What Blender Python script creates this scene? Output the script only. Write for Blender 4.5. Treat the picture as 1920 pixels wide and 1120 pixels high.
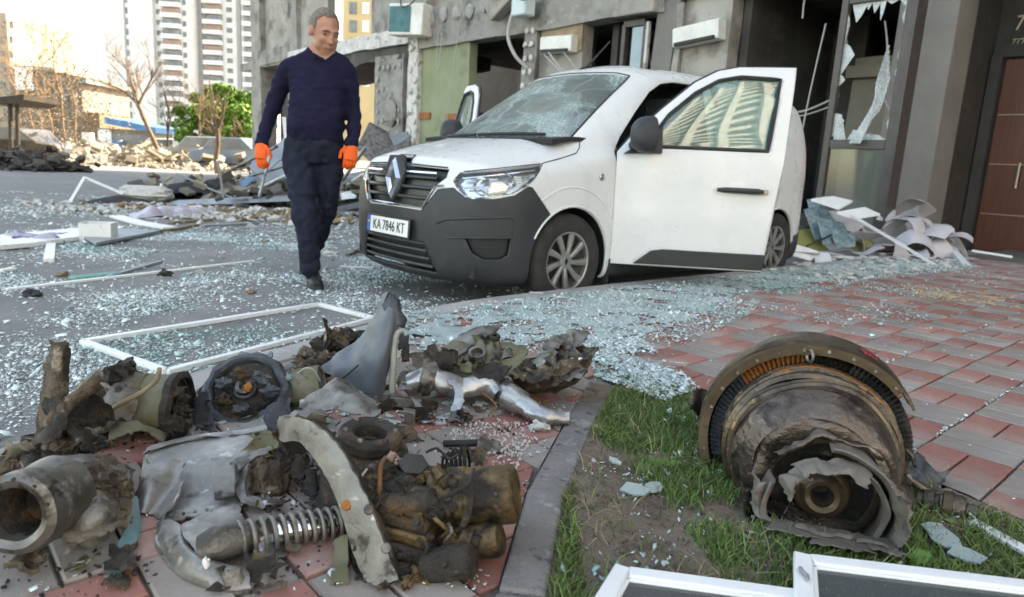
import bpy, bmesh, math, random
import numpy as np
from mathutils import Vector, Matrix, noise as mn
for o in list(bpy.data.objects): bpy.data.objects.remove(o)
S = bpy.context.scene
COL = S.collection
rnd = random.Random(7)
RAD = math.radians
# ---------------------------------------------------------------- camera
CAM_H, PITCH, ROLL, FPX = 0.90, RAD(10.85), RAD(3.257), 1284.1
cd = bpy.data.cameras.new('camera'); cam = bpy.data.objects.new('camera', cd); COL.objects.link(cam)
cd.sensor_width = 36.0; cd.lens = 36.0*FPX/1920.0; cd.clip_start = .05; cd.clip_end = 3000
cam.matrix_world = Matrix.Translation((0,0,CAM_H)) @ Matrix.Rotation(math.pi/2-PITCH,4,'X') @ Matrix.Rotation(ROLL,4,'Z')
cd.dof.use_dof = True; cd.dof.focus_distance = 2.0; cd.dof.aperture_fstop = 4.5
S.camera = cam
# ---------------------------------------------------------------- world, sun, exposure
SUN_EL = RAD(38); SUN_AZ = Vector((.80,.60)).normalized()
w = bpy.data.worlds.new('World'); S.world = w; w.use_nodes = True
nt = w.node_tree; sky = nt.nodes.new('ShaderNodeTexSky'); sky.sky_type = 'NISHITA'; sky.sun_disc = False
sky.sun_elevation = SUN_EL; sky.sun_rotation = math.atan2(SUN_AZ.x, SUN_AZ.y)
sky.air_density = 1.0; sky.dust_density = 1.5; sky.ozone_density = .4
bg = nt.nodes['Background']; bg.inputs['Strength'].default_value = .15
nt.links.new(sky.outputs[0], bg.inputs[0])
sl = bpy.data.lights.new('sun','SUN'); sl.energy = 4.2; sl.angle = RAD(.53); sl.color = (1,.95,.88)
so = bpy.data.objects.new('sun', sl); COL.objects.link(so)
sd = Vector((SUN_AZ.x*math.cos(SUN_EL), SUN_AZ.y*math.cos(SUN_EL), math.sin(SUN_EL)))
so.rotation_euler = sd.to_track_quat('Z','Y').to_euler(); so.location = (30,30,60)
vs = S.view_settings; vs.view_transform = 'Standard'; vs.look = 'None'; vs.exposure = 2.5; vs.gamma = 1; vs.use_curve_mapping = False
vs.use_white_balance = True; vs.white_balance_temperature = 8900; vs.white_balance_tint = 10
S.render.engine = 'CYCLES'
# ---------------------------------------------------------------- places
_fw = Vector((0,math.cos(PITCH),-math.sin(PITCH))); _r0 = Vector((1,0,0)); _u0 = _r0.cross(_fw)
_rt = _r0*math.cos(ROLL)+_u0*math.sin(ROLL); _up = _u0*math.cos(ROLL)-_r0*math.sin(ROLL)
def ray(u,v): return _fw+_rt*((u-960)/FPX)+_up*((560-v)/FPX)
def at(u,v,Y):                       # survey point of the photograph at distance Y
    d = ray(u,v); return Vector((0,0,CAM_H))+d*(Y/d.y)
def gr(u,v,z=0.0):                   # survey point on a level z
    d = ray(u,v); return Vector((0,0,CAM_H))+d*((z-CAM_H)/d.z)
AV = Vector((-.668,.744,0)); NV = Vector((.744,.668,0))   # along the facade / into the building
def W(a,n,z): return AV*a+NV*n+Vector((0,0,z))
PZ = .15                             # pavement level above the asphalt
# ---------------------------------------------------------------- materials
MATS = {}
def nd(t, ty, **kw):
    n = t.nodes.new(ty)
    for k,v in kw.items():
        if k in n.inputs: n.inputs[k].default_value = v
        else: setattr(n,k,v)
    return n
def c4(c): return (c[0],c[1],c[2],1)
def mat(name, c1, c2=None, sc=6, rough=.6, metal=0., bump=0., bsc=40, c3=None, sc3=3, t3=.55, w3=.12, c4_=None, sc4=9, t4=.6, w4=.1,
        rvar=.12, island=0., alpha=1., trans=0., ior=1.45, spec=.5, det=8, stretch=(1,1,1), emis=None, coat=0., bdist=.02, lo=.38, hi=.62, m3=None, bump2=0., bsc2=8):
    if name in MATS: return MATS[name]
    m = bpy.data.materials.new(name); m.use_nodes = True; MATS[name] = m
    t = m.node_tree; L = t.links.new; b = t.nodes['Principled BSDF']
    b.inputs['Metallic'].default_value = metal; b.inputs['Roughness'].default_value = rough
    b.inputs['Specular IOR Level'].default_value = spec; b.inputs['IOR'].default_value = ior
    b.inputs['Transmission Weight'].default_value = trans; b.inputs['Alpha'].default_value = alpha
    b.inputs['Coat Weight'].default_value = coat; b.inputs['Coat Roughness'].default_value = .08
    tc = nd(t,'ShaderNodeTexCoord'); mp = nd(t,'ShaderNodeMapping'); mp.inputs['Scale'].default_value = stretch
    L(tc.outputs['Object'], mp.inputs['Vector']); V = mp.outputs[0]
    def nz(scale, d=det, r=.6):
        n = nd(t,'ShaderNodeTexNoise'); n.inputs['Scale'].default_value = scale; n.inputs['Detail'].default_value = d
        n.inputs['Roughness'].default_value = r; L(V, n.inputs['Vector']); return n.outputs['Fac']
    def ramp(fac, a, bb):
        r = nd(t,'ShaderNodeMapRange'); r.inputs['From Min'].default_value = a; r.inputs['From Max'].default_value = bb; r.clamp = True
        L(fac, r.inputs['Value']); return r.outputs[0]
    def mix(fac, A, B):
        x = nd(t,'ShaderNodeMix', data_type='RGBA'); L(fac, x.inputs[0])
        for s,i in ((A,6),(B,7)):
            if isinstance(s,(tuple,list)): x.inputs[i].default_value = c4(s)
            else: L(s, x.inputs[i])
        return x.outputs[2]
    cur = c1
    if c2 is not None: cur = mix(ramp(nz(sc),lo,hi), c1, c2)
    if c3 is not None:
        f3 = ramp(nz(sc3),t3,t3+w3); cur = mix(f3, cur, c3)
        if m3 is not None:
            mm = nd(t,'ShaderNodeMapRange'); mm.inputs['To Min'].default_value = metal; mm.inputs['To Max'].default_value = m3; L(f3, mm.inputs['Value']); L(mm.outputs[0], b.inputs['Metallic'])
    if c4_ is not None: cur = mix(ramp(nz(sc4),t4,t4+w4), cur, c4_)
    if island:
        g = nd(t,'ShaderNodeNewGeometry'); oi = nd(t,'ShaderNodeObjectInfo'); ad = nd(t,'ShaderNodeMath', operation='ADD'); fr = nd(t,'ShaderNodeMath', operation='FRACT')
        L(g.outputs['Random Per Island'], ad.inputs[0]); L(oi.outputs['Random'], ad.inputs[1]); L(ad.outputs[0], fr.inputs[0])
        mr = nd(t,'ShaderNodeMapRange'); mr.inputs['To Min'].default_value = 1-island; mr.inputs['To Max'].default_value = 1+island; L(fr.outputs[0], mr.inputs['Value'])
        hs = nd(t,'ShaderNodeHueSaturation'); L(mr.outputs[0], hs.inputs['Value'])
        if isinstance(cur,(tuple,list)): hs.inputs['Color'].default_value = c4(cur)
        else: L(cur, hs.inputs['Color'])
        cur = hs.outputs[0]
    if isinstance(cur,(tuple,list)): b.inputs['Base Color'].default_value = c4(cur)
    else: L(cur, b.inputs['Base Color'])
    if rvar:
        rr = nd(t,'ShaderNodeMapRange'); rr.inputs['From Min'].default_value = .3; rr.inputs['From Max'].default_value = .7
        rr.inputs['To Min'].default_value = max(.02,rough-rvar); rr.inputs['To Max'].default_value = min(1,rough+rvar)
        L(nz(sc*2.3+1), rr.inputs['Value']); L(rr.outputs[0], b.inputs['Roughness'])
    if bump:
        bp = nd(t,'ShaderNodeBump'); bp.inputs['Strength'].default_value = bump; bp.inputs['Distance'].default_value = bdist
        L(nz(bsc,6), bp.inputs['Height']); last = bp
        if bump2:
            b2 = nd(t,'ShaderNodeBump'); b2.inputs['Strength'].default_value = bump2; b2.inputs['Distance'].default_value = bdist*3
            L(nz(bsc2,4), b2.inputs['Height']); L(bp.outputs[0], b2.inputs['Normal']); last = b2
        L(last.outputs[0], b.inputs['Normal'])
    if emis: b.inputs['Emission Color'].default_value = c4(emis[0]); b.inputs['Emission Strength'].default_value = emis[1]
    return m
# ---------------------------------------------------------------- mesh builder
def frame(o, z=(0,0,1), x=None):
    z = Vector(z).normalized(); x = Vector(x) if x is not None else (Vector((1,0,0)) if abs(z.x)<.9 else Vector((0,1,0)))
    x = (x-z*x.dot(z)).normalized(); y = z.cross(x)
    m = Matrix((x,y,z)).transposed().to_4x4(); m.translation = Vector(o); return m
class MB:
    def __init__(s): s.v=[]; s.f=[]; s.mi=[]
    def add(s, vs, fs, mi=0):
        o=len(s.v); s.v += [tuple(x) for x in vs]; s.f += [tuple(i+o for i in q) for q in fs]; s.mi += [mi]*len(fs); return s
    def box(s, c, d, M=None, mi=0):
        x,y,z=d[0]/2,d[1]/2,d[2]/2; c=Vector(c)
        p=[Vector((sx*x,sy*y,sz*z))+c for sz in(-1,1) for sy in(-1,1) for sx in(-1,1)]
        if M is not None: p=[M@q for q in p]
        return s.add(p,[(0,2,3,1),(4,5,7,6),(0,1,5,4),(2,6,7,3),(0,4,6,2),(1,3,7,5)],mi)
    def beam(s, a, b, w, h, up=(0,0,1), mi=0):
        a=Vector(a); b=Vector(b); d=b-a; y=d.normalized(); u=Vector(up); u=(u-y*u.dot(y))
        if u.length<1e-5: u=Vector((1,0,0))
        u.normalize(); x=y.cross(u)
        m=Matrix((x,y,u)).transposed().to_4x4(); m.translation=(a+b)/2
        return s.box((0,0,0),(w,d.length,h),m,mi)
    def loft(s, rings, closed=True, caps=True, mi=0, flip=False):
        n=len(rings[0]); vs=[p for r in rings for p in r]; fs=[]
        for i in range(len(rings)-1):
            for j in range(n if closed else n-1):
                k=(j+1)%n; q=(i*n+j,i*n+k,(i+1)*n+k,(i+1)*n+j); fs.append(q[::-1] if flip else q)
        if caps and closed:
            a=tuple(range(n))[::-1]; b=tuple((len(rings)-1)*n+j for j in range(n))
            fs += [a[::-1],b[::-1]] if flip else [a,b]
        return s.add(vs,fs,mi)
    def tube(s, path, r, n=8, caps=True, mi=0, sq=1.0):
        P=[Vector(p) for p in path]; rings=[]; N=len(P); rs=r if isinstance(r,(list,tuple)) else [r]*N
        t=(P[1]-P[0]).normalized(); u=t.orthogonal().normalized()
        for i in range(N):
            tt=((P[min(i+1,N-1)]-P[max(i-1,0)])).normalized(); u=(u-tt*u.dot(tt))
            u = u.normalized() if u.length>1e-6 else tt.orthogonal().normalized(); v=tt.cross(u)
            rings.append([P[i]+(u*math.cos(2*math.pi*j/n)+v*math.sin(2*math.pi*j/n)*sq)*rs[i] for j in range(n)])
        return s.loft(rings,True,caps,mi)
    def lathe(s, prof, n=32, M=None, a0=0, a1=2*math.pi, mi=0, wob=0, seed=0, wf=3.):
        full=abs(a1-a0-2*math.pi)<1e-4; m=n if full else n+1; rings=[]
        for k,(r,z) in enumerate(prof):
            ring=[]
            for j in range(m):
                a=a0+(a1-a0)*j/n; q=Vector((math.cos(a),math.sin(a),0))
                rr=r*(1+wob*mn.noise(Vector((q.x*wf*.5+seed,q.y*wf*.5,z*wf*4)))) if wob else r
                p=q*rr; p.z=z+(wob*r*.6*mn.noise(Vector((q.x*wf+seed+9,q.y*wf,z*wf*3))) if wob else 0)
                ring.append(M@p if M is not None else p)
            rings.append(ring)
        return s.loft(rings,full,False,mi)
    def prism(s, poly, t, M=None, mi=0):
        n=len(poly); A=[Vector((x,y,0)) for x,y in poly]; B=[Vector((x,y,t)) for x,y in poly]
        vs=A+B
        if M is not None: vs=[M@p for p in vs]
        fs=[tuple(range(n))[::-1],tuple(range(n,2*n))]+[(j,(j+1)%n,n+(j+1)%n,n+j) for j in range(n)]
        return s.add(vs,fs,mi)
    def slab3(s, pts, off, mi=0):          # polygon in space given thickness by an offset vector
        n=len(pts); A=[Vector(p) for p in pts]; B=[p+Vector(off) for p in A]
        return s.add(A+B,[tuple(range(n)),tuple(range(n,2*n))[::-1]]+[(j,n+j,n+(j+1)%n,(j+1)%n) for j in range(n)],mi)
    def grid(s, nu, nv, fn, mi=0, keep=None):
        vs=[fn(i/nu,j/nv) for i in range(nu+1) for j in range(nv+1)]
        fs=[]
        for i in range(nu):
            for j in range(nv):
                if keep is None or keep((i+.5)/nu,(j+.5)/nv): fs.append((i*(nv+1)+j,(i+1)*(nv+1)+j,(i+1)*(nv+1)+j+1,i*(nv+1)+j+1))
        return s.add(vs,fs,mi)
    def blob(s, c, r, seed=0, amp=.3, n=8, fr=1.6, mi=0, M=None):
        c=Vector(c); r=Vector(r) if not isinstance(r,(int,float)) else Vector((r,r,r)); rings=[]
        for i in range(n+1):
            th=math.pi*i/n; ring=[]
            for j in range(2*n):
                ph=math.pi*j/n; d=Vector((math.sin(th)*math.cos(ph),math.sin(th)*math.sin(ph),math.cos(th)))
                k=1+amp*mn.noise(d*fr+Vector((seed*3.7,seed*1.3,0)))*1.6
                p=Vector((d.x*r.x,d.y*r.y,d.z*r.z))*k
                ring.append((M@p if M is not None else p)+c)
            rings.append(ring)
        return s.loft(rings,True,False,mi,flip=True)
    def rag(s, amt, fr, seed=0):           # crumple what has been added
        o=Vector((seed*7.1,seed*3.3,seed*1.7))
        s.v=[tuple(Vector(p)+mn.noise_vector(Vector(p)*fr+o)*amt) for p in s.v]; return s
    def build(s, name, mats, parent=None, smooth=True, bevel=0, bseg=2, solid=0, sub=0, soff=0, sharp=40, top=None, weld=0):
        me=bpy.data.meshes.new(name); me.from_pydata(s.v,[],s.f)
        ms=mats if isinstance(mats,(list,tuple)) else [mats]
        for m in ms: me.materials.append(m)
        if len(ms)>1: me.polygons.foreach_set('material_index', s.mi)
        if weld or smooth:
            bm=bmesh.new(); bm.from_mesh(me)
            if weld: bmesh.ops.remove_doubles(bm, verts=bm.verts, dist=weld)
            bmesh.ops.recalc_face_normals(bm, faces=bm.faces)
            if smooth:
                for f in bm.faces: f.smooth=True
                for e in bm.edges:
                    if len(e.link_faces)==2 and e.calc_face_angle(0)>RAD(sharp): e.smooth=False
            bm.to_mesh(me); bm.free()
        me.update()
        o=bpy.data.objects.new(name,me); COL.objects.link(o)
        if parent: o.parent=parent
        if sub: q=o.modifiers.new('sub','SUBSURF'); q.levels=q.render_levels=sub
        if solid: q=o.modifiers.new('solid','SOLIDIFY'); q.thickness=solid; q.offset=soff; q=o.modifiers.new('edges','EDGE_SPLIT'); q.split_angle=RAD(48)
        if bevel: q=o.modifiers.new('bevel','BEVEL'); q.width=bevel; q.segments=bseg; q.limit_method='ANGLE'; q.angle_limit=RAD(35)
        return o
def tag(o, label, cat, group=None, kind=None):
    if label: o['label']=label
    if cat: o['category']=cat
    if group: o['group']=group
    if kind: o['kind']=kind
    return o
def empty(name, loc=(0,0,0), rot=(0,0,0), scale=1):
    o=bpy.data.objects.new(name,None); COL.objects.link(o); o.location=loc; o.rotation_euler=rot; o.scale=(scale,)*3; o.empty_display_size=.2; return o
def root(name, label, cat, loc=(0,0,0), group=None):   # an Empty at a thing's base whose parts are authored in world space
    o=empty(name,loc); tag(o,label,cat,group); return o
def adopt(o, r):                      # parent keeping world-space authoring
    o.parent=r; o.matrix_parent_inverse=Matrix.Translation(r.location).inverted(); return o
def struct(o): o['kind']='structure'; return o
def copy_tree(o, parent=None):
    c=o.copy(); COL.objects.link(c); c.parent=parent
    for ch in list(o.children): copy_tree(ch,c)
    return c
def evalmesh(o, name):
    dg=bpy.context.evaluated_depsgraph_get(); me=bpy.data.meshes.new_from_object(o.evaluated_get(dg)); me.name=name; return me
def text_mesh(txt, size, ext, name, m, M, parent=None, shear=0, align='CENTER', sx=1):
    cu=bpy.data.curves.new(name,'FONT'); cu.body=txt; cu.size=size; cu.extrude=ext; cu.align_x=align; cu.align_y='CENTER'; cu.shear=shear; cu.resolution_u=3
    t=bpy.data.objects.new(name,cu); COL.objects.link(t); me=evalmesh(t,name); bpy.data.objects.remove(t)
    me.materials.clear(); me.materials.append(m)
    o=bpy.data.objects.new(name,me); COL.objects.link(o); o.parent=parent
    me.transform(M@Matrix.Diagonal((sx,1,1,1))); return o
def arc(c, r, a0, a1, n, ax=(1,0,0), ay=(0,0,1)):
    c=Vector(c); ax=Vector(ax); ay=Vector(ay); return [c+ax*r*math.cos(a0+(a1-a0)*i/n)+ay*r*math.sin(a0+(a1-a0)*i/n) for i in range(n+1)]
def spline(pts, n=6):
    P=[Vector(p) for p in pts]; out=[]
    for i in range(len(P)-1):
        p0=P[max(i-1,0)];p1=P[i];p2=P[i+1];p3=P[min(i+2,len(P)-1)]
        for k in range(n):
            t=k/n; out.append(.5*((2*p1)+(p2-p0)*t+(2*p0-5*p1+4*p2-p3)*t*t+(3*p1-p0-3*p2+p3)*t**3))
    out.append(P[-1]); return out
# ================================================================ ground, kerbs, pavers
M_asph = mat('asphalt',(.155,.150,.145),(.23,.222,.212),sc=3,rough=.9,bump=.5,bsc=260,bdist=.006,c3=(.27,.25,.225),sc3=.6,t3=.5,w3=.25,c4_=(.26,.25,.235),sc4=75,t4=.58,w4=.08,lo=.3,hi=.7)
M_conc = mat('kerb concrete',(.40,.385,.36),(.30,.285,.27),sc=5,rough=.9,bump=.45,bsc=120,bdist=.006,c3=(.42,.41,.40),sc3=2.2,t3=.55,c4_=(.15,.145,.14),sc4=14,t4=.66,island=.08)
M_concd = mat('border stone concrete',(.25,.23,.215),(.17,.155,.145),sc=7,rough=.95,bump=.9,bsc=190,bdist=.008,c3=(.36,.345,.33),sc3=14,t3=.55,c4_=(.10,.09,.082),sc4=22,t4=.6,w4=.06,bump2=.5,bsc2=30,island=.1)
M_red = mat('red paver',(.35,.15,.118),(.27,.115,.092),sc=9,rough=.9,bump=.5,bsc=220,bdist=.004,c3=(.36,.245,.21),sc3=3.5,t3=.47,w3=.2,c4_=(.42,.36,.33),sc4=60,t4=.68,w4=.06,island=.16)
M_gry = mat('grey paver',(.285,.240,.210),(.21,.177,.155),sc=9,rough=.92,bump=.5,bsc=220,bdist=.004,c3=(.33,.285,.255),sc3=3.5,t3=.46,w3=.2,c4_=(.40,.38,.36),sc4=60,t4=.68,w4=.06,island=.13)
M_sand = mat('joint sand',(.10,.09,.08),(.16,.147,.135),sc=25,rough=1,bump=.4,bsc=200)
M_soil = mat('soil',(.15,.11,.08),(.22,.17,.13),sc=7,rough=1,bump=1,bsc=90,bdist=.012,c3=(.09,.065,.05),sc3=12,t3=.55,bump2=.6,bsc2=25)

g=MB(); g.add([(-700,-300,0),(700,-300,0),(700,900,0),(-700,900,0)],[(0,1,2,3)])
struct(g.build('asphalt_ground',M_asph,smooth=False))
# kerb line between asphalt and pavement (outer edge)
KERB=[(-1.36,.1),(-1.32,.9),(-1.236,1.571),(-1.157,1.97),(-1.02,2.37),(-.74,2.917),(-.50,3.40),(-.20,3.82)]+[tuple(W(a,n,0).xy) for a,n in ((3.0,3.18),(3.01,3.8),(2.99,4.4),(2.98,5.2),(2.98,6.5),(2.99,7.8),(3.0,9.0))]
kp=spline([(x,y,0) for x,y in KERB],8)
def offs(path,d):
    out=[]
    for i,p in enumerate(path):
        t=(path[min(i+1,len(path)-1)]-path[max(i-1,0)]).normalized(); out.append(p+Vector((t.y,-t.x,0))*d)
    return out
ki=offs(kp,.15)
# sheet of the pavement bed
bed=MB(); poly=[Vector((p.x,p.y,PZ-.013)) for p in offs(kp,.06)]
far=[W(14,9.2,PZ-.013),W(14,16,PZ-.013),W(-20,16,PZ-.013),Vector((14,-2,PZ-.013)),Vector((-1.5,-2,PZ-.013))]
poly2=poly+[W(2.6,9.2,PZ-.013)]+far[0:0]+[W(2.6,16,PZ-.013),W(-16,16,PZ-.013),Vector((14,-2,PZ-.013)),Vector((-1.45,-2,PZ-.013))]
bed.add(poly2,[tuple(range(len(poly2)))[::-1]])
pavement=struct(bed.build('pavement',M_sand,smooth=False))
# kerb stones
kerb=struct(empty('kerb'))
cum=[0]
for i in range(1,len(kp)): cum.append(cum[-1]+(kp[i]-kp[i-1]).length)
def kat(path,s):
    for i in range(1,len(cum)):
        if cum[i]>=s: 
            t=(s-cum[i-1])/(cum[i]-cum[i-1]); return path[i-1].lerp(path[i],t)
    return path[-1]
s=.3
while s<cum[-1]-.02:
    L=min(.75,cum[-1]-s); m=MB(); n=5; rings=[]
    zt=PZ+.004+rnd.uniform(-.002,.003)
    for i in range(n+1):
        q=s+.003+(L-.006)*i/n; a=kat(kp,q); b=kat(ki,q)
        rings.append([Vector((a.x,a.y,-.05)),Vector((a.x,a.y,zt)),Vector((b.x,b.y,zt)),Vector((b.x,b.y,-.05))])
    m.loft(rings); m.build('kerb_stone',M_conc,kerb,bevel=.008,sharp=30); s+=L
# border stones of the grass bed
def border(pts, wd, ln, zt):
    r=struct(empty('bed_border')); P=[Vector((x,y,0)) for x,y in pts]
    for i in range(len(P)-1):
        d=P[i+1]-P[i]; k=max(1,round(d.length/ln)); u=d.normalized(); nrm=Vector((u.y,-u.x,0))
        for j in range(k):
            a=P[i]+d*(j/k)+u*.003; b=P[i]+d*((j+1)/k)-u*.003
            a=a+nrm*rnd.uniform(-.006,.006); m=MB(); z=zt+rnd.uniform(-.006,.006)
            m.box((0,0,0),(wd,(b-a).length,.12),Matrix.Translation(((a+b)/2+Vector((0,0,z-.06))))@frame((0,0,0),(0,0,1),nrm).to_3x3().to_4x4()@Matrix.Rotation(rnd.uniform(-.012,.012),4,'X'))
            m.build('border_stone',M_concd,r,bevel=.007)
    return r
BW=.085
GL=[(-0.005, 0.633), (0.045, 1.095), (0.103, 1.5), (0.214, 1.925), (0.361, 2.44)]      # stone centreline on the left of the grass
border(GL,BW,.48,PZ+.012)
GR_=[(0.375, 2.526), (0.664, 2.349), (1.116, 1.645), (1.464, 0.994), (1.762, 0.361)]
border(GR_,.07,.62,PZ+.006)
GPOLY=[(-0.063, 0.181), (-0.005, 1.095), (0.056, 1.518), (0.169, 1.952), (0.316, 2.521), (0.38, 2.575), (0.696, 2.367), (1.157, 1.654), (1.5, 1.012), (1.807, 0.316)]
GRASS=[(0.09, 0.633), (0.099, 1.095), (0.152, 1.491), (0.262, 1.907), (0.403, 2.404), (0.443, 2.44), (0.646, 2.318), (1.084, 1.626), (1.428, 0.976), (1.717, 0.361), (0.09, 0.361)]
def inpoly(x,y,P):
    c=False; j=len(P)-1
    for i in range(len(P)):
        if (P[i][1]>y)!=(P[j][1]>y) and x<(P[j][0]-P[i][0])*(y-P[i][1])/(P[j][1]-P[i][1])+P[i][0]: c=not c
        j=i
    return c
def soil_z(x,y): return PZ+.006+.014*mn.noise(Vector((x*3,y*3,1)))+.008*mn.noise(Vector((x*11,y*11,5)))
sm=MB(); sm.grid(90,110,lambda u,v:Vector((-.04+u*2.01,.3+v*2.35,soil_z(-.04+u*2.01,.3+v*2.35))),keep=lambda u,v:inpoly(-.04+u*2.01,.3+v*2.35,GPOLY) and (inpoly(-.04+u*2.01-.03,.3+v*2.35,GPOLY) and inpoly(-.04+u*2.01+.03,.3+v*2.35,GPOLY)))
struct(sm.build('soil_bed',M_soil))
# basket-weave pavers: red pairs along n, grey pairs across
BK=.225; A0=.615-44*BK; N0=2.515-44*BK
kpoly=[(p.x,p.y) for p in offs(kp,.158)]+[(9,12.5),(14,-2),(-1.1,-2)]
def brickmesh(name,m):
    b=MB(); x,y=BK/4-.003,BK/2-.003; c=.004
    lo=[(-x,-y,-.05),(x,-y,-.05),(x,y,-.05),(-x,y,-.05)]; mi_=[(-x,-y,-c),(x,-y,-c),(x,y,-c),(-x,y,-c)]; hi=[(-x+c,-y+c,0),(x-c,-y+c,0),(x-c,y-c,0),(-x+c,y-c,0)]
    f=[(8,9,10,11)]
    for k in range(4):
        l=(k+1)%4; f+=[(k,l,4+l,4+k),(4+k,4+l,8+l,8+k)]
    b.add(lo+mi_+hi,f); return b
bR=brickmesh('paver',M_red).build('paver',M_red,pavement,smooth=False); bG=brickmesh('paver',M_gry).build('paver',M_gry,pavement,smooth=False)
ang=math.atan2(NV.y,NV.x)
GB_IN=[(GL[i][0]-BW/2-.004,GL[i][1]) for i in range(len(GL))]
CUTS=[]
def cutline(pts,sgn,reach):
    for i in range(len(pts)-1):
        a=Vector((pts[i][0],pts[i][1],0)); b=Vector((pts[i+1][0],pts[i+1][1],0)); u=(b-a).normalized(); CUTS.append((a,b,u,Vector((u.y,-u.x,0))*sgn,reach))
ko=offs(kp,.157); cutline([(p.x,p.y) for p in ko[::3]],1,.3)
cutline([(x-BW/2-.003,y) for x,y in GL]+[(GL[-1][0]+.01,GL[-1][1]+.10)],-1,.12)
gro=[Vector((x,y,0)) for x,y in GR_]; gro=offs(gro,-.040); cutline([(p.x,p.y) for p in gro],-1,.12)
cands=[]
hx,hy=BK/4-.003,BK/2-.003
for i in range(0,110):
    for j in range(0,125):
        a=A0+i*BK+BK/2; n=N0+j*BK+BK/2; c=W(a,n,0)
        if c.y<.7 or c.y>11.5 or c.x<-1.8 or c.x>10: continue
        red=(i+j)%2==1
        for k in (-1,1):
            if red: p=W(a+k*BK/4,n,0); th=ang-math.pi/2
            else: p=W(a,n+k*BK/4,0); th=ang
            if n>9.6 or abs(p.x)>p.y*.80+.2: continue
            cs=[p+Vector((math.cos(th)*x-math.sin(th)*y,math.sin(th)*x+math.cos(th)*y,0)) for x,y in ((-hx,-hy),(hx,-hy),(hx,hy),(-hx,hy))]
            ins=[inpoly(q.x,q.y,kpoly) and not inpoly(q.x,q.y,GPOLY) for q in cs+[p]]
            if not any(ins): continue
            cl=None
            if not all(ins):
                cl=[]
                for (A,B_,u,nn,reach) in CUTS:
                    t=(p-A).dot(u); L=(B_-A).length
                    if -.06<t<L+.06 and abs((p-A).dot(nn))<.20: cl.append((A,nn))
                if not cl: continue
            cands.append((p.length,p.x,p.y,th,red,cl))
cands.sort(key=lambda c:c[0])
def brick_pose(x,y,th):
    z=PZ+rnd.uniform(-.003,.003)
    return Matrix.Translation((x,y,z))@Matrix.Rotation(th+rnd.uniform(-.008,.008),4,'Z')@Matrix.Rotation(rnd.uniform(-.008,.008),4,'X')@Matrix.Rotation(rnd.uniform(-.01,.01),4,'Y')
# the 300 that show largest, leaving out the ones the wreckage wholly covers
first={True:bR,False:bG}; used={True:False,False:False}; cnt=0; rest={True:MB(),False:MB()}
bv={r:([Vector(v.co) for v in first[r].data.vertices],[tuple(p.vertices) for p in first[r].data.polygons]) for r in (True,False)}
for d,x,y,th,red,cl in cands:
    mw=brick_pose(x,y,th)
    if cl:
        bm_=bmesh.new(); vs_=[bm_.verts.new(mw@v) for v in bv[red][0]]
        for f_ in bv[red][1]: bm_.faces.new([vs_[k] for k in f_])
        for A,nn in cl:
            r_=bmesh.ops.bisect_plane(bm_,geom=bm_.verts[:]+bm_.edges[:]+bm_.faces[:],plane_co=A,plane_no=nn,clear_inner=True)
            ed=[e for e in r_['geom_cut'] if isinstance(e,bmesh.types.BMEdge)]
            if ed: bmesh.ops.edgeloop_fill(bm_,edges=ed)
        if len(bm_.faces)<4 or sum(f.calc_area() for f in bm_.faces if f.normal.z>.9)<.0016: bm_.free(); continue
        if cnt<300 and y>.95:
            me=bpy.data.meshes.new('paver'); bm_.to_mesh(me); me.materials.append(M_red if red else M_gry); o=bpy.data.objects.new('paver',me); COL.objects.link(o); o.parent=pavement; cnt+=1
        else: 
            bm_.verts.index_update(); rest[red].add([v.co for v in bm_.verts],[tuple(v.index for v in f.verts) for f in bm_.faces])
        bm_.free()
    elif cnt<300 and y>.95:
        o=first[red] if not used[red] else first[red].copy()
        if used[red]: COL.objects.link(o)
        used[red]=True; o.matrix_world=mw; cnt+=1
    else: rest[red].add([mw@v for v in bv[red][0]],bv[red][1])
for red in (True,False):
    o=rest[red].build('distant_pavers',M_red if red else M_gry,pavement,smooth=False); o['kind']='stuff'
# ================================================================ the ruined block behind the van
M_ren = mat('grey render',(.20,.185,.17),(.17,.157,.145),sc=2,rough=.95,bump=.7,bsc=180,bdist=.006,c3=(.14,.13,.12),sc3=1.2,t3=.58,w3=.2)
M_plas = mat('dirty plaster',(.36,.34,.305),(.28,.262,.235),sc=1.5,rough=.95,bump=.4,bsc=40,c3=(.17,.155,.14),sc3=1.6,t3=.50,w3=.15,c4_=(.12,.11,.10),sc4=4,t4=.64,w4=.08)
M_cnc = mat('rough concrete',(.22,.21,.19),(.31,.295,.27),sc=2.5,rough=.95,bump=.7,bsc=30,c3=(.09,.083,.076),sc3=1.5,t3=.52,w3=.14,c4_=(.44,.43,.41),sc4=6,t4=.63,w4=.08)
M_whc = mat('flaked white plaster',(.62,.60,.57),(.48,.46,.44),sc=4,rough=.95,bump=.6,bsc=30,c3=(.28,.26,.24),sc3=5,t3=.58,w3=.05)
M_grn = mat('green painted plaster',(.215,.245,.145),(.26,.28,.175),sc=1.4,rough=.9,bump=.2,bsc=30,c3=(.15,.16,.11),sc3=1.6,t3=.55,w3=.2,c4_=(.40,.40,.32),sc4=9,t4=.66)
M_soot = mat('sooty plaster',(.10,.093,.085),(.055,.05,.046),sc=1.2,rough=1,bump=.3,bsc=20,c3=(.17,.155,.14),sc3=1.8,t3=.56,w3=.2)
M_beige = mat('beige inner wall',(.33,.30,.25),(.27,.245,.205),sc=1.3,rough=.95,bump=.3,bsc=30,c3=(.14,.13,.115),sc3=1.5,t3=.56,w3=.2)
M_dkwall = mat('dark brown cladding',(.045,.04,.037),(.035,.031,.029),sc=2,rough=.7,bump=.2,bsc=80)
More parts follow.
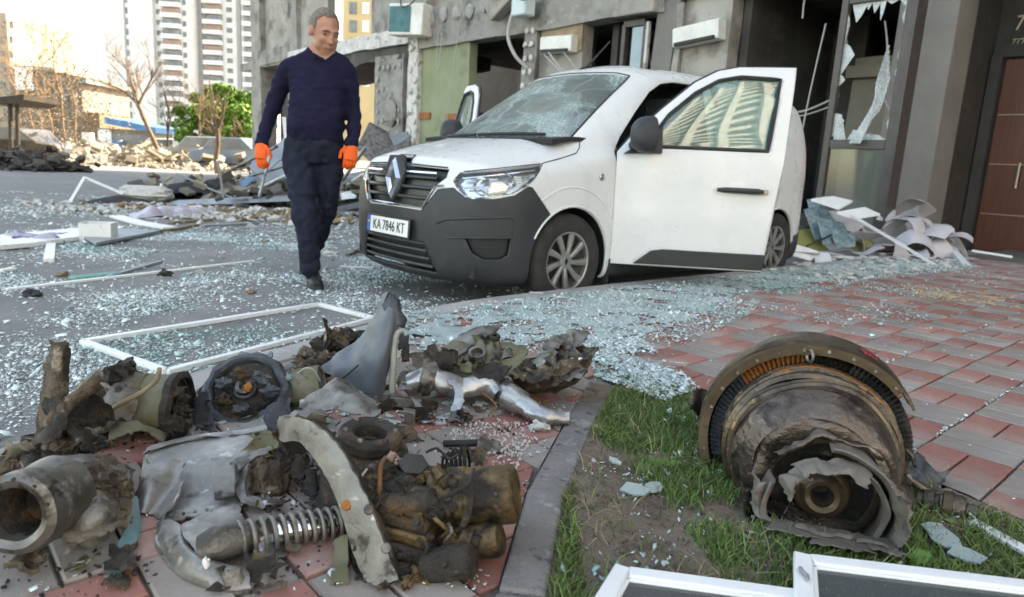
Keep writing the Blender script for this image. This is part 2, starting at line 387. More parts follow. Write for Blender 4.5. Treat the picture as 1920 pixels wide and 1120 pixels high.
M_wood = mat('red-brown wood',(.115,.034,.016),(.07,.021,.011),sc=3,rough=.45,stretch=(8,8,.5),bump=.1,bsc=20,lo=.3,hi=.7)
M_fr = mat('brown aluminium frame',(.085,.072,.068),(.07,.06,.056),sc=5,rough=.5,metal=.2,rvar=.08)
M_glassd = mat('dusty shopfront glass',(.55,.6,.55),rough=.05,trans=.92,rvar=0,ior=1.45)
M_shard = mat('jagged glass',(.60,.64,.64),(.45,.5,.52),sc=6,rough=.25,trans=.35,c3=(.66,.64,.60),sc3=4,t3=.52)
M_whpl = mat('white plastic',(.72,.71,.67),(.62,.60,.56),sc=4,rough=.5,c3=(.42,.40,.36),sc3=7,t3=.6,w3=.15)
M_blk = mat('black rubber',(.018,.018,.019),(.028,.028,.028),sc=12,rough=.65)
M_cable = mat('grey cable',(.36,.34,.32),rough=.6,rvar=.1)
M_teal = mat('teal grille',(.05,.17,.18),(.03,.12,.13),sc=6,rough=.6)
M_bglass = mat('bluish glass',(.30,.42,.47),(.38,.5,.54),sc=2,rough=.15,trans=.3,spec=.6)
M_oran = mat('rusty orange tin',(.34,.10,.03),(.25,.075,.025),sc=9,rough=.7)
M_sign = mat('sign letter metal',(.42,.37,.26),rough=.4,metal=.3)
M_rust = mat('rusty pole',(.30,.23,.15),(.22,.15,.09),sc=7,rough=.75,c3=(.4,.34,.26),sc3=9,t3=.58)
M_stud = mat('adhesive dab',(.36,.345,.32),(.28,.27,.25),sc=20,rough=1)

B=root('ruined_apartment_block','blast-damaged apartment block with gutted ground floor and broken columns behind the van','building',W(10,10,0))
FR=Matrix((AV,NV,Vector((0,0,1)))).transposed().to_4x4()          # a,n,z -> world
def part(name, m, mb, bevel=.0, **k):
    return adopt(mb.build(name,m,None,bevel=bevel,**k),B)
def bx(a0,a1,n0,n1,z0,z1): return MB().box(((a0+a1)/2,(n0+n1)/2,(z0+z1)/2),(a1-a0,n1-n0,z1-z0),FR)
def rough_box(a0,a1,n0,n1,z0,z1,amt=.03,fr=2.2,cell=.22,seed=0):
    # box of small faces with broken, uneven edges
    m=MB(); d=(a1-a0,n1-n0,z1-z0); k=[max(1,min(60,int(x/cell))) for x in d]
    def face(o,u,v,nu,nv): m.grid(nu,nv,lambda s,t:Vector(o)+Vector(u)*s+Vector(v)*t)
    o=(a0,n0,z0)
    face(o,(d[0],0,0),(0,0,d[2]),k[0],k[2]); face((a0,n1,z0),(d[0],0,0),(0,0,d[2]),k[0],k[2])
    face(o,(0,d[1],0),(0,0,d[2]),k[1],k[2]); face((a1,n0,z0),(0,d[1],0),(0,0,d[2]),k[1],k[2])
    face(o,(d[0],0,0),(0,d[1],0),k[0],k[1]); face((a0,n0,z1),(d[0],0,0),(0,d[1],0),k[0],k[1])
    m.rag(amt,fr,seed); m.rag(amt*.4,fr*4,seed+3)
    m.v=[tuple(FR@Vector(p)) for p in m.v]; return m
# floors, soffit and the storeys above
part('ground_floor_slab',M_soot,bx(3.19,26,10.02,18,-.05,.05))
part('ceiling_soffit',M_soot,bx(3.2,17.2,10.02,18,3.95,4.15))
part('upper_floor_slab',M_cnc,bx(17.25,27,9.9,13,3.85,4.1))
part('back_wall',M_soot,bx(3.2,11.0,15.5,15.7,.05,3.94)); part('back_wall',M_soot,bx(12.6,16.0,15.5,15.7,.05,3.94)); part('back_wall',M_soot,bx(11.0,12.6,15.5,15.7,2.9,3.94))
part('edge_beam',M_cnc,rough_box(7.6,15.4,9.86,10.24,3.62,4.55,.035,1.3,.2,2))
part('edge_beam',M_cnc,rough_box(3.2,7.6,9.9,10.24,3.75,4.55,.02,1.3,.25,3))
part('edge_beam',M_whc,rough_box(15.4,22.6,9.84,10.2,3.82,4.2,.05,1.2,.2,4))
part('broken_soffit',M_soot,rough_box(15.5,22.4,9.95,12.6,3.45,3.8,.10,.9,.3,5))
# rendered column, recess and wooden door
part('column',M_ren,bx(3.18,3.88,10.0,10.7,.0,6),bevel=.01)
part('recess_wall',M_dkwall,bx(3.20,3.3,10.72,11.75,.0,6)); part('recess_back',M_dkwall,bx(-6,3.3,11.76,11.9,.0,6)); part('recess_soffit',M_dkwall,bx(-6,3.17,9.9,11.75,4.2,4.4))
dr=part('door',M_wood,bx(1.45,3.02,11.70,11.755,.09,2.75),bevel=.006)
for z in (.62,1.32,2.0): part('door_groove',M_sign,bx(1.47,3.0,11.69,11.70,z,z+.008))
hd=MB(); hd.tube([W(2.62,11.62,1.0),W(2.62,11.62,1.35)],.014,10); 
for z in (1.02,1.33): hd.tube([W(2.62,11.62,z),W(2.62,11.71,z)],.009,8)
part('door_handle',M_sign,hd)
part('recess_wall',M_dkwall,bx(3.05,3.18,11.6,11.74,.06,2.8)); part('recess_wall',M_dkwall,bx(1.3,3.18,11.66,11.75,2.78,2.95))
part('entrance_step',M_conc,bx(-4,3.15,9.9,11.7,.0,.075))
sgM=FR@Matrix.Translation((2.80,11.72,3.12))@Matrix.Rotation(math.pi/2,4,'X')@Matrix.Rotation(math.pi,4,'Y')
for txt,size,ox,oz in (('ТЕ',.26,0,.0),('ТОРГ',.11,.03,-.24)):
    o=text_mesh(txt,size,.012,'sign_lettering',M_sign,Matrix.Translation(W(3.06-ox,11.735,3.22+oz))@Matrix((-AV,Vector((0,0,1)),-NV)).transposed().to_4x4(),None,shear=.35,align='LEFT'); adopt(o,B)
# inner room behind the shopfront: beige wall, hanging ceiling
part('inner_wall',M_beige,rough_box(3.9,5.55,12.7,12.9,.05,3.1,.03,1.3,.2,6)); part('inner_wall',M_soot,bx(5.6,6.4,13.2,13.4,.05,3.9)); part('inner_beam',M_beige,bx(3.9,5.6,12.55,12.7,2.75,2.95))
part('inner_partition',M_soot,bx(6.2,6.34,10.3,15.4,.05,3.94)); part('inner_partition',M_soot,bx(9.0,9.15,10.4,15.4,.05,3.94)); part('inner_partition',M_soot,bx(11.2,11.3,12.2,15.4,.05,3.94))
# piers between the openings
part('pier',M_plas,rough_box(6.36,7.22,9.98,10.3,0,3.8,.012,1.4,.18,7))
part('leaning_pier',M_ren,MB().slab3([W(7.95,9.9,0),W(7.62,9.9,0),W(7.28,9.9,3.85),W(7.72,9.9,3.85)],NV*.3))
part('plaster_edge',M_plas,rough_box(7.22,7.34,9.9,10.15,0,3.7,.03,2.5,.12,8))
part('pier',M_plas,rough_box(9.5,10.70,9.98,10.25,0,3.72,.02,1.2,.18,9)); part('pier_cap',M_rust,rough_box(9.5,10.6,9.94,9.99,3.15,3.72,.015,2,.15,19))
part('column',M_cnc,rough_box(10.72,11.1,9.88,10.4,0,3.7,.03,2,.12,10))
part('green_wall',M_grn,rough_box(13.02,14.92,9.97,10.2,0,3.95,.012,.9,.2,11))
part('white_column',M_whc,rough_box(14.95,15.4,9.85,10.2,0,3.95,.03,2,.12,12))
part('shadow_gap',M_soot,bx(15.4,15.75,10.05,10.3,0,3.7))  # dark strip between the columns, the gap's shade put into its colour
part('studded_column',M_cnc,rough_box(15.7,17.15,9.92,10.3,0,3.6,.03,1.3,.16,13))
for i in range(5):
    for j in range(11):
        if rnd.random()<.6:
            a=15.85+i*.27+rnd.uniform(-.03,.03); z=.5+j*.28+rnd.uniform(-.03,.03); m=MB(); m.blob((0,0,0),(.06,.018,.065),i*11+j,.5,5); m.v=[tuple(FR@(Vector(p)+Vector((a,9.89,z)))) for p in m.v]; part('adhesive_dab',M_stud,m)
for i in range(2):
    for j in range(13):
        a=10.82+i*.18+rnd.uniform(-.03,.03); z=.4+j*.27; m=MB(); m.blob((0,0,0),(.06,.03,.06),i*31+j,.3,5); m.v=[tuple(FR@(Vector(p)+Vector((a,9.85,z)))) for p in m.v]; part('adhesive_dab',M_whc,m)
for j in range(14):
    m=MB(); m.blob((0,0,0),(.1,.03,.09),j+71,.4,5); a=15.05+.2*(j%2); z=.4+j*.25; m.v=[tuple(FR@(Vector(p)+Vector((a,9.83,z)))) for p in m.v]; part('adhesive_dab',M_whc,m)
for j in range(8):
    m=MB(); m.blob((0,0,0),(.15,.05,.16),j+91,.3,6); a=11.4+j*.5; m.v=[tuple(FR@(Vector(p)+Vector((a,9.83,4.25+.03*(j%3))))) for p in m.v]; part('adhesive_dab',M_stud,m)
for a,z in ((14.7,1.95),(13.6,1.9)): part('tin_plate',M_oran,bx(a-.22,a+.22,9.93,9.96,z,z+.16))
ch=MB(); ch.blob((0,0,0),(.32,.14,.35),5,.5,7,2.2); ch.v=[tuple(FR@(Vector(p)+Vector((16.2,9.9,2.15)))) for p in ch.v]; part('plaster_chunk',M_cnc,ch,sharp=20)
# glazed panel next to the leaning pier
for a in (8.5,8.02): part('glazing_bar',M_fr,bx(a-.04,a+.04,9.95,10.05,0,3.5))
part('glazing_bar',M_fr,bx(8.03,8.5,9.94,10.06,3.46,3.56)); part('window_pane',M_bglass,bx(8.05,8.33,9.99,10.0,.1,3.45)); part('glazing_bar',M_whc,bx(7.93,7.98,9.93,10.0,0,3.5))
bxb=part('roller_box',M_plas,bx(7.7,8.6,9.72,9.86,3.60,3.9),bevel=.02)
# far bays
part('end_pillar',M_cnc,rough_box(25.0,25.9,9.9,10.5,0,9,.05,.8,.3,14)); part('end_pillar',M_cnc,rough_box(22.0,22.7,9.9,10.5,0,9,.05,.8,.3,15))
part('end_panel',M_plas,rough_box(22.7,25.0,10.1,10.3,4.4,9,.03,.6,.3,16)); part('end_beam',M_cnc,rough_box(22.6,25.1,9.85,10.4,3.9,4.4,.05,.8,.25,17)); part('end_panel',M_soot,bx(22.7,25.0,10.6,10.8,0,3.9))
part('upper_wall',M_plas,rough_box(20.2,22.1,10.05,10.3,4.2,9,.03,.6,.3,18)); part('upper_wall',M_cnc,rough_box(14.9,17.5,10.0,10.4,4.2,9,.03,.6,.3,20)); part('upper_slab',M_plas,bx(17.4,20.3,9.9,13,5.9,6.3))
part('upper_wall',M_beige,bx(7.0,14.9,10.3,10.5,4.55,9)); part('upper_wall',M_plas,bx(3.2,7.0,10.1,10.5,4.55,9))
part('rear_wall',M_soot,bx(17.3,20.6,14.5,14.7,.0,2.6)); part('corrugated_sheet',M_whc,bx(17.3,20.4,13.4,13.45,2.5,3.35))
# storeys above the frame: window bands and slabs up to the roof
for k in range(8):
    z=9+k*2.8
    part('storey_wall',M_plas,bx(-24,26.0,10.1,22,z,z+.95)); part('storey_wall',M_plas,bx(-24,26.0,10.1,22,z+2.35,z+2.79))
    part('storey_glazing',M_bglass,bx(-23.9,25.9,10.25,21.9,z+.95,z+2.35))
    for i in range(15): part('storey_pier',M_plas,bx(-24+i*3.45,-22.3+i*3.45,10.1,10.4,z+.95,z+2.35))
part('side_wing',M_ren,bx(-24,1.2,11.95,22,0,9)); part('side_wing',M_ren,bx(1.25,26,18.1,22,0,9))
# things fixed to or hanging from the facade
def ac_unit(label,a,n,z,tilt):
    r=root('air_conditioner',label,'air conditioner',W(a,n,z),'indoor air conditioners on the piers')
    T=FR@Matrix.Translation((a,n,z))@Matrix.Rotation(tilt,4,'Y')
    b=MB(); pr=[(-.16,-.15),(.0,-.17),(.09,-.15),(.10,.12),(.06,.15),(-.16,.15)]
    b.prism([(x,y) for x,y in pr],.86,T@Matrix.Translation((-.43,0,0))@Matrix(((0,0,1,0),(-1,0,0,0),(0,1,0,0),(0,0,0,1)))); adopt(b.build('housing',M_whpl,None,bevel=.012),r)
    v=MB(); v.box((0,-.09,-.13),(.74,.09,.05),T); adopt(v.build('air_outlet',M_blk,None),r)
    f=MB()
    for k in (-.2,.2): f.box((k,-.135,-.125),(.3,.012,.03),T@Matrix.Rotation(.1,4,'X'))
    adopt(f.build('louvre',M_whpl,None),r); return r
ac_unit('white indoor air conditioner on the pier beside the brown-framed shopfront',6.86,9.86,3.18,.08)
ac_unit('white indoor air conditioner with trailing cables on the pier behind the windscreen',10.05,9.86,3.30,-.05)
a=root('outdoor_unit','white outdoor condenser with teal grille on top of the white column','condenser',W(14.9,9.6,4.0))
T=FR@Matrix.Translation((14.85,9.55,4.22))@Matrix.Rotation(-.06,4,'Y')@Matrix.Rotation(-.3,4,'Z')
m=MB(); m.box((0,0,0),(1.05,.42,.72),T); adopt(m.build('casing',M_whpl,None,bevel=.03),a)
m=MB(); m.box((.16,-.215,0),(.66,.02,.58),T); m.box((.53,0,0),(.012,.34,.6),T); adopt(m.build('grille',M_teal,None),a)
a2=root('outdoor_unit','torn condenser with round fan hanging from the edge beam','condenser',W(11.6,9.5,4.3))
T=FR@Matrix.Translation((11.55,9.5,4.42))@Matrix.Rotation(.55,4,'Y')@Matrix.Rotation(.15,4,'X')
m=MB(); m.box((0,.1,0),(.95,.3,.75),T); adopt(m.build('casing',M_plas,None,bevel=.03),a2)
m=MB()
for r_ in (.1,.17,.24,.3): m.lathe([(r_,-.02),(r_+.02,-.04),(r_+.03,-.02)],28,T@Matrix.Translation((0,-.05,0))@Matrix.Rotation(math.pi/2,4,'X'))
adopt(m.build('fan_grille',M_soot,None),a2)
a3=root('outdoor_unit','small pale blue gas meter box with hoses on the edge beam','meter box',W(10.9,9.6,4.05))
m=MB(); m.box((10.85,9.6,4.02),(.42,.3,.34),FR); adopt(m.build('casing',mat('pale blue paint',(.5,.58,.6),rough=.5),None,bevel=.04),a3)
hs=MB(); hs.tube(spline([W(11.05,9.5,3.95),W(11.1,9.45,3.5),W(10.85,9.45,3.1),W(10.62,9.6,2.85)],8),.035,8); adopt(hs.build('hose',M_cable,None),a3)
def cable(label,pts,r=.012,m=M_cable):
    b=MB(); b.tube(spline(pts,10),r,6); return tag(b.build('hanging_cable',m,None),label,'cable','cables hanging from the gutted ground floor')
cable('grey cable bundle drooping between the air conditioner and the glazed panel',[W(10.2,9.75,3.15),W(9.6,9.6,2.75),W(9.0,9.6,2.62),W(8.4,9.8,2.75)],.018)
cable('long grey cable crossing from the pier to the glazed panel',[W(10.3,9.74,3.1),W(9.5,9.55,2.65),W(8.9,9.6,2.4),W(8.45,9.8,2.5)],.014)
cable('thin grey cable running down behind the roof aerial',[W(9.9,9.78,3.2),W(9.1,9.65,2.6),W(8.4,9.7,2.2)],.010)
cable('slack pair of pale cables across the dark room',[W(6.3,9.9,2.2),W(5.6,9.8,1.95),W(4.9,9.7,1.9),W(4.2,9.3,2.05)],.014)
cable('lower slack pale cable across the dark room',[W(6.3,9.9,2.1),W(5.5,9.8,1.88),W(4.9,9.7,1.84),W(4.2,9.3,1.95)],.010)
cable('pale cord hanging in front of the green wall',[W(13.0,9.7,4.6),W(13.15,9.65,3.2),W(13.35,9.6,1.6),W(13.4,9.6,.9)],.012)
cable('looped thin cord against the green wall',[W(14.05,9.8,3.9),W(14.0,9.75,3.2),W(13.9,9.75,3.15),W(13.9,9.8,3.9)],.010)
cable('white cord hanging down at the edge of the shopfront',[W(4.55,9.4,3.0),W(4.6,9.3,2.0),W(4.62,9.2,.9),W(4.63,9.2,.3)],.010)
cable('dark cables looped on the white condenser',[W(15.0,9.35,4.75),W(14.7,9.2,4.45),W(14.35,9.25,4.5),W(14.2,9.4,4.8),W(13.9,9.5,5.0)],.016,M_blk)
cable('black cables tangled around the meter box',[W(11.3,9.5,4.4),W(10.9,9.35,4.3),W(10.6,9.4,4.1),W(10.5,9.6,4.45)],.016,M_blk)
cable('grey wire hanging inside the broken shopfront pane',[W(3.8,9.4,2.95),W(3.72,9.4,2.6),W(3.66,9.3,2.1),W(3.52,9.25,1.85)],.010)
p=MB(); p.tube([at(1893,136,10.2),at(1925,-60,10.2)],.10,10); tag(p.build('rusty_pole',M_rust,None),'weathered tan pole hanging in front of the dark recess above the door','pole')
# shopfront frame with shattered glass
sf=root('shopfront_frame','brown aluminium shopfront frame with jagged remains of glass beside the rendered column','window frame',W(3.7,9,PZ))
def sfp(name,m,mb,**k): return adopt(mb.build(name,m,None,**k),sf)
sfp('post',M_fr,bx(3.28,3.40,8.94,9.06,PZ-.02,5),bevel=.006); sfp('post',M_fr,bx(4.08,4.16,8.95,9.05,PZ-.02,5),bevel=.006)
sfp('post',M_fr,bx(3.26,3.275,8.9,9.2,PZ-.02,5))
sfp('transom',M_fr,bx(3.405,4.075,8.955,9.045,1.36,1.47),bevel=.006); sfp('transom',M_fr,bx(3.405,4.075,8.955,9.045,3.10,3.18),bevel=.006)
sfp('lower_pane',M_glassd,bx(3.41,4.07,8.995,9.0,.35,1.36))
sg=random.Random(5)
def jag(poly): sfp('glass_remnant',M_shard,MB().slab3([W(a,8.99+.01*sg.random(),z) for a,z in poly],NV*.008),smooth=False)
z=1.5
while z<3.0:
    h=sg.uniform(.10,.42); d=.02+.2*sg.random()**1.8; sg.random()<.8 and jag([(4.08,z),(4.08,z+h),(4.08-d*.5,z+h*.9),(4.08-d,z+h*sg.uniform(.3,.7))]); z+=h*.9
a_=4.05
while a_>3.45:
    h=sg.uniform(.05,.30); wd=sg.uniform(.07,.2); jag([(a_,3.10),(max(a_-wd,3.405),3.10),(a_-wd*.7,3.10-h*.6),(a_-wd*.4,3.10-h)]); a_-=wd*.85
z=1.55
while z<2.9:
    h=sg.uniform(.12,.4); d=.02+.14*sg.random()**2; sg.random()<.7 and jag([(3.405,z),(3.405,z+h),(3.405+d*.4,z+h*.9),(3.405+d,z+h*.5)]); z+=h*1.1
jag([(4.05,1.475),(3.9,1.475),(3.93,1.6),(3.99,1.78),(4.06,1.8)]); jag([(3.88,1.475),(3.42,1.475),(3.5,1.53),(3.7,1.56),(3.82,1.6)])
b=MB()
for k in range(7):
    p0=W(3.5+.02*k,8.9+.015*k,1.85+.05*k); b.tube(spline([W(3.66+.02*k,8.85,1.42),W(3.58,8.88,1.7+.03*k),p0,W(3.45+.01*k,8.9,2.2+.06*k)],4),.012,5)
adopt(b.build('torn_foil_strip',M_shard,None),sf)

# torn strips and cords dangling from the beams
RB=random.Random(4)
for i in range(16):
    a=RB.uniform(3.9,16.5); n=RB.uniform(9.95,11.5); z=3.7; L=RB.uniform(.25,1.1); g=MB(); P_=spline([W(a,n,z),W(a+RB.uniform(-.1,.1),n,z-L*.4),W(a+RB.uniform(-.2,.2),n,z-L)],5)
    if i%2: g.tube(P_,.012,5); part('dangling_cord',M_cable,g)
    else: g.loft([[p+AV*.05,p+AV*.02+NV*.02,p-AV*.05] for p in P_],closed=False); part('dangling_strip',M_soot,g,solid=.01)
for i in range(26):
    a=RB.uniform(3.8,16.5); n=RB.uniform(10.6,13); s_=RB.uniform(.15,.6); m=MB(); m.blob((0,0,0),(s_,s_*.7,s_*.5),i,.5,6,2.); m.v=[tuple(FR@(Vector(p)+Vector((a,n,.1+s_*.2)))) for p in m.v]; part('interior_rubble',M_cnc if i%2 else M_soot,m,sharp=20)
# ================================================================ white panel van
M_paint = mat('white car paint',(.68,.69,.69),(.645,.652,.65),sc=2,rough=.30,coat=.5,rvar=.10,c3=(.57,.56,.54),sc3=1.6,t3=.55,w3=.4,c4_=(.40,.38,.35),sc4=26,t4=.69,w4=.05,spec=.5,island=0)
M_plst = mat('dark grey plastic',(.032,.034,.037),(.026,.028,.031),sc=5,rough=.5,rvar=.08,bump=.08,bsc=400,c3=(.07,.069,.067),sc3=4,t3=.60,w3=.2)
M_gloss = mat('black grille plastic',(.020,.021,.023),rough=.35,rvar=.08)
M_chrome = mat('chrome trim',(.72,.73,.74),rough=.12,metal=1,rvar=.05)
M_tyre = mat('tyre rubber',(.022,.021,.020),(.04,.038,.035),sc=9,rough=.85,bump=.2,bsc=60)
M_rim = mat('silver wheel cover',(.42,.41,.395),(.36,.35,.33),sc=7,rough=.38,metal=.75,c3=(.22,.2,.18),sc3=9,t3=.58,w3=.15)
M_dark = mat('van interior',(.018,.018,.019),(.03,.03,.031),sc=4,rough=.8)
M_lens = mat('lamp lens',(.93,.95,.96),rough=.03,trans=.97,rvar=0,ior=1.3)
M_refl = mat('lamp reflector',(.78,.79,.8),(.55,.56,.58),sc=18,rough=.18,metal=.9,rvar=.06)
M_autog = mat('side window glass',(.38,.54,.48),rough=.02,trans=.75,rvar=0,ior=1.75,spec=.9)
M_seat = mat('seat fabric',(.05,.052,.055),(.07,.07,.072),sc=20,rough=.95)
M_bag = mat('deployed airbag cloth',(.62,.64,.64),(.52,.54,.55),sc=5,rough=.9,bump=.4,bsc=14)
M_platew = mat('plate white',(.78,.78,.76),rough=.4); M_plateb = mat('plate blue',(.02,.13,.45),rough=.4); M_platey = mat('plate yellow',(.8,.6,.05),rough=.4); M_ink = mat('plate ink',(.012,.012,.014),rough=.5)
def cracked_glass():
    m=bpy.data.materials.new('cracked windscreen'); m.use_nodes=True; t=m.node_tree; L=t.links.new; b=t.nodes['Principled BSDF']
    tc=nd(t,'ShaderNodeTexCoord'); mp=nd(t,'ShaderNodeMapping'); L(tc.outputs['Object'],mp.inputs[0])
    nz=nd(t,'ShaderNodeTexNoise'); nz.inputs['Scale'].default_value=3.2; nz.inputs['Detail'].default_value=5; L(mp.outputs[0],nz.inputs['Vector'])
    mx=nd(t,'ShaderNodeMix',data_type='RGBA'); mx.inputs[0].default_value=.16; L(mp.outputs[0],mx.inputs[6]); L(nz.outputs['Color'],mx.inputs[7])
    crack=[]
    for sc,th in ((4.0,.010),(9.,.022),(22.,.04)):
        v=nd(t,'ShaderNodeTexVoronoi',feature='DISTANCE_TO_EDGE'); v.inputs['Scale'].default_value=sc; L(mx.outputs[2],v.inputs['Vector'])
        r=nd(t,'ShaderNodeMapRange'); r.inputs['From Min'].default_value=th*.35; r.inputs['From Max'].default_value=th; r.inputs['To Min'].default_value=1; r.inputs['To Max'].default_value=0; L(v.outputs['Distance'],r.inputs[0]); crack.append(r.outputs[0])
    n2=nd(t,'ShaderNodeTexNoise'); n2.inputs['Scale'].default_value=2.6; n2.inputs['Detail'].default_value=3; L(mp.outputs[0],n2.inputs['Vector'])
    msk=nd(t,'ShaderNodeMapRange'); msk.inputs['From Min'].default_value=.50; msk.inputs['From Max'].default_value=.66; L(n2.outputs['Fac'],msk.inputs[0])
    m1=nd(t,'ShaderNodeMath',operation='MULTIPLY'); L(crack[1],m1.inputs[0]); L(msk.outputs[0],m1.inputs[1])
    m2=nd(t,'ShaderNodeMath',operation='MULTIPLY'); L(crack[2],m2.inputs[0]); L(msk.outputs[0],m2.inputs[1])
    a=nd(t,'ShaderNodeMath',operation='MAXIMUM'); L(m1.outputs[0],a.inputs[0]); L(m2.outputs[0],a.inputs[1])
    a2=nd(t,'ShaderNodeMath',operation='MAXIMUM'); L(a.outputs[0],a2.inputs[0]); k=nd(t,'ShaderNodeMath',operation='MULTIPLY'); k.inputs[1].default_value=.55; L(crack[0],k.inputs[0]); L(k.outputs[0],a2.inputs[1])
    haze=nd(t,'ShaderNodeMath',operation='MULTIPLY'); haze.inputs[1].default_value=.22; L(msk.outputs[0],haze.inputs[0])
    tot=nd(t,'ShaderNodeMath',operation='MAXIMUM'); L(a2.outputs[0],tot.inputs[0]); L(haze.outputs[0],tot.inputs[1])
    inv=nd(t,'ShaderNodeMath',operation='SUBTRACT'); inv.inputs[0].default_value=.86; L(tot.outputs[0],inv.inputs[1])
    cl=nd(t,'ShaderNodeClamp'); cl.inputs['Min'].default_value=.12; L(inv.outputs[0],cl.inputs[0]); L(cl.outputs[0],b.inputs['Transmission Weight'])
    cr=nd(t,'ShaderNodeMix',data_type='RGBA'); L(a2.outputs[0],cr.inputs[0]); cr.inputs[6].default_value=(.52,.62,.60,1); cr.inputs[7].default_value=(.42,.60,.57,1); L(cr.outputs[2],b.inputs['Base Color'])
    b.inputs['Roughness'].default_value=.05; b.inputs['IOR'].default_value=1.45
    bp=nd(t,'ShaderNodeBump'); bp.inputs['Strength'].default_value=.5; bp.inputs['Distance'].default_value=.01; L(tot.outputs[0],bp.inputs['Height']); L(bp.outputs[0],b.inputs['Normal'])
    return m
M_wscr=cracked_glass()

VYAW=RAD(221.936); VS=.9587
van=empty('panel_van',(-.2037,5.0546,0),(0,0,VYAW),VS); tag(van,'white panel van with cracked windscreen and its front doors standing open','van')
VM=Matrix.Translation((-.2037,5.0546,0))@Matrix.Rotation(VYAW,4,'Z')@Matrix.Scale(VS,4); VI=VM.inverted()
CAMV=VI@Vector((0,0,CAM_H))
def vray(u,v): return (VI.to_3x3()@ray(u,v))
# control cage: loops of half outlines, nose centre -> tail centre
J=16
XL=[.86,.838,.775,.665,.52,.40,0,-.36,-.46,-1.0,-1.55,-2.2,-2.81,-3.40,-3.52,-3.53]
YL=[0,.35,.60,.765,.845,.872,.888,.888,.888,.888,.888,.885,.875,.84,.70,0]
def lp(dx=0,ys=1.,z=0.,fx=0.,rx=0.):
    return [(x+(fx if j<4 else fx*.5 if j==4 else 0)+(rx if j>12 else 0), y*ys, z) for j,(x,y) in enumerate(zip(XL,YL))]
loops=[lp(ys=.93,z=.185,fx=-.08,rx=.06), lp(ys=.985,z=.215,fx=-.02,rx=.01), lp(ys=1,z=.33,fx=.0), lp(ys=1,z=.50,fx=.012), lp(ys=1,z=.66,fx=.012), lp(ys=.992,z=.78,fx=.0)]
loops.append(list(zip([.835,.812,.735,.62,.475,.36,0,-.36,-.46,-1.0,-1.55,-2.2,-2.81,-3.41,-3.52,-3.53],[0,.35,.60,.75,.825,.853,.878,.88,.88,.88,.88,.878,.87,.835,.70,0],[.90,.898,.89,.875,.88,.89,.92,.95,.955,.96,.96,.96,.96,.96,.96,.96])))
loops.append(list(zip([.79,.77,.69,.575,.43,.32,-.02,-.36,-.46,-1.0,-1.55,-2.2,-2.81,-3.41,-3.52,-3.53],[0,.35,.59,.725,.79,.815,.848,.868,.872,.875,.875,.872,.865,.83,.69,0],[.965,.96,.945,.925,.93,.945,.99,1.03,1.045,1.06,1.06,1.06,1.06,1.06,1.06,1.06])))
loops.append(list(zip([.72,.70,.62,.51,.375,.27,-.06,-.36,-.46,-1.0,-1.55,-2.2,-2.81,-3.41,-3.525,-3.535],[0,.345,.575,.69,.75,.775,.815,.845,.858,.868,.868,.866,.858,.825,.685,0],[.995,.99,.972,.955,.965,.98,1.025,1.065,1.08,1.10,1.10,1.10,1.10,1.10,1.10,1.10])))
loops.append(list(zip([.40,.39,.34,.27,.17,.09,-.15,-.37,-.47,-1.0,-1.55,-2.2,-2.81,-3.415,-3.53,-3.54],[0,.345,.57,.67,.72,.742,.79,.828,.845,.86,.861,.858,.85,.82,.68,0],[1.085,1.08,1.062,1.04,1.042,1.048,1.07,1.095,1.11,1.14,1.14,1.14,1.14,1.14,1.14,1.14])))
loops.append(list(zip([.13,.12,.06,-.03,-.10,-.16,-.27,-.38,-.48,-1.0,-1.55,-2.2,-2.81,-3.42,-3.535,-3.545],[0,.345,.57,.68,.725,.75,.785,.815,.835,.85,.852,.85,.842,.812,.675,0],[1.135,1.13,1.118,1.105,1.105,1.105,1.11,1.12,1.13,1.18,1.18,1.18,1.18,1.18,1.18,1.18])))
loops.append(list(zip([.06,.05,-.01,-.10,-.16,-.21,-.31,-.42,-.54,-1.02,-1.55,-2.2,-2.81,-3.42,-3.535,-3.545],[0,.345,.565,.68,.718,.742,.775,.80,.82,.838,.84,.838,.832,.805,.67,0],[1.18,1.175,1.165,1.155,1.155,1.158,1.165,1.175,1.19,1.23,1.23,1.23,1.23,1.23,1.23,1.23])))
loops.append(list(zip([-.37,-.38,-.43,-.51,-.545,-.59,-.67,-.76,-.90,-1.12,-1.56,-2.2,-2.81,-3.42,-3.53,-3.54],[0,.335,.535,.635,.665,.69,.715,.735,.752,.772,.782,.782,.776,.757,.64,0],[1.46,1.455,1.44,1.425,1.42,1.415,1.415,1.415,1.42,1.43,1.43,1.43,1.43,1.43,1.43,1.43])))
loops.append(list(zip([-.78,-.79,-.83,-.90,-.93,-.97,-1.04,-1.12,-1.22,-1.38,-1.68,-2.28,-2.84,-3.39,-3.49,-3.50],[0,.315,.495,.58,.61,.635,.655,.668,.677,.688,.697,.698,.692,.675,.57,0],[1.715,1.708,1.69,1.672,1.665,1.66,1.66,1.662,1.667,1.675,1.685,1.685,1.675,1.65,1.64,1.65])))
loops.append(list(zip([-.90,-.91,-.95,-1.01,-1.04,-1.09,-1.16,-1.24,-1.33,-1.47,-1.75,-2.32,-2.85,-3.33,-3.43,-3.44],[0,.30,.455,.53,.555,.578,.595,.607,.615,.625,.633,.634,.63,.612,.52,0],[1.765,1.758,1.743,1.727,1.722,1.72,1.722,1.725,1.73,1.738,1.748,1.745,1.733,1.708,1.70,1.708])))
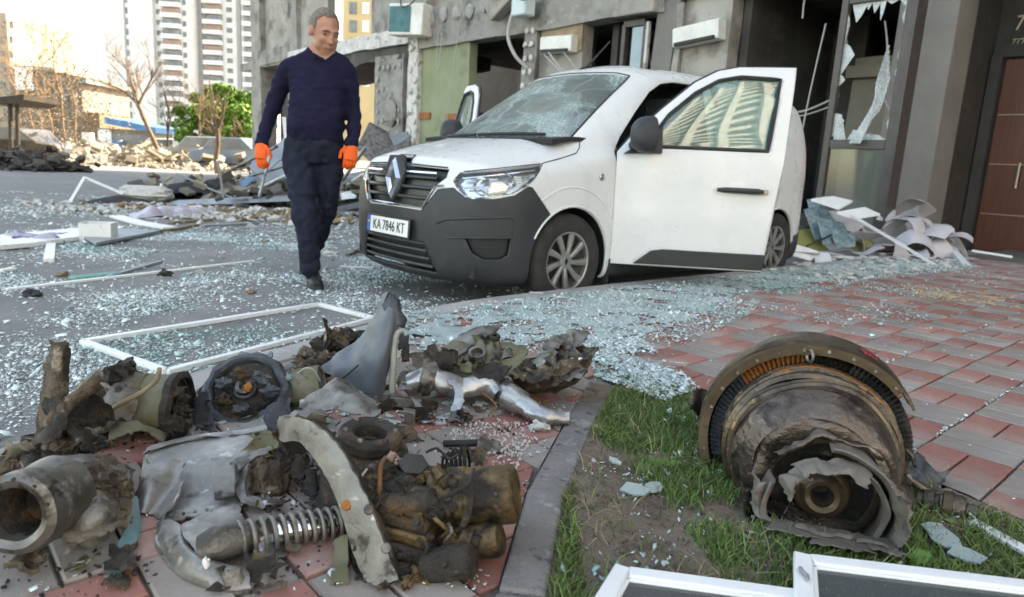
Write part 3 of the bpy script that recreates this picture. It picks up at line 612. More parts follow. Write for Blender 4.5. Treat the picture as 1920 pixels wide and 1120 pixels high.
loops.append(list(zip([-1.15,-1.16,-1.19,-1.24,-1.27,-1.31,-1.37,-1.44,-1.52,-1.65,-1.9,-2.4,-2.85,-3.2,-3.28,-3.3],[0,.26,.37,.42,.44,.455,.468,.478,.485,.495,.50,.50,.495,.48,.42,0],[1.81,1.806,1.797,1.788,1.785,1.785,1.787,1.79,1.795,1.80,1.807,1.80,1.787,1.765,1.757,1.762])))
cage=MB(); K=len(loops); vid={}
def vv(k,j,s):
    key=(k,j,1 if j in (0,J-1) else s)
    if key not in vid:
        p=loops[k][j]; vid[key]=len(cage.v); cage.v.append((p[0],p[1]*s,p[2]))
    return vid[key]
for s in (1,-1):
    for k in range(K-1):
        for j in range(J-1):
            q=(vv(k,j,s),vv(k,j+1,s),vv(k+1,j+1,s),vv(k+1,j,s)); cage.f.append(q if s>0 else q[::-1])
ctr=[]
for j in range(J):
    if j in (0,J-1): ctr.append(vv(K-1,j,1))
    else: ctr.append(len(cage.v)); cage.v.append((loops[-1][j][0],0,loops[-1][j][2]+.016))
for s in (1,-1):
    for j in range(J-1):
        q=[vv(K-1,j,s),vv(K-1,j+1,s),ctr[j+1],ctr[j]]; q=[a for i,a in enumerate(q) if a not in q[:i]]
        cage.f.append(tuple(q) if s>0 else tuple(q[::-1]))
cage.mi=[0]*len(cage.f)
co=cage.build('cage',M_paint,None,smooth=False,sub=3); bodyme=evalmesh(co,'body'); bpy.data.objects.remove(co)
bm=bmesh.new(); bm.from_mesh(bodyme)
tagl=bm.faces.layers.int.new('part')
def cut(planes, box, inside, pid, only=0):
    """split the skin along planes inside a box of the van, then hand faces whose centre passes the test to a part"""
    def inb(f): 
        c=f.calc_center_median(); return all(box[i][0]<=c[i]<=box[i][1] for i in range(3)) and f[tagl]==only
    for co_,no in planes:
        fs=[f for f in bm.faces if inb(f)]
        geom=list({v for f in fs for v in f.verts})+list({e for f in fs for e in f.edges})+fs
        bmesh.ops.bisect_plane(bm,geom=geom,dist=1e-5,plane_co=co_,plane_no=no)
    for f in bm.faces:
        if inb(f) and inside(f.calc_center_median()): f[tagl]=pid
def cut_side(poly, ybox, pid, axes=(0,2), ax=1, only=0, pad=.05):
    P=poly; n=len(P); planes=[]
    for i in range(n):
        a,b=P[i],P[(i+1)%n]; d=(b[0]-a[0],b[1]-a[1]); no=[0,0,0]; no[axes[0]]=-d[1]; no[axes[1]]=d[0]; p0=[0,0,0]; p0[axes[0]],p0[axes[1]]=a
        planes.append((Vector(p0),Vector(no).normalized()))
    box=[None]*3; box[axes[0]]=(min(p[0] for p in P)-pad,max(p[0] for p in P)+pad); box[axes[1]]=(min(p[1] for p in P)-pad,max(p[1] for p in P)+pad); box[ax]=ybox
    cut(planes,box,lambda c:inpoly(c[axes[0]],c[axes[1]],P),pid,only)
def cut_px(poly, box, pid, only=0, mirror=True):
    n=len(poly); rays=[vray(u,v) for u,v in poly]
    for s in ((1,-1) if mirror else (1,)):
        D=Matrix.Diagonal((1,s,1)); planes=[]
        for i in range(n):
            no=(D@rays[i]).cross(D@rays[(i+1)%n])
            if no.length>1e-6: planes.append((D@CAMV,no.normalized()))
        def ins(c,s=s):
            q=Vector((c.x,c.y*s,c.z)); w_=VM@q; d=w_-Vector((0,0,CAM_H)); z=d.dot(_fw); u=960+FPX*d.dot(_rt)/z; v=560-FPX*d.dot(_up)/z
            return inpoly(u,v,poly)
        bx_=[box[0],box[1] if s>0 else (-box[1][1],-box[1][0]),box[2]]
        cut(planes,bx_,ins,pid,only)
def circ(cx,cz,r,n=28,a0=0,a1=2*math.pi): return [(cx+r*math.cos(a0+(a1-a0)*i/n),cz+r*math.sin(a0+(a1-a0)*i/n)) for i in range(n)]
ARCH,DOORL,DOORR,WIN,WS,HEAD,GRIL,BUMP,CLAD,LOWG,FOG,DGAP=range(1,13)
ar=lambda cx,r:[(cx-r,.1)]+[(cx-r+.0,.28)]+[(cx+r*math.cos(t),.33+r*1.0*math.sin(t)) for t in [math.pi-math.pi*i/20 for i in range(21)]]+[(cx+r,.1)]
for cx,r in ((0,.365),(-2.812,.36)):
    for yb in ((.5,1),(-1,-.5)): cut_side(ar(cx,r),yb,ARCH)
DOOR=[(-.41,.30),(-.41,1.085),(-.50,1.19),(-.72,1.38),(-.94,1.555),(-1.10,1.635),(-1.25,1.665),(-1.64,1.678),(-1.58,1.2),(-1.50,.30)]
cut_side(DOOR,(.4,1),DOORL); cut_side(DOOR,(-1,-.4),DOORR)
WINP=[(-.60,1.135),(-1.455,1.145),(-1.525,1.595),(-1.25,1.60),(-1.10,1.57),(-.94,1.485),(-.76,1.34)]
cut_side(WINP,(.4,1),WIN,only=DOORL); cut_side(WINP,(-1,-.4),WIN,only=DOORR)
cut_side([(-.685,1.15),(-.60,1.145),(-.4,1.14),(0,1.137),(.4,1.14),(.60,1.145),(.685,1.15),(.565,1.61),(.54,1.665),(.45,1.685),(0,1.70),(-.45,1.685),(-.54,1.665),(-.565,1.61)],(-1.0,.3),WS,axes=(1,2),ax=0)
HP=[(850,338),(862,324),(935,318),(1018,308),(1012,322),(1000,340),(985,352),(960,364),(925,370),(885,374),(868,366),(855,350)]
cut_px(HP,((.2,1),(.15,1),(.6,1.1)),HEAD)
# grille (seen whole, symmetric): front projection
GP=[(-.44,.80),(-.345,.655),(.345,.655),(.44,.80),(.50,.85),(.495,.905),(.14,.915),(.09,.975),(-.09,.975),(-.14,.915),(-.495,.905),(-.50,.85)]
cut_side(GP,(.4,1),GRIL,axes=(1,2),ax=0)
# bumper: below this line
BP=[(640,365),(700,380),(790,395),(822,355),(850,352),(872,370),(925,374),(965,367),(990,350),(998,352),(1010,370),(1030,400),(1034,412),(1005,450),(985,560),(640,560)]
cut_px(BP,((.2,1),(-.02,1),(.1,.9)),BUMP)
cut_side([(-.52,.56),(.52,.56),(.5,.1),(-.5,.1)],(.5,1),BUMP,axes=(1,2),ax=0)
cut_side([(-.46,.235),(-.36,.425),(.36,.425),(.46,.235)],(.5,1),LOWG,axes=(1,2),ax=0,only=BUMP)
FP=[(838,448),(962,452),(955,482),(945,490),(905,492),(880,482)]
cut_px([(872,448),(958,446),(952,478),(938,487),(905,487),(884,474)],((.3,1),(.2,1),(.1,.6)),FOG,only=BUMP)
cut_side([(-.40,.15),(-.40,.335),(-2.45,.335),(-2.45,.15)],(.5,1),CLAD); cut_side([(-.40,.15),(-.40,.335),(-2.45,.335),(-2.45,.15)],(-1,-.5),CLAD)
cut_side([(-3.17,.15),(-3.17,.42),(-3.6,.48),(-3.6,.15)],(-1,1),CLAD)
def take(pids, name, m, off=0, solid=0, parent=van, side=0, xf=None, soff=-1):
    nb=bmesh.new(); vm={}
    for f in bm.faces:
        if f[tagl] in pids:
            c=f.calc_center_median()
            if side and c.y*side<0: continue
            q=[]
            for v in f.verts:
                if v not in vm:
                    p=v.co+v.normal*off; vm[v]=nb.verts.new(xf@p if xf is not None else p)
                q.append(vm[v])
            try: nb.faces.new(q).smooth=True
            except ValueError: pass
    me=bpy.data.meshes.new(name); nb.to_mesh(me); nb.free(); me.materials.append(m)
    o=bpy.data.objects.new(name,me); COL.objects.link(o); o.parent=parent
    if solid: q=o.modifiers.new('solid','SOLIDIFY'); q.thickness=solid; q.offset=soff
    return o
bm.normal_update()
take({0},'body',M_paint,solid=.018)
bump=take({BUMP},'bumper',M_plst,off=.006,solid=.02)
take({LOWG},'lower_intake',M_gloss,off=-.035)
for s_ in (1,-1): take({FOG},'fog_lamp_recess',M_gloss,off=-.03,side=s_)
take({CLAD},'sill_cladding',M_plst,off=.008,solid=.02)
take({WS},'windscreen',M_wscr,off=-.004,solid=.005)
take({GRIL},'grille',M_gloss,off=-.04)
for s,nm in ((1,'left'),(-1,'right')):
    h=take({HEAD},'headlight',M_refl,off=-.055,side=s)
    take({HEAD},'lens',M_lens,off=.002,solid=.004,side=s,parent=h)
# lines on the skin: bars snapped to the surface by casting from the survey
from mathutils.bvhtree import BVHTree
bvh=BVHTree.FromBMesh(bm)
def skin_px(u,v,off=.004):
    h=bvh.ray_cast(CAMV,vray(u,v).normalized())
    return (h[0]+h[1]*off*(1 if h[1].dot(vray(u,v))<0 else -1)) if h[0] is not None else None
def skin_yz(y,z,off=.004,x0=1.5):
    h=bvh.ray_cast(Vector((x0,y,z)),Vector((-1,0,0))); return h[0]+Vector((off,0,0)) if h[0] is not None else None
def skin_xz(x,z,s=1,off=.004):
    h=bvh.ray_cast(Vector((x,1.5*s,z)),Vector((0,-s,0))); return h[0]+Vector((0,off*s,0)) if h[0] is not None else None
def line(name,m,pts,r,n=6,sq=1.): 
    pts=[p for p in pts if p is not None]; b=MB(); b.tube(pts,r,n,sq=sq); return b.build(name,m,van)
def dens(P,k=6): 
    o=[]
    for i in range(len(P)-1):
        for t in range(k): o.append(tuple(P[i][c]+(P[i+1][c]-P[i][c])*t/k for c in range(2)))
    return o+[P[-1]]
# grille: slats, chrome and badge
for z in (.71,.775,.84): line('grille_slat',M_gloss,[skin_yz(y,z,-.012) for y in np.linspace(-.42 if z>.75 else -.36,.42 if z>.75 else .36,19)],.013,6)
for s in (-1,1): line('chrome_bar',M_chrome,[skin_yz(s*y,.872,.002) for y in np.linspace(.13,.42,8)],.010)
line('chrome_trim',M_chrome,[skin_yz(y,z,.006) for y,z in dens([(-.50,.80),(-.435,.79),(-.345,.65),(.345,.65),(.435,.79),(.50,.80)],6)],.009)
bh=empty('emblem'); bh.parent=van; bpy.data.objects.remove(bh)
yz0=skin_yz(0,.82,.0)
bdM=Matrix.Translation((yz0.x-.02,0,.82))@Matrix(((0,0,1,0),(1,0,0,0),(0,1,0,0),(0,0,0,1)))@Matrix.Rotation(RAD(-6),4,'X')
b=MB(); b.prism([(0,-.165),(.085,-.07),(.125,.05),(.085,.155),(-.085,.155),(-.125,.05),(-.085,-.07)],.03,bdM); b.build('emblem_plinth',M_plst,van,bevel=.008)
b=MB(); o_=[(0,.14),(.088,0),(0,-.14),(-.088,0)]; i_=[(0,.085),(.040,0),(0,-.085),(-.040,0)]
for k in range(4):
    l=(k+1)%4; b.add([bdM@Vector((*o_[k],.032)),bdM@Vector((*o_[l],.032)),bdM@Vector((*i_[l],.032)),bdM@Vector((*i_[k],.032)),bdM@Vector(((o_[k][0]+i_[k][0])/2,(o_[k][1]+i_[k][1])/2,.055)),bdM@Vector(((o_[l][0]+i_[l][0])/2,(o_[l][1]+i_[l][1])/2,.055))],[(0,1,5,4),(4,5,2,3)])
b.build('emblem',M_chrome,van,smooth=False)
# lower intake slats
for z in (.27,.32,.37,.415): line('intake_slat',M_plst,[skin_yz(y,z,-.006) for y in np.linspace(-.44+(z-.23)*.45,.44-(z-.23)*.45,19)],.012,6)
# bumper recess edge above the fog lamp
line('bumper_crease',M_plst,[skin_px(u,v,.008) for u,v in dens([(820,418),(835,412),(960,408),(964,414),(960,446),(838,446)],5)],.007)
# plate
pp=skin_yz(0,.505,.02); pM=Matrix.Translation((pp.x+.01,0,.50))@Matrix(((0,0,1,0),(1,0,0,0),(0,1,0,0),(0,0,0,1)))@Matrix.Rotation(RAD(-3),4,'X')
m=MB(); m.box((0,0,-.004),(.545,.135,.012),pM); pl=m.build('number_plate',M_gloss,van,bevel=.004)
m=MB(); m.box((.02,0,.004),(.475,.108,.004),pM); m.build('plate_face',M_platew,pl); m=MB(); m.box((-.2395,0,.004),(.041,.108,.004),pM); m.build('plate_band',M_plateb,pl); m=MB(); m.box((-.239,.012,.0068),(.028,.010,.001),pM); m.build('plate_flag',M_platey,pl)
text_mesh('KA 7846 KT',.098,.0012,'plate_lettering',M_ink,pM@Matrix.Translation((.022,-.003,.0075)),pl,sx=.80)
# headlamp internals
for s in (1,-1):
    pass
def lampbits(s):
    P=lambda u,v,o:(lambda q:None if q is None else Vector((q.x,q.y*s,q.z)))(skin_px(u,v,o))
    for pts,r,nm,m in (([(866,334),(930,327),(1004,318)],.006,'lamp_trim',M_chrome),([(870,352),(898,351),(918,364),(955,358),(990,340)],.007,'daylight_bar',M_platew)):
        q=[P(u,v,-.012) for u,v in dens(pts,5)]; line(nm,m,[x for x in q if x],r)
    for u,v,r in ((908,344,.055),(958,337,.058)):
        c=P(u,v,-.06)
        if c is None: continue
        mm=MB(); mm.lathe([(r,.05),(r*.9,.0),(r*.6,-.03),(r*.25,-.045),(r*.22,.0),(.001,.012)],20,frame(c,(.85,.35*s,.05))); mm.build('lamp_bowl',M_chrome,van)
    for k in range(4):
        c=P(972+k*1.5,330+k*5,-.02)
        if c: mm=MB(); mm.box((0,0,0),(.008,.045,.010),Matrix.Translation(c)@Matrix.Rotation(.9*s,4,'Z')); mm.build('lamp_segment',M_platew,van)
lampbits(1); lampbits(-1)
# shut lines
line('bonnet_gap',M_blk,[skin_px(u,v,.0005) for u,v in dens([(1019,306),(1050,298),(1080,288),(1086,278),(1087,264)],8)],.004)
line('bonnet_gap',M_blk,[skin_px(u,v,.0005) for u,v in dens([(870,322),(935,316),(1018,307)],8)],.004)
line('bonnet_edge',M_blk,[skin_yz(y,z,.002) for y,z in dens([(-.48,.912),(-.14,.922),(-.09,.98),(.09,.98),(.14,.922),(.48,.912)],8)],.005)
line('arch_lip',M_paint,[skin_xz(.375*math.cos(t),.33+.375*math.sin(t),1,.002) for t in np.linspace(.45,math.pi-.12,30)],.010)
line('arch_crease',M_paint,[skin_xz(.47*math.cos(t),.36+.47*math.sin(t),1,-.004) for t in np.linspace(.6,math.pi-.5,30)],.010)
line('arch_lip',M_paint,[skin_xz(-2.812+.37*math.cos(t),.33+.37*math.sin(t),1,.002) for t in np.linspace(.1,math.pi-.12,30)],.010)
line('windscreen_seal',M_blk,[skin_yz(y,z,.003,1.0) for y,z in dens([(-.69,1.145),(-.4,1.135),(0,1.132),(.4,1.135),(.67,1.145)],6)],.007)
line('windscreen_seal',M_blk,[skin_yz(y,z,.002,1.0) for y,z in dens([(.69,1.15),(.57,1.61),(.545,1.668),(.45,1.69),(0,1.705),(-.45,1.69),(-.545,1.668),(-.57,1.61),(-.69,1.15)],6)],.007)
for p in (skin_px(1128,332,.008),):
    m=MB(); m.lathe([(.001,.008),(.022,.006),(.026,.0)],16,frame(p,(0,1,.05))); m.build('side_repeater',M_refl,van)
for y0,y1 in ((.55,-.05),(-.08,-.6)): line('wiper',M_blk,[skin_yz(y,1.165+.01*math.sin(3*y),.018,1.0) for y in np.linspace(y0,y1,9)],.011)
# aerial
ab=bvh.ray_cast(Vector((-.93,0,3)),Vector((0,0,-1)))[0]
m=MB(); m.prism([(-.10,0),(.05,0),(-.06,.045)],.035,Matrix.Translation(ab+Vector((0,.017,-.005)))@Matrix.Rotation(math.pi/2,4,'X')); m.build('aerial_base',M_blk,van,bevel=.006)
m=MB(); m.tube([ab+Vector((-.05,0,.03)),ab+Vector((-.30,0,.26))],[.011,.007],8); m.build('aerial',M_blk,van)
# roof ribs
for y in (.22,.44,-.22,-.44): 
    P=[bvh.ray_cast(Vector((x,y,3)),Vector((0,0,-1)))[0] for x in np.linspace(-1.35,-3.1,14)]; m=MB(); m.tube([p-Vector((0,0,.004)) for p in P],.010,6); m.build('roof_rib',M_paint,van)
# under-body, interior, wheel wells
m=MB(); m.box((-1.35,0,.27),(4.1,1.45,.08)); m.build('underbody',M_dark,van)
m=MB(); m.box((.05,0,.62),(.9,1.15,.75)); m.build('engine_bay',M_dark,van)
m=MB(); m.box((-1.75,0,1.0),(.05,1.5,1.35)); m.build('bulkhead',M_dark,van)
m=MB(); m.grid(10,12,lambda u,v:Vector((.10-.62*u,-.74+1.48*v,1.12-.04*u+.05*math.sin(3.1*u)-.25*max(0,u-.8)*4))); m.build('dashboard',M_dark,van,solid=.03)
for y in (.38,-.38):
    m=MB(); m.box((-1.15,y,.62),(.5,.48,.2)); m.box((-1.45,y,1.0),(.16,.46,.75),Matrix.Rotation(0,4,'Y')); st=m.build('seat',M_seat,van,bevel=.06,bseg=3); m=MB(); m.box((-1.5,y,1.48),(.1,.26,.18)); m.build('headrest',M_seat,st,bevel=.04)
m=MB(); m.lathe([(.165,0),(.18,.014),(.195,0),(.18,-.014),(.165,0)],28,frame((-.62,.38,1.08),(-.85,0,.45))); m.tube([(-.62,.38,1.08),(-.40,.38,1.0)],.03,8); sw=m.build('steering_wheel',M_gloss,van)
m=MB(); m.blob((-.60,.38,1.12),(.15,.26,.21),4,.35,10,2.5); m.build('airbag',M_bag,van)
m=MB(); m.blob((-.42,-.38,1.17),(.20,.30,.16),9,.35,10,2.5); m.build('airbag',M_bag,van)
# wheels
tp=[(.205,-.09),(.235,-.100),(.290,-.102),(.312,-.09),(.325,-.06),(.327,0),(.325,.06),(.312,.09),(.290,.102),(.235,.100),(.205,.09)]
def wheel(x,y,steer=0):
    s=1 if y>0 else -1
    w=empty('wheel',(x,y,.327),(0,0,steer)); w.parent=van
    T=Matrix.Rotation(-math.pi/2*s,4,'X')
    m=MB(); m.lathe(tp,48,T)
    for k in range(4): pass
    ty=m.build('tyre',M_tyre,w)
    m=MB(); m.lathe([(.217,.070),(.213,.082),(.200,.083),(.196,.060),(.15,.03),(.05,.03),(.001,.03)],48,T); m.build('rim',M_blk,w)
    m=MB(); m.lathe([(.001,.074),(.04,.074),(.058,.070),(.06,.05)],24,T); m.build('hub_cap',M_rim,w); m=MB(); m.prism([(0,.026),(.016,0),(0,-.026),(-.016,0)],.003,T@Matrix.Translation((0,0,.0745))); m.build('hub_emblem',M_gloss,w)
    m=MB(); m.lathe([(.218,.060),(.216,.084),(.205,.090),(.192,.086),(.190,.06)],48,T); m.build('rim_edge',M_rim,w)
    for k in range(9):
        a=2*math.pi*k/9+.2; R_=T@Matrix.Rotation(a,4,'Z'); m=MB()
        rings=[]
        for r_,wd,z,tw in ((.045,.030,.072,.0),(.09,.036,.076,.02),(.14,.044,.076,.05),(.175,.050,.078,.08),(.197,.046,.080,.10)):
            c=Vector((r_*math.cos(tw),r_*math.sin(tw),0)); tdir=Vector((-math.sin(tw),math.cos(tw),0))
            rings.append([R_@(c+tdir*wd*q+Vector((0,0,z-(.018 if abs(q)>.45 else (.0 if abs(q)<.3 else .004))))) for q in (-.5,-.40,-.1,.1,.40,.5)])
        m.loft(rings,closed=False); m.build('wheel_spoke',M_rim,w,solid=.004)
    return w
for x in (0,-2.812):
    for y in (.775,-.775): wheel(x,y)
for x in (0,-2.812):
    for s in (1,-1):
        m=MB(); m.lathe([(.385,-.25),(.385,.0)],30,Matrix.Translation((x,.83*s,.36))@Matrix.Rotation(-math.pi/2*s,4,'X'),a0=0 if s<0 else math.pi,a1=math.pi if s<0 else 2*math.pi); m.box((x,.60*s,.45),(.74,.02,.6)); m.build('wheel_well',M_dark,van,solid=.01)
m=MB(); m.box((-.405,.80,.27),(.02,.16,.24)); m.build('mud_flap',M_blk,van)
# doors
def door(s,ang,flag):
    hx,hy=-.415,.878*s
    dn=empty('front_door',(hx,hy,0),(0,0,-ang*s)); dn.parent=van
    X=Matrix.Translation((-hx,-hy,0))
    take({DOORL if s>0 else DOORR},'door_skin',M_paint,side=s,xf=X,parent=dn,solid=.035)
    gl=take({WIN},'door_glass',M_autog,off=-.012,side=s,xf=X,parent=dn,solid=.004)
    loop=WINP+[WINP[0]]
    pts=[skin_xz(x,z,s,.002) for x,z in dens(loop,6)]; b=MB(); b.tube([X@p for p in pts],.013,6); b.build('window_seal',M_blk,dn)
    pts=[skin_xz(x,z,s,-.03) for x,z in dens(DOOR+[DOOR[0]],4)]; b=MB(); b.tube([X@p for p in pts],.012,6); b.build('door_seal',M_blk,dn)
    # lower trim
    b=MB(); prof=[(-.58,.312),(-1.50,.312),(-1.512,.425),(-.78,.425),(-.70,.41)]
    P=[skin_xz(x,z,s,.004) for x,z in prof]; b.slab3([X@p for p in P],(0,.022*s,0)); b.build('door_trim',M_plst,dn,bevel=.008)
    # handle
    b=MB(); P=[skin_xz(x,.865,s,.03) for x in (-1.12,-1.17,-1.28,-1.40,-1.44)]; b.tube([X@p for p in P],[.012,.019,.020,.021,.014],8,sq=1.); hb=b.build('door_handle',M_plst,dn)
    b=MB(); P=skin_xz(-1.45,.865,s,.022); b.box(X@P,(.05,.03,.034)); b.build('lock_cap',M_sign,dn,bevel=.006)
    b=MB(); P=skin_xz(-1.27,.885,s,-.008); b.blob(X@P,(.11,.012,.055),1,0,8); b.build('handle_cup',M_paint,dn)
    # mirror
    P=X@skin_xz(-.60,1.13,s,.0); b=MB(); b.slab3([X@skin_xz(x,z,s,.004) for x,z in ((-.45,1.075),(-.72,1.09),(-.72,1.26),(-.60,1.17))],(0,.02*s,0)); b.build('mirror_mount',M_plst,dn,bevel=.006)
    mc=P+Vector((.05,.16*s,.075)); mm=empty('wing_mirror',mc,(0,0,ang*s*.55)); mm.parent=dn
    b=MB(); rings=[]
    for q in range(9):
        t=q/8; k=math.sin(math.pi*(.08+.42*t/1.0))**.6 if t<1 else 1
        k=(1-(1-t)**2.4)**.5 if t>0 else .12
        rings.append([Vector((.075-.135*t,.105*k*((abs(math.cos(a))**.7)*(1 if math.cos(a)>0 else -1)),.125*k*((abs(math.sin(a))**.7)*(1 if math.sin(a)>0 else -1)))) for a in [2*math.pi*i/20 for i in range(20)]])
    b.loft(rings); b.build('mirror_shell',M_plst,mm)
    b=MB(); b.tube([Vector((0,-.02*s,-.05)),Vector((-.03,-.15*s,-.07))],[.05,.035],10); b.build('mirror_arm',M_plst,mm)
    # inner card
    b=MB(); b.slab3([X@skin_xz(x,z,s,-.045) for x,z in ((-.47,.40),(-1.50,.40),(-1.50,1.10),(-.52,1.10))],(0,-.03*s,0)); b.build('door_card',M_dark,dn)
    b=MB(); b.beam(X@skin_xz(-.9,.85,s,-.085),X@skin_xz(-1.35,.88,s,-.085),.06,.05); b.build('arm_rest',M_plst,dn)
    for ch in dn.children_recursive:
        if ch.type=='MESH':
            for v_ in ch.data.vertices:
                if v_.co.z+ch.matrix_basis.translation.z*0>1.15 and ch.parent==dn: v_.co.z+=.11*(v_.co.z-1.15)
    return dn
door(1,RAD(43),0); door(-1,RAD(62),1)
# rear lamp, fuel side gap
line('tail_lamp',mat('tail lamp red',(.16,.012,.01),rough=.3),[skin_xz(-3.44,z,1,-.004) for z in np.linspace(.75,1.35,10)],.014)
bm.free()
# ================================================================ the walking man
M_skin = mat('skin',(.46,.23,.155),(.40,.185,.125),sc=14,rough=.55,rvar=.08,bump=.15,bsc=120,bdist=.004,c3=(.44,.165,.115),sc3=9,t3=.55,w3=.2)
M_hair = mat('greying hair',(.12,.095,.075),(.20,.172,.145),sc=60,rough=.8,bump=.6,bsc=180,bdist=.006)
M_swt = mat('navy knit sweater',(.0105,.0100,.029),(.0135,.0125,.037),sc=10,rough=.92,bump=.35,bsc=260,bdist=.004,bump2=1.,bsc2=11,spec=.2)
M_trs = mat('navy work trousers',(.012,.0155,.030),(.018,.0215,.038),sc=8,rough=.85,bump=.2,bsc=200,bdist=.004,bump2=.9,bsc2=12,spec=.25)
M_glv = mat('orange rubber-coated glove',(.95,.13,.012),(.85,.105,.01),sc=20,rough=.6,bump=.3,bsc=160,bdist=.004)
M_shoe = mat('dark leather shoe',(.02,.02,.022),(.03,.03,.032),sc=12,rough=.55,bump=.2,bsc=60)
M_sole = mat('rubber sole',(.035,.034,.033),rough=.8); M_eye = mat('eye dark',(.02,.012,.01),rough=.3); M_lip = mat('lip',(.33,.12,.09),rough=.5); M_brow = mat('brow',(.13,.085,.06),rough=.9)
PY=4.72
man=empty('person',(-1.40,PY,0)); tag(man,'walking man in navy sweater and dark trousers with bright orange gloves','person')
def remesh(mb, vox, it, name, m, parent=man, wr=None):
    o=mb.build(name,m,None,smooth=False); q=o.modifiers.new('r','REMESH'); q.mode='VOXEL'; q.voxel_size=vox; q.use_smooth_shade=True
    q=o.modifiers.new('s','SMOOTH'); q.factor=.5; q.iterations=it
    me=evalmesh(o,name); bpy.data.objects.remove(o)
    if not me.materials: me.materials.append(m)
    if wr:
        amt,fr,st=wr; n=len(me.vertices); nr=[v.normal.copy() for v in me.vertices]
        for i,v in enumerate(me.vertices):
            p=Vector((v.co.x*fr*st[0],v.co.y*fr*st[1],v.co.z*fr*st[2])); h=mn.noise(p)+.5*mn.noise(p*2.1)
            v.co+=nr[i]*amt*(abs(h)*1.6-.45)
    for p in me.polygons: p.use_smooth=True
    o=bpy.data.objects.new(name,me); COL.objects.link(o); adopt(o,parent); return o
def ring(c,rx,ry,n=20,tilt=0,pw=1.):
    c=Vector(c); out=[]
    for i in range(n):
        t=2*math.pi*i/n; x=math.cos(t); y=math.sin(t); x=math.copysign(abs(x)**pw,x); y=math.copysign(abs(y)**pw,y)
        out.append(c+Vector((rx*x,ry*y,tilt*rx*x)))
    return out
# joints surveyed on the photograph at the man's own distance
P=lambda u,v,dy=0.: at(u,v,PY+dy)
def torso(k,b0=0):
    R=[(88,603,24,.075,.0,.0),(98,603,34,.085,.0,.02),(108,602,56,.095,.0,.04),(122,600,67,.115,.0,.03),(145,598,64,.130,.0,0),(175,597,61,.140,-.01,0),(205,595,60,.150,-.02,0),(232,592,60,.160,-.03,0),(250,591,60,.158,-.025,0),(262+b0,591,59,.150,-.015,0)]
    m=MB(); m.loft([ring(P(u,v,dy),hw/(300+28*min(1,max(0,(v-100)/40)))*k,hd*k*.95,24,tl,.85) for v,u,hw,hd,dy,tl in R]); return m
def arm(m,pts,rs): m.tube(spline([P(*p) for p in pts],5),[rs[min(int(i/5),len(rs)-2)]*(1-(i%5)/5)+rs[min(int(i/5)+1,len(rs)-1)]*((i%5)/5) for i in range(5*(len(pts)-1)+1)],14)
AL=[(552,124,.0),(537,142,.01),(524,170,.02),(512,202,.03),(500,237,-.02),(491,272,-.08)]
AR=[(640,126,.0),(652,144,.01),(657,172,.03),(662,202,.04),(664,238,.0),(659,276,-.05)]
def legs(k,m,hem=0):
    for pts,rs in (([(563,262,.0),(563,300,-.02),(566,350,-.05),(572,400,-.08),(577,450,-.06),(581,500,-.03),(584,507+hem,-.01)],[.106,.107,.095,.084,.076,.070,.068]),
                   ([(616,262,.02),(618,300,.03),(616,345,.06),(613,385,.10),(600,430,.28),(586,470,.48),(575,498+hem*.5,.62)],[.106,.103,.088,.076,.070,.066,.064])):
        arm(m,pts,[r*k for r in rs])
body=torso(.93,0)
arm(body,AL,[.066,.060,.053,.046,.040,.033]); arm(body,AR,[.066,.060,.053,.046,.040,.033]); legs(.86,body,-4)
# head: local frame turned to the side and bowed
hc=P(609,62,-.05); yaw=RAD(40); 
Hf=Vector((math.sin(yaw),-math.cos(yaw),0)); Hf=(Hf*math.cos(RAD(22))-Vector((0,0,1))*math.sin(RAD(22))).normalized(); Hr=Hf.cross(Vector((0,0,1))).normalized(); Hu=Hr.cross(Hf)
HM=Matrix((Hr,Hf,Hu)).transposed().to_4x4(); HM=HM@Matrix.Scale(1.06,4); HM.translation=hc
HS=1.0
def hb(m,c,r,n=12,amp=0,rot=None): 
    T=HM if rot is None else HM@Matrix.Translation(c)@rot@Matrix.Translation(-Vector(c))
    b=MB(); b.blob(c,r,1,amp,n); m.add([T@Vector(p) for p in b.v],b.f)
hm=MB()
hb(hm,(0,-.018,.035),(.080,.104,.100)); hb(hm,(0,.015,.0),(.072,.080,.108)); hb(hm,(0,.028,-.062),(.060,.068,.062)); hb(hm,(0,.060,-.088),(.030,.034,.028))
hb(hm,(0,.078,.030),(.058,.026,.018)); hb(hm,(.036,.068,-.022),(.026,.026,.026)); hb(hm,(-.036,.068,-.022),(.026,.026,.026))
hb(hm,(0,.098,-.008),(.012,.020,.032),10,0,Matrix.Rotation(RAD(18),4,'X')); hb(hm,(0,.110,-.028),(.016,.018,.013)); hb(hm,(.014,.098,-.030),(.011,.014,.010)); hb(hm,(-.014,.098,-.030),(.011,.014,.010))
hb(hm,(0,.090,-.058),(.030,.016,.014)); hb(hm,(.044,.035,-.055),(.026,.042,.04)); hb(hm,(-.044,.035,-.055),(.026,.042,.04)); hb(hm,(0,.045,-.105),(.045,.04,.02))
for s in (1,-1): hb(hm,(.086*s,-.012,-.004),(.012,.024,.036),10,0,Matrix.Rotation(RAD(14)*s,4,'Z')@Matrix.Rotation(RAD(-12),4,'X'))
body.add(hm.v,hm.f)
body.tube([HM@Vector((0,-.015,-.05)),HM@Vector((0,-.03,-.10)),P(603,104,.01),P(602,122,.02)],[.066,.068,.078,.10],16)
bo=remesh(body,.0075,5,'body',M_skin)
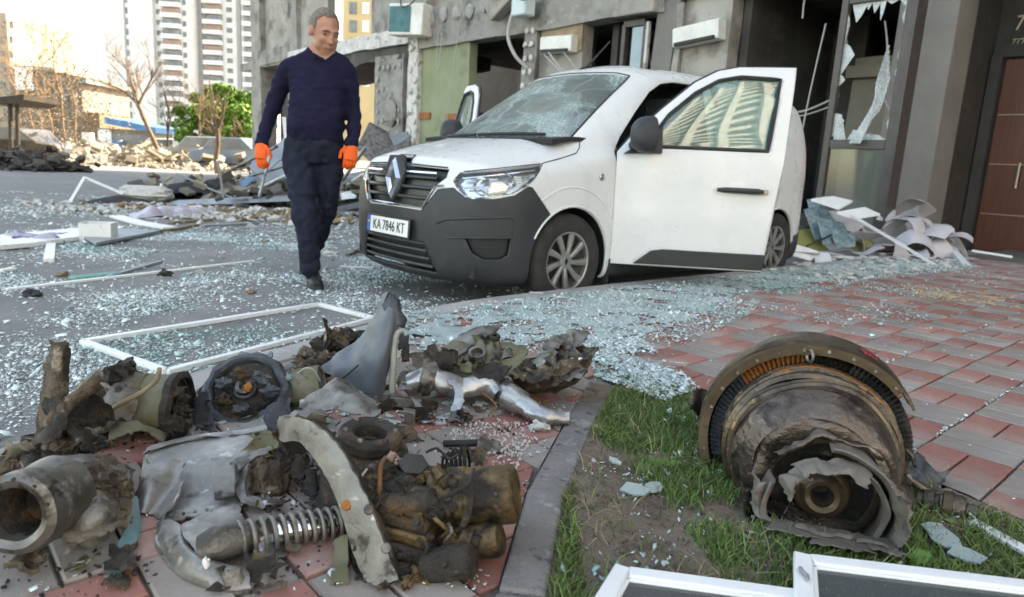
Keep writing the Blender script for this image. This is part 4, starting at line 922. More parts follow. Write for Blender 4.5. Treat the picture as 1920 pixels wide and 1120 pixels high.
# eyes, brows, mouth
for s in (1,-1):
    m=MB(); b=MB(); b.blob((.031*s,.0835,.010),(.014,.006,.0045),1,0,8); m.add([HM@Vector(p) for p in b.v],b.f); adopt(m.build('eye',M_eye,None),man)
    m=MB(); m.tube([HM@Vector((x*s,y,z)) for x,y,z in ((.012,.101,.030),(.032,.099,.036),(.054,.085,.030))],[.0045,.006,.004],6); adopt(m.build('eyebrow',M_brow,None),man)
m=MB(); m.tube([HM@Vector(q) for q in ((-.024,.094,-.067),(0,.105,-.062),(.024,.094,-.067))],[.0022,.0035,.0022],6); adopt(m.build('mouth',M_lip,None),man)
# short hair: shell over the crown, open at the face, thinner on the temples
hr=MB(); n1,n2=26,36
def hairp(u,v):
    th=math.pi*.64*u; ph=2*math.pi*v; d=Vector((math.sin(th)*math.cos(ph),math.sin(th)*math.sin(ph),math.cos(th)))
    k=1.015+.03*mn.noise(d*9)+.02*mn.noise(d*22); return HM@(Vector((0,-.018,.035))+Vector((d.x*.0825,d.y*.107,d.z*.104))*k)
def hairkeep(u,v):
    th=math.pi*.64*u; ph=2*math.pi*v; d=Vector((math.sin(th)*math.cos(ph),math.sin(th)*math.sin(ph),math.cos(th)))
    e=.035*mn.noise(d*14); lim=.62-.10*abs(d.x)+.0
    if d.y>.0 and d.z<lim*(.55+.9*d.y)+e+(.18 if .35<abs(d.x)<.72 and d.y>.45 else 0) and d.y>.28: return False
    if d.z<-.10-.35*(1-max(0,-d.y))*0+e-(.25 if d.y<-.3 else 0): return d.y<.05 and d.z>-.45+e
    return True
hr.grid(n1,n2,hairp,keep=hairkeep); ho=adopt(hr.build('hair',M_hair,None,solid=.003,weld=.0005),man)
# sweater
sw=torso(1.0,3); arm(sw,AL,[.072,.068,.060,.052,.045,.040]); arm(sw,AR,[.072,.066,.058,.051,.045,.040])
for p in ((558,120,.0),(636,122,.0)): sw.blob(P(*p),(.070,.08,.056),1,0,10)
swo=remesh(sw,.010,6,'sweater',M_swt,wr=(.013,6.0,(1,.6,1.9)))
def vneck(o):
    bmn=bmesh.new(); bmn.from_mesh(o.data); V=[(574,70),(578,90),(588,101),(611,113),(628,100),(634,88),(640,70)]
    dl=[]
    for f in bmn.faces:
        c=f.calc_center_median(); d=c-Vector((0,0,CAM_H)); z=d.dot(_fw); u=960+FPX*d.dot(_rt)/z; v=560-FPX*d.dot(_up)/z
        if (inpoly(u,v,V) and f.normal.y<.25) or v<88: dl.append(f)
    bmesh.ops.delete(bmn,geom=dl,context='FACES')
    bmn.to_mesh(o.data); bmn.free()
vneck(swo); q=swo.modifiers.new('t','SOLIDIFY'); q.thickness=.005; q.offset=0
nb=MB(); nb.tube([P(u,v,dy) for u,v,dy in ((588,101,-.10),(600,108,-.125),(611,114,-.135),(620,107,-.13),(626,102,-.115))],.006,6); adopt(nb.build('neckband',M_swt,None),man)
for pts,nm in ((((500,262,-.05),(497,264,-.07)),'cuff'),):
    pass
# trousers
tr=MB(); legs(1.0,tr); tr.loft([ring(P(u,v,dy),hw/318,hd*.95,24,0,.85) for v,u,hw,hd,dy in ((246,591,57,.140,-.01),(262,590,59,.150,-.015),(285,590,59,.150,.0),(305,590,54,.135,.01))])
remesh(tr,.010,5,'trousers',M_trs,wr=(.015,7,(1.4,.7,1.3)))
# gloves: palm, four fingers, thumb
def glove(wr,kn,nrm,curl,thumb_s,flag):
    w_=P(*wr); k_=P(*kn); ax=(k_-w_); L=ax.length; ax.normalize(); nrm=Vector(nrm); nrm=(nrm-ax*nrm.dot(ax)).normalized(); sd_=ax.cross(nrm)
    g=MB(); g.loft([[w_+ax*L*t+(sd_*math.cos(a)*rx+nrm*math.sin(a)*ry) for a in [2*math.pi*i/14 for i in range(14)]] for t,rx,ry in ((-.12,.035,.033),(0,.036,.031),(.35,.044,.030),(.75,.048,.027),(1.05,.043,.022))])
    for i,(off,ln) in enumerate(((-.034,.072),(-.012,.084),(.011,.080),(.033,.064))):
        b0=w_+ax*L*.95+sd_*off; pts=[b0]; d=ax.copy(); 
        for sgm,(fr,cu) in enumerate(((.42,curl[0]),(.32,curl[1]),(.26,curl[2]))):
            d=(Matrix.Rotation(cu+.06*i,3,sd_)@d); pts.append(pts[-1]+d*ln*fr*1.05)
        g.tube(spline(pts,3),.0105,8)
    t0=w_+ax*L*.30+sd_*.036*thumb_s; t1=t0+(ax*.6+sd_*.65*thumb_s+nrm*.25).normalized()*.036; t2=t1+(ax*.95+sd_*.12*thumb_s+nrm*.3).normalized()*.034; g.tube(spline([t0-ax*.01,t1,t2,t2+ax*.016],3),[.014]*4+[.0125]*4+[.011]*2,8)
    remesh(g,.0045,3,'glove',M_glv)
glove((490,268,-.08),(489,297,-.09),(.45,1,0),(.22,.35,.3),1,0)
glove((660,272,-.05),(656,300,-.07),(-.2,1,.1),(.3,.45,.4),-1,1)
# shoes
def shoe(a,yawd,pitch):
    T=Matrix.Translation(a)@Matrix.Rotation(RAD(yawd),4,'Z')@Matrix.Rotation(pitch,4,'X')@Matrix.Scale(1.12,4)
    m=MB(); R=[]
    for y,w_,z0,h in ((.09,.030,.03,.05),(.07,.036,.022,.085),(.03,.040,.022,.10),(-.03,.042,.022,.085),(-.09,.046,.022,.062),(-.15,.047,.022,.052),(-.19,.036,.024,.042),(-.205,.02,.028,.03)):
        R.append([T@Vector((w_*math.cos(t),y,z0+h*max(0,math.sin(t))**.8)) for t in [2*math.pi*i/18 for i in range(18)]])
    m.loft(R); s_=m.build('shoe',M_shoe,None,sub=1); adopt(s_,man)
    m=MB(); R=[]
    for y,w_ in ((.097,.030),(.085,.037),(.03,.041),(-.03,.042),(-.09,.048),(-.15,.049),(-.19,.04),(-.212,.02)): R.append([T@Vector(q) for q in ((-w_,y,0),(w_,y,0),(w_,y,.027),(-w_,y,.027))])
    m.loft(R); so_=m.build('sole',M_sole,None,bevel=.004); so_.parent=s_; so_.matrix_parent_inverse=Matrix.Identity(4)
    for i in range(3):
        l=MB(); y=-.02-.03*i; l.tube([T@Vector((x,y,.022+(.095+y*.35)*max(.0,1-(x/.044)**2)**.5+.002)) for x in (-.028,-.014,0,.014,.028)],.004,6); q=l.build('lace',M_blk,None); q.parent=s_
fa=gr(584,536,0); shoe(Vector((fa.x,fa.y+.05,.0)),22,0)
ra=P(575,505,.66); shoe(Vector((ra.x,ra.y,.035)),10,RAD(24))
# ================================================================ wreckage laid out on the pavers
M_alu = mat('scorched aluminium',(.25,.235,.21),(.135,.122,.105),sc=13,rough=.48,metal=.6,bump=.4,bsc=130,bdist=.006,c3=(.06,.05,.04),sc3=13,t3=.54,w3=.07,c4_=(.48,.46,.42),sc4=16,t4=.64,w4=.1,m3=.1,bump2=.4,bsc2=18)
M_alud = mat('dirty cast aluminium',(.23,.212,.188),(.135,.122,.105),sc=11,rough=.46,metal=.7,bump=.3,bsc=90,bdist=.005,c3=(.07,.056,.042),sc3=15,t3=.53,w3=.07,c4_=(.40,.38,.34),sc4=18,t4=.60,w4=.1,bump2=.25,bsc2=26)
M_burn = mat('charred metal',(.028,.025,.022),(.06,.048,.038),sc=14,rough=.75,metal=.2,bump=1.,bsc=80,bdist=.01,c3=(.14,.085,.045),sc3=10,t3=.58,w3=.1,c4_=(.20,.185,.17),sc4=28,t4=.64,w4=.06)
M_ash = mat('burnt brown residue',(.15,.105,.065),(.06,.047,.036),sc=18,rough=.95,bump=1.,bsc=70,bdist=.012,c3=(.30,.25,.19),sc3=22,t3=.56,w3=.08,c4_=(.03,.025,.02),sc4=12,t4=.56,w4=.1,bump2=.7,bsc2=24)
M_oliv = mat('scuffed olive primer',(.125,.12,.058),(.17,.16,.10),sc=7,rough=.72,metal=.15,bump=.4,bsc=60,bdist=.006,c3=(.20,.185,.15),sc3=8,t3=.5,w3=.12,c4_=(.045,.04,.032),sc4=11,t4=.60,w4=.08)
M_slv = mat('crumpled bright foil',(.46,.455,.44),(.30,.29,.28),sc=9,rough=.33,metal=.85,bump=.3,bsc=60,bdist=.005,c3=(.16,.145,.13),sc3=9,t3=.60,w3=.12,bump2=.4,bsc2=20)
M_fin = mat('slate blue coated sheet',(.085,.10,.122),(.12,.135,.155),sc=5,rough=.50,metal=.25,bump=.25,bsc=50,bdist=.006,c3=(.23,.235,.235),sc3=6,t3=.58,w3=.18,c4_=(.06,.062,.068),sc4=10,t4=.62,w4=.12)
M_rotr = mat('sooty blue-black vanes',(.055,.062,.075),(.10,.108,.12),sc=10,rough=.6,metal=.35,bump=.6,bsc=60,bdist=.008,c3=(.17,.17,.165),sc3=9,t3=.57,w3=.12,c4_=(.02,.019,.018),sc4=12,t4=.58,w4=.1)
M_bron = mat('heat-tinted bronze casing',(.17,.125,.085),(.10,.078,.06),sc=6,rough=.38,metal=.7,bump=.35,bsc=50,bdist=.006,c3=(.045,.036,.030),sc3=9,t3=.50,w3=.12,c4_=(.28,.17,.075),sc4=19,t4=.60,w4=.08,bump2=.5,bsc2=22)
M_brond = mat('blued dark casing',(.10,.078,.066),(.145,.115,.095),sc=6,rough=.36,metal=.75,bump=.4,bsc=50,bdist=.006,c3=(.028,.023,.022),sc3=11,t3=.5,w3=.12,c4_=(.22,.175,.135),sc4=24,t4=.62,w4=.06,bump2=.5,bsc2=24)
M_tan = mat('tan flange ring',(.135,.092,.055),(.075,.053,.036),sc=8,rough=.45,metal=.6,bump=.3,bsc=60,bdist=.005,c3=(.09,.06,.04),sc3=10,t3=.57,w3=.12)
M_gold = mat('brassy scorched housing',(.22,.145,.065),(.12,.075,.035),sc=8,rough=.5,metal=.55,bump=.6,bsc=60,bdist=.008,c3=(.022,.018,.015),sc3=12,t3=.45,w3=.14,c4_=(.34,.28,.17),sc4=24,t4=.63,w4=.08)
M_rusty = mat('orange rust',(.42,.15,.03),(.28,.10,.03),sc=14,rough=.85,bump=.5,bsc=80)
M_tealp = mat('teal painted strap',(.09,.20,.22),(.15,.25,.26),sc=9,rough=.6,c3=(.24,.24,.22),sc3=12,t3=.56)
M_torn = mat('torn grey lining',(.135,.115,.098),(.20,.175,.152),sc=8,rough=.7,metal=.2,bump=.4,bsc=60,bdist=.008,c3=(.10,.085,.075),sc3=8,t3=.54,w3=.15)
M_copper = mat('rusty pipe',(.25,.115,.05),(.16,.07,.035),sc=15,rough=.7,metal=.3,bump=.4,bsc=80)
M_redp = mat('red paint mark',(.40,.03,.035),(.16,.03,.03),sc=30,rough=.6)

def sheet(name, rows, m, parent, thick=.004, k=5, rag=.004, fr=26, tear=.006, seed=0, top=None, kk=None, rag2=None):
    """torn sheet spun through rows of surveyed points (u, v, distance)"""
    R=[spline([at(*p) for p in r],k) for r in rows]
    cols=[spline([R[i][j] for i in range(len(R))],kk or k) for j in range(len(R[0]))]
    nu,nv=len(cols)-1,len(cols[0])-1; s_=Vector((seed*3.1,seed*5.3,seed*1.9)); g=MB()
    for i in range(nu+1):
        for j in range(nv+1):
            p=cols[i][j].copy(); p+=mn.noise_vector(p*fr+s_)*rag+mn.noise_vector(p*fr*2.7+s_)*rag*.4
            p+=mn.noise_vector(p*9+s_)*(rag2 if rag2 is not None else rag*1.6)
            cz_=mn.noise(p*13+s_); c2_=mn.noise(p*31+s_); p+=Vector((0,-.55,.8))*((abs(cz_)*2-.5)*rag*1.5+(abs(c2_)*2-.5)*rag*.6)
            if i in (0,nu) or j in (0,nv): p+=mn.noise_vector(p*110+s_)*tear
            p.z=max(p.z,PZ+.004); g.v.append(tuple(p))
    for i in range(nu):
        for j in range(nv): g.f.append((i*(nv+1)+j,(i+1)*(nv+1)+j,(i+1)*(nv+1)+j+1,i*(nv+1)+j+1))
    g.mi=[0]*len(g.f)
    o=g.build(name,m,None,solid=thick,sharp=75)
    if parent: adopt(o,parent)
    return o
def pipe(name, pts, r, m, parent, n=10, rag=0, fr=20, seed=0, k=6, sq=1., fill=False):
    P_=spline([at(*p) for p in pts],k); rs=r if not isinstance(r,(list,tuple)) else [float(np.interp(i/(len(P_)-1)*(len(r)-1),range(len(r)),r)) for i in range(len(P_))]
    g=MB(); g.tube(P_,rs,n,caps=True,sq=sq)
    if rag: g.rag(rag,fr,seed); g.rag(rag*.4,fr*2.6,seed+2)
    o=g.build(name,m,None,sharp=60)
    if parent: adopt(o,parent)
    return o
def lump(name, c, r, m, parent, seed=0, amp=.45, n=10, fr=2.2, rag=.006):
    g=MB(); g.blob(at(*c),r,seed,amp,n,fr); g.rag(rag,45,seed); g.v=[(x,y,max(z,PZ-.005)) for x,y,z in g.v]; o=g.build(name,m,None,sharp=35)
    if parent: adopt(o,parent)
    return o
def turned(name, prof, M_, m, parent, n=40, wob=0, seed=0, a0=0, a1=2*math.pi, thick=.004, wf=3., sharp=40):
    g=MB(); g.lathe(prof,n,M_,a0,a1,0,wob,seed,wf); o=g.build(name,m,None,solid=thick,sharp=sharp)
    if parent: adopt(o,parent)
    return o
def bolts(name, pts, r, h, ax, m, parent):
    for p in pts:
        g=MB(); g.lathe([(r,0),(r,h*.7),(r*.8,h),(.0005,h)],8,frame(p,ax)); adopt(g.build(name,m,None),parent)
def wreck(name,label,cat,u,v,group=None): 
    p=gr(u,v,PZ); return root(name,label,cat,(p.x,p.y,PZ),group)

M_arm = mat('worn bracket alloy',(.235,.22,.195),(.15,.138,.12),sc=16,rough=.48,metal=.55,bump=.3,bsc=160,bdist=.004,c3=(.05,.042,.035),sc3=16,t3=.56,w3=.07,c4_=(.46,.44,.40),sc4=30,t4=.61,w4=.06)
M_pan = mat('weathered grey panel',(.31,.295,.27),(.215,.20,.18),sc=15,rough=.42,metal=.6,bump=.25,bsc=150,bdist=.004,c3=(.09,.078,.065),sc3=10,t3=.57,w3=.1,c4_=(.44,.425,.395),sc4=26,t4=.61,w4=.06,bump2=.15,bsc2=30)
M_cdirt = mat('dirt-caked casting',(.22,.20,.175),(.145,.13,.11),sc=12,rough=.6,metal=.45,bump=.5,bsc=130,bdist=.006,c3=(.125,.095,.062),sc3=8,t3=.48,w3=.08,c4_=(.045,.037,.03),sc4=17,t4=.58,w4=.06,m3=.0,bump2=.4,bsc2=30)
# --- nozzle casting, lower left
t=wreck('nozzle_casting','grey cast nozzle with wide round mouth and caked dirt lying at the bed of pavers','wreckage',100,1035)
ax=Vector((.02,-.95,.20)); MT=frame(at(34,962,1.07),ax)@Matrix.Scale(.88,4)
turned('mouth',[(.052,-.10),(.050,-.02),(.054,.010),(.066,.016),(.077,.008),(.080,-.02),(.076,-.055),(.078,-.08),(.082,-.10),(.084,-.115)],MT,M_alud,t,44,.05,2)
turned('mouth_liner',[(.051,-.01),(.045,-.05),(.043,-.085),(.03,-.095),(.001,-.098)],MT,M_burn,t,32,.03,3)
bolts('rim_bolt',[MT@Vector((.068*math.cos(a),.068*math.sin(a),.014)) for a in [RAD(20+36*k) for k in range(8)]],.004,.004,ax,M_burn,t)
sheet('dirt_plate',[[(96,872,1.30),(150,850,1.36),(195,852,1.40),(232,866,1.42)],[(92,896,1.23),(150,872,1.27),(198,872,1.31),(240,885,1.35)],[(104,930,1.175),(155,905,1.20),(205,905,1.23),(246,915,1.28)],[(116,965,1.14),(160,945,1.155),(210,940,1.18),(246,950,1.22)]],M_cdirt,t,.004,7,.008,14,.010,2)
sheet('front_plate',[[(112,945,1.15),(165,935,1.16),(222,930,1.19)],[(122,992,1.125),(170,985,1.13),(224,970,1.17)],[(130,1034,1.12),(175,1022,1.13),(216,1002,1.16)]],M_alu,t,.004,7,.008,16,.010,4)
sheet('torn_side',[[(236,862,1.43),(248,900,1.36),(249,940,1.28),(240,985,1.21)],[(222,880,1.46),(230,912,1.40),(230,952,1.32),(224,990,1.26)]],M_alud,t,.003,7,.010,20,.014,6)
sheet('inner_fold',[[(150,866,1.34),(190,862,1.37),(228,874,1.40)],[(150,905,1.19),(190,898,1.21),(232,905,1.26)]],M_ash,t,.003,7,.014,18,.010,7)
lump('caked_dirt',(172,905,1.20),(.055,.03,.030),M_ash,t,5,.5,12,2.6,.006); lump('caked_dirt',(215,925,1.22),(.03,.02,.025),M_ash,t,8,.5,10,2.6,.006)
sheet('torn_skirt',[[(130,965,1.16),(165,955,1.16),(205,950,1.18),(240,945,1.22)],[(138,992,1.125),(172,988,1.12),(206,990,1.14),(240,975,1.18)],[(146,1014,1.12),(182,1010,1.12),(210,1002,1.13),(238,998,1.17)]],M_cdirt,t,.003,6,.010,20,.012,12)
sheet('rim_flap',[[(90,868,1.30),(120,852,1.34),(160,858,1.36)],[(95,880,1.27),(125,872,1.30),(165,876,1.33)]],M_alu,t,.006,5,.006,20,.01,6)
def strap(label,rows,m=M_tealp): return tag(sheet('torn_strap',rows,m,None,.003,5,.004,24,.004,3),label,'strap')
strap('bent teal strap curling down from the nozzle casting onto the pavers',[[(238,922,1.30),(243,965,1.24),(232,1010,1.17),(215,1050,1.12),(196,1080,1.085)],[(252,928,1.31),(264,985,1.24),(255,1020,1.17),(238,1055,1.12),(212,1092,1.085)]])
strap('short teal strap standing against the burnt tube',[[(150,806,1.46),(151,830,1.46),(153,856,1.46)],[(164,805,1.47),(167,830,1.47),(171,854,1.47)]])
# --- burnt upright tube
t=wreck('burnt_tube','charred upright tube with torn top rising from burnt scraps','wreckage',105,885)
sheet('tube_wall',[[(96,640,1.50),(88,690,1.49),(80,740,1.48),(72,800,1.47),(76,850,1.46)],[(108,650,1.46),(104,692,1.45),(97,740,1.44),(92,800,1.43),(98,850,1.42)],[(126,645,1.46),(122,695,1.45),(118,740,1.44),(112,800,1.43),(122,850,1.42)],[(134,655,1.49),(131,695,1.49),(128,740,1.48),(126,795,1.47),(136,850,1.46)],[(118,650,1.53),(112,695,1.53),(108,740,1.52),(104,800,1.51),(108,850,1.5)],[(96,640,1.50),(88,690,1.49),(80,740,1.48),(72,800,1.47),(76,850,1.46)]],M_ash,t,.005,5,.006,24,.012,1)
pipe('horn',[(92,800,1.42),(112,775,1.40),(135,750,1.42),(165,728,1.45),(190,702,1.48)],[.020,.018,.016,.014,.010],M_ash,t,8,.006,30,2)
sheet('burnt_flap',[[(76,760,1.43),(90,750,1.40),(108,740,1.40)],[(84,800,1.40),(102,790,1.38),(125,770,1.39)],[(70,840,1.40),(95,838,1.37),(128,820,1.38)]],M_burn,t,.004,5,.012,22,.012,4)
for i,(u,v,Y,r) in enumerate([(70,850,1.47,.05),(110,850,1.45,.055),(140,835,1.45,.045),(45,875,1.44,.05),(20,890,1.40,.05),(150,865,1.42,.04),(90,880,1.42,.05),(128,800,1.45,.035)]): lump('charred_scrap',(u,v,Y),(r,r*.8,r*.6),M_burn if i%2 else M_ash,t,20+i,.6,9,2.8,.010)
sheet('burnt_flap',[[(30,868,1.42),(70,845,1.44),(115,860,1.42)],[(20,890,1.36),(70,880,1.37),(110,885,1.37)]],M_burn,t,.004,5,.016,20,.014,7)
sheet('burnt_flap',[[(120,800,1.40),(140,790,1.42),(165,812,1.44)],[(118,850,1.38),(145,838,1.38),(172,850,1.40)]],M_burn,t,.004,5,.014,22,.014,9)
# --- olive housing
t=wreck('olive_housing','olive cylindrical housing with dark rim and bent tan pipe','wreckage',245,838)
MT=frame(at(165,770,1.74),Vector((.95,.10,.02)))
turned('shell',[(.080,-.005),(.092,.01),(.093,.06),(.089,.065),(.094,.07),(.095,.15),(.090,.155),(.096,.16),(.097,.225)],MT,M_oliv,t,40,.10,3,-.6,3.4,.005,2.4)
turned('rim',[(.090,.222),(.104,.226),(.106,.24),(.092,.246)],MT,M_burn,t,40,.08,3,-.6,3.6,.006)
turned('end_cap',[(.085,.0),(.05,.008),(.01,.012)],MT,M_burn,t,30,.10,5)
pipe('bent_pipe',[(190,805,1.62),(196,780,1.60),(225,758,1.58),(262,738,1.60),(292,715,1.64),(299,692,1.68)],.0062,mat('tan pipe',(.28,.22,.13),(.2,.15,.09),sc=20,rough=.7,bump=.3,bsc=80),t,8)
sheet('olive_strip',[[(206,800,1.66),(240,790,1.63),(275,795,1.63),(310,815,1.66)],[(204,828,1.62),(238,812,1.60),(272,808,1.61),(304,830,1.62)]],M_oliv,t,.004,6,.005,20,.006,2)
sheet('dented_skin',[[(165,720,1.72),(200,700,1.73),(240,695,1.75),(270,700,1.76)],[(160,760,1.66),(195,745,1.66),(235,740,1.67),(262,748,1.68)],[(158,800,1.64),(190,800,1.63),(225,795,1.63),(255,800,1.64)]],M_cdirt,t,.004,5,.012,16,.012,3)
lump('caked_soil',(320,800,1.68),(.035,.03,.03),M_burn,t,6,.5,9,2.5,.008)
for i,(u,v) in enumerate(((210,705),(235,690),(325,740),(335,770))): lump('torn_bracket',(u,v,1.72),(.03,.02,.02),M_burn,t,40+i,.6,7,3,.01)
# --- vaned rotor
t=wreck('vaned_rotor','sooty vaned rotor disc with orange rusted hub','wreckage',450,815)
ax=Vector((.06,-.74,.66)); C=at(462,733,1.90); MT=frame(C,ax)
turned('disc',[(.118,-.05),(.122,-.01),(.112,.012),(.102,.016),(.095,.010),(.092,-.012),(.07,-.02),(.05,-.012),(.034,.0),(.03,.018),(.02,.022),(.001,.022)],MT,M_rotr,t,64,.09,3,wf=5.)
turned('hub',[(.024,.018),(.022,.034),(.014,.036),(.012,.024)],MT,M_alud,t,20,.06,2)
lump('rusted_bolt',(466,727,1.83),(.010,.008,.013),M_rusty,t,1,.2,8)
[lump('soot_clod',(462+46*math.cos(k*.9),733+34*math.sin(k*.9),1.865+.02*math.sin(k*.9)*-1),(.024,.018,.014),M_burn if k%2 else M_rotr,t,90+k,.6,8,2.6,.006) for k in range(7)]
turned('clogged_soot',[(.09,-.006),(.06,-.002),(.035,.004)],MT,M_burn,t,40,.16,7)
for i in range(11):
    a=2*math.pi*i/11; A=lambda r,da,z:MT@Vector((r*math.cos(a+da),r*math.sin(a+da),z)); g=MB()
    pts=[[A(.112,.0,.0),A(.135,.12,-.02),A(.160,.26,-.05)],[A(.114,.22,-.03),A(.140,.36,-.06),A(.158,.50,-.10)],[A(.112,.42,-.07),A(.132,.56,-.11),A(.150,.70,-.15)]]
    cols=[spline([pts[q][w_] for q in range(3)],4) for w_ in range(3)]; rows=[spline([c_[q] for c_ in cols],4) for q in range(len(cols[0]))]
    g.grid(len(rows)-1,len(rows[0])-1,lambda x,y:rows[round(x*(len(rows)-1))][round(y*(len(rows[0])-1))]); g.rag(.007,28,i); g.v=[(x,y,max(z,PZ+.003)) for x,y,z in g.v]; adopt(g.build('vane',M_rotr,None,solid=.004),t)
turned('drum',[(.115,-.05),(.118,-.12),(.10,-.15),(.02,-.16)],MT,M_rotr,t,40,.06,5)
sheet('bent_cover',[[(365,745,1.84),(362,785,1.80),(375,815,1.76)],[(392,730,1.82),(388,775,1.78),(402,812,1.74)]],M_rotr,t,.005,5,.008,20,.01,6)
sheet('bent_cover',[[(490,770,1.78),(520,755,1.80),(548,745,1.84)],[(470,815,1.74),(510,800,1.75),(546,790,1.78)]],M_rotr,t,.005,5,.008,20,.01,8)
# --- olive can
t=wreck('olive_can','short dull olive can lying beside the vaned rotor','wreckage',575,755)
MT=frame(at(548,728,1.98),Vector((.96,.1,.22)))
turned('can_wall',[(.048,0),(.053,.004),(.053,.085),(.050,.09)],MT,M_oliv,t,32,.04,4); turned('can_end',[(.048,.085),(.001,.08)],MT,M_alud,t,24,.03,4); pipe('wire_loop',[(558,700,1.93),(575,690,1.92),(590,696,1.93),(600,715,1.95)],.0025,M_cable,t,6); lump('blue_cap',(541,708,1.93),(.010,.008,.010),M_tealp,t,2,.1,7)
# --- riveted panel
t=wreck('riveted_panel','crumpled grey riveted sheet panel between the nozzle casting and the spring','wreckage',380,980)
sheet('panel',[[(268,862,1.50),(300,838,1.56),(350,828,1.58),(410,822,1.58),(470,816,1.58),(503,822,1.57)],[(276,890,1.44),(305,862,1.50),(350,856,1.50),(410,850,1.50),(465,850,1.50),(500,860,1.50)],[(285,920,1.37),(315,900,1.42),(350,900,1.42),(410,890,1.42),(455,893,1.43),(490,905,1.44)],[(280,955,1.32),(310,950,1.34),(350,945,1.35),(400,938,1.36),(440,935,1.37),(470,938,1.38)],[(300,988,1.265),(335,978,1.28),(370,968,1.30),(410,960,1.31),(440,952,1.32),(455,948,1.33)]],M_pan,t,.0035,6,.0016,16,.005,3,rag2=.003)
sheet('curled_edge',[[(250,960,1.32),(262,905,1.38),(270,860,1.46)],[(266,965,1.29),(282,915,1.34),(296,865,1.43)],[(285,962,1.30),(318,920,1.36),(345,862,1.45)],[(300,978,1.27),(338,930,1.33),(342,875,1.43)]],M_pan,t,.003,7,.003,20,.008,5,rag2=.004)
sheet('rolled_edge',[[(272,848,1.52),(340,826,1.57),(420,818,1.58),(500,808,1.58)],[(282,836,1.55),(340,820,1.59),(420,810,1.60),(498,800,1.60)],[(300,835,1.57),(345,824,1.60),(420,816,1.61),(490,808,1.61)]],M_pan,t,.003,5,.002,20,.006,7,rag2=.003)
sheet('rivet_strip',[[(396,860,1.465),(418,858,1.465),(436,856,1.465)],[(398,895,1.385),(420,893,1.39),(440,890,1.395)],[(403,937,1.335),(424,934,1.34),(440,930,1.345)]],M_arm,t,.003,5,.001,20,.002,8,rag2=.001)
bolts('rivet',[at(433-(i%2)*0,868+i*9,1.435-.012*i) for i in range(8)]+[at(300+i*22,972-i*4,1.268+i*.007) for i in range(6)],.0035,.003,(0,-.6,.8),M_alud,t)
sheet('bracket_arm',[[(440,862,1.46),(470,845,1.48),(505,838,1.50)],[(448,880,1.42),(475,862,1.44),(508,852,1.47)]],M_alu,t,.008,5,.004,20,.004,9)
sheet('bracket_loop',[[(455,885,1.42),(445,910,1.39),(452,940,1.35),(478,950,1.33)],[(472,868,1.42),(462,908,1.38),(468,930,1.35),(484,938,1.33)]],M_alu,t,.008,5,.005,20,.004,10)
lump('rusted_core',(505,900,1.43),(.038,.03,.045),M_ash,t,11,.4,10,2,.006); lump('black_clamp',(528,880,1.45),(.025,.025,.045),M_burn,t,12,.5,9,2.4,.007)
sheet('standing_tab',[[(432,818,1.62),(455,800,1.64),(494,785,1.65)],[(432,826,1.60),(460,822,1.61),(496,820,1.61)]],M_alu,t,.005,5,.004,20,.006,12)
# --- curved casting with coil spring
t=wreck('curved_casting','pale curved casting with folded foot lying under the coil spring','wreckage',390,1105)
sheet('foot',[[(296,985,1.25),(296,1030,1.19),(318,1070,1.12),(360,1100,1.08),(420,1112,1.06),(470,1108,1.07)],[(318,975,1.24),(318,1025,1.16),(338,1058,1.11),(375,1080,1.075),(425,1090,1.07),(468,1092,1.08)],[(338,985,1.21),(342,1018,1.15),(360,1042,1.11),(390,1058,1.09),(430,1068,1.09),(466,1075,1.10)],[(345,995,1.21),(352,1020,1.17),(368,1040,1.13),(395,1054,1.11),(430,1062,1.10),(464,1068,1.11)]],M_pan,t,.008,5,.0015,16,.003,3,rag2=.002)
sheet('neck',[[(338,985,1.21),(370,970,1.25),(410,958,1.29),(450,945,1.32)],[(352,1012,1.15),(380,1000,1.17),(415,990,1.20),(452,978,1.24)],[(368,1040,1.11),(395,1038,1.11),(425,1038,1.13),(455,1030,1.17)]],M_pan,t,.006,5,.003,16,.004,5,rag2=.003)
pipe('stub',[(372,1030,1.12),(400,1022,1.13),(432,1012,1.16),(470,1005,1.20)],[.022,.030,.032,.028],M_alu,t,14,.004,24,3)
sheet('folded_tip',[[(420,1080,1.07),(450,1075,1.08),(480,1085,1.10)],[(425,1105,1.055),(455,1112,1.055),(482,1105,1.07)]],M_alu,t,.006,5,.010,26,.010,6)
sheet('torn_tab',[[(488,1010,1.20),(515,1000,1.22),(535,1015,1.22)],[(490,1045,1.16),(512,1052,1.16),(537,1040,1.18)]],M_slv,t,.004,5,.008,24,.012,8)
lump('yellow_chip',(387,1058,1.08),(.006,.006,.012),M_platew,t,2,.3,6)
t=wreck('coil_spring','grey steel coil spring lying across the curved casting','spring',540,1040)
a_=at(430,1012,1.165); b_=at(642,978,1.27); d_=(b_-a_); L_=d_.length; F=frame(a_,d_); turns=11.5; N_=220
g=MB(); g.tube([F@Vector((.029*math.cos(2*math.pi*turns*i/N_),.029*math.sin(2*math.pi*turns*i/N_),L_*((i/N_)**.92))) for i in range(N_+1)],.0046,8); adopt(g.build('coil',mat('grey spring steel',(.20,.19,.165),(.28,.265,.24),sc=20,rough=.5,metal=.5,bump=.2,bsc=90,c3=(.16,.12,.08),sc3=14,t3=.58),None),t)
g=MB(); g.tube([F@Vector((0,.0,L_*.35)),F@Vector((0,0,L_*.98))],.020,18); adopt(g.build('damper_rod',M_chrome,None),t)
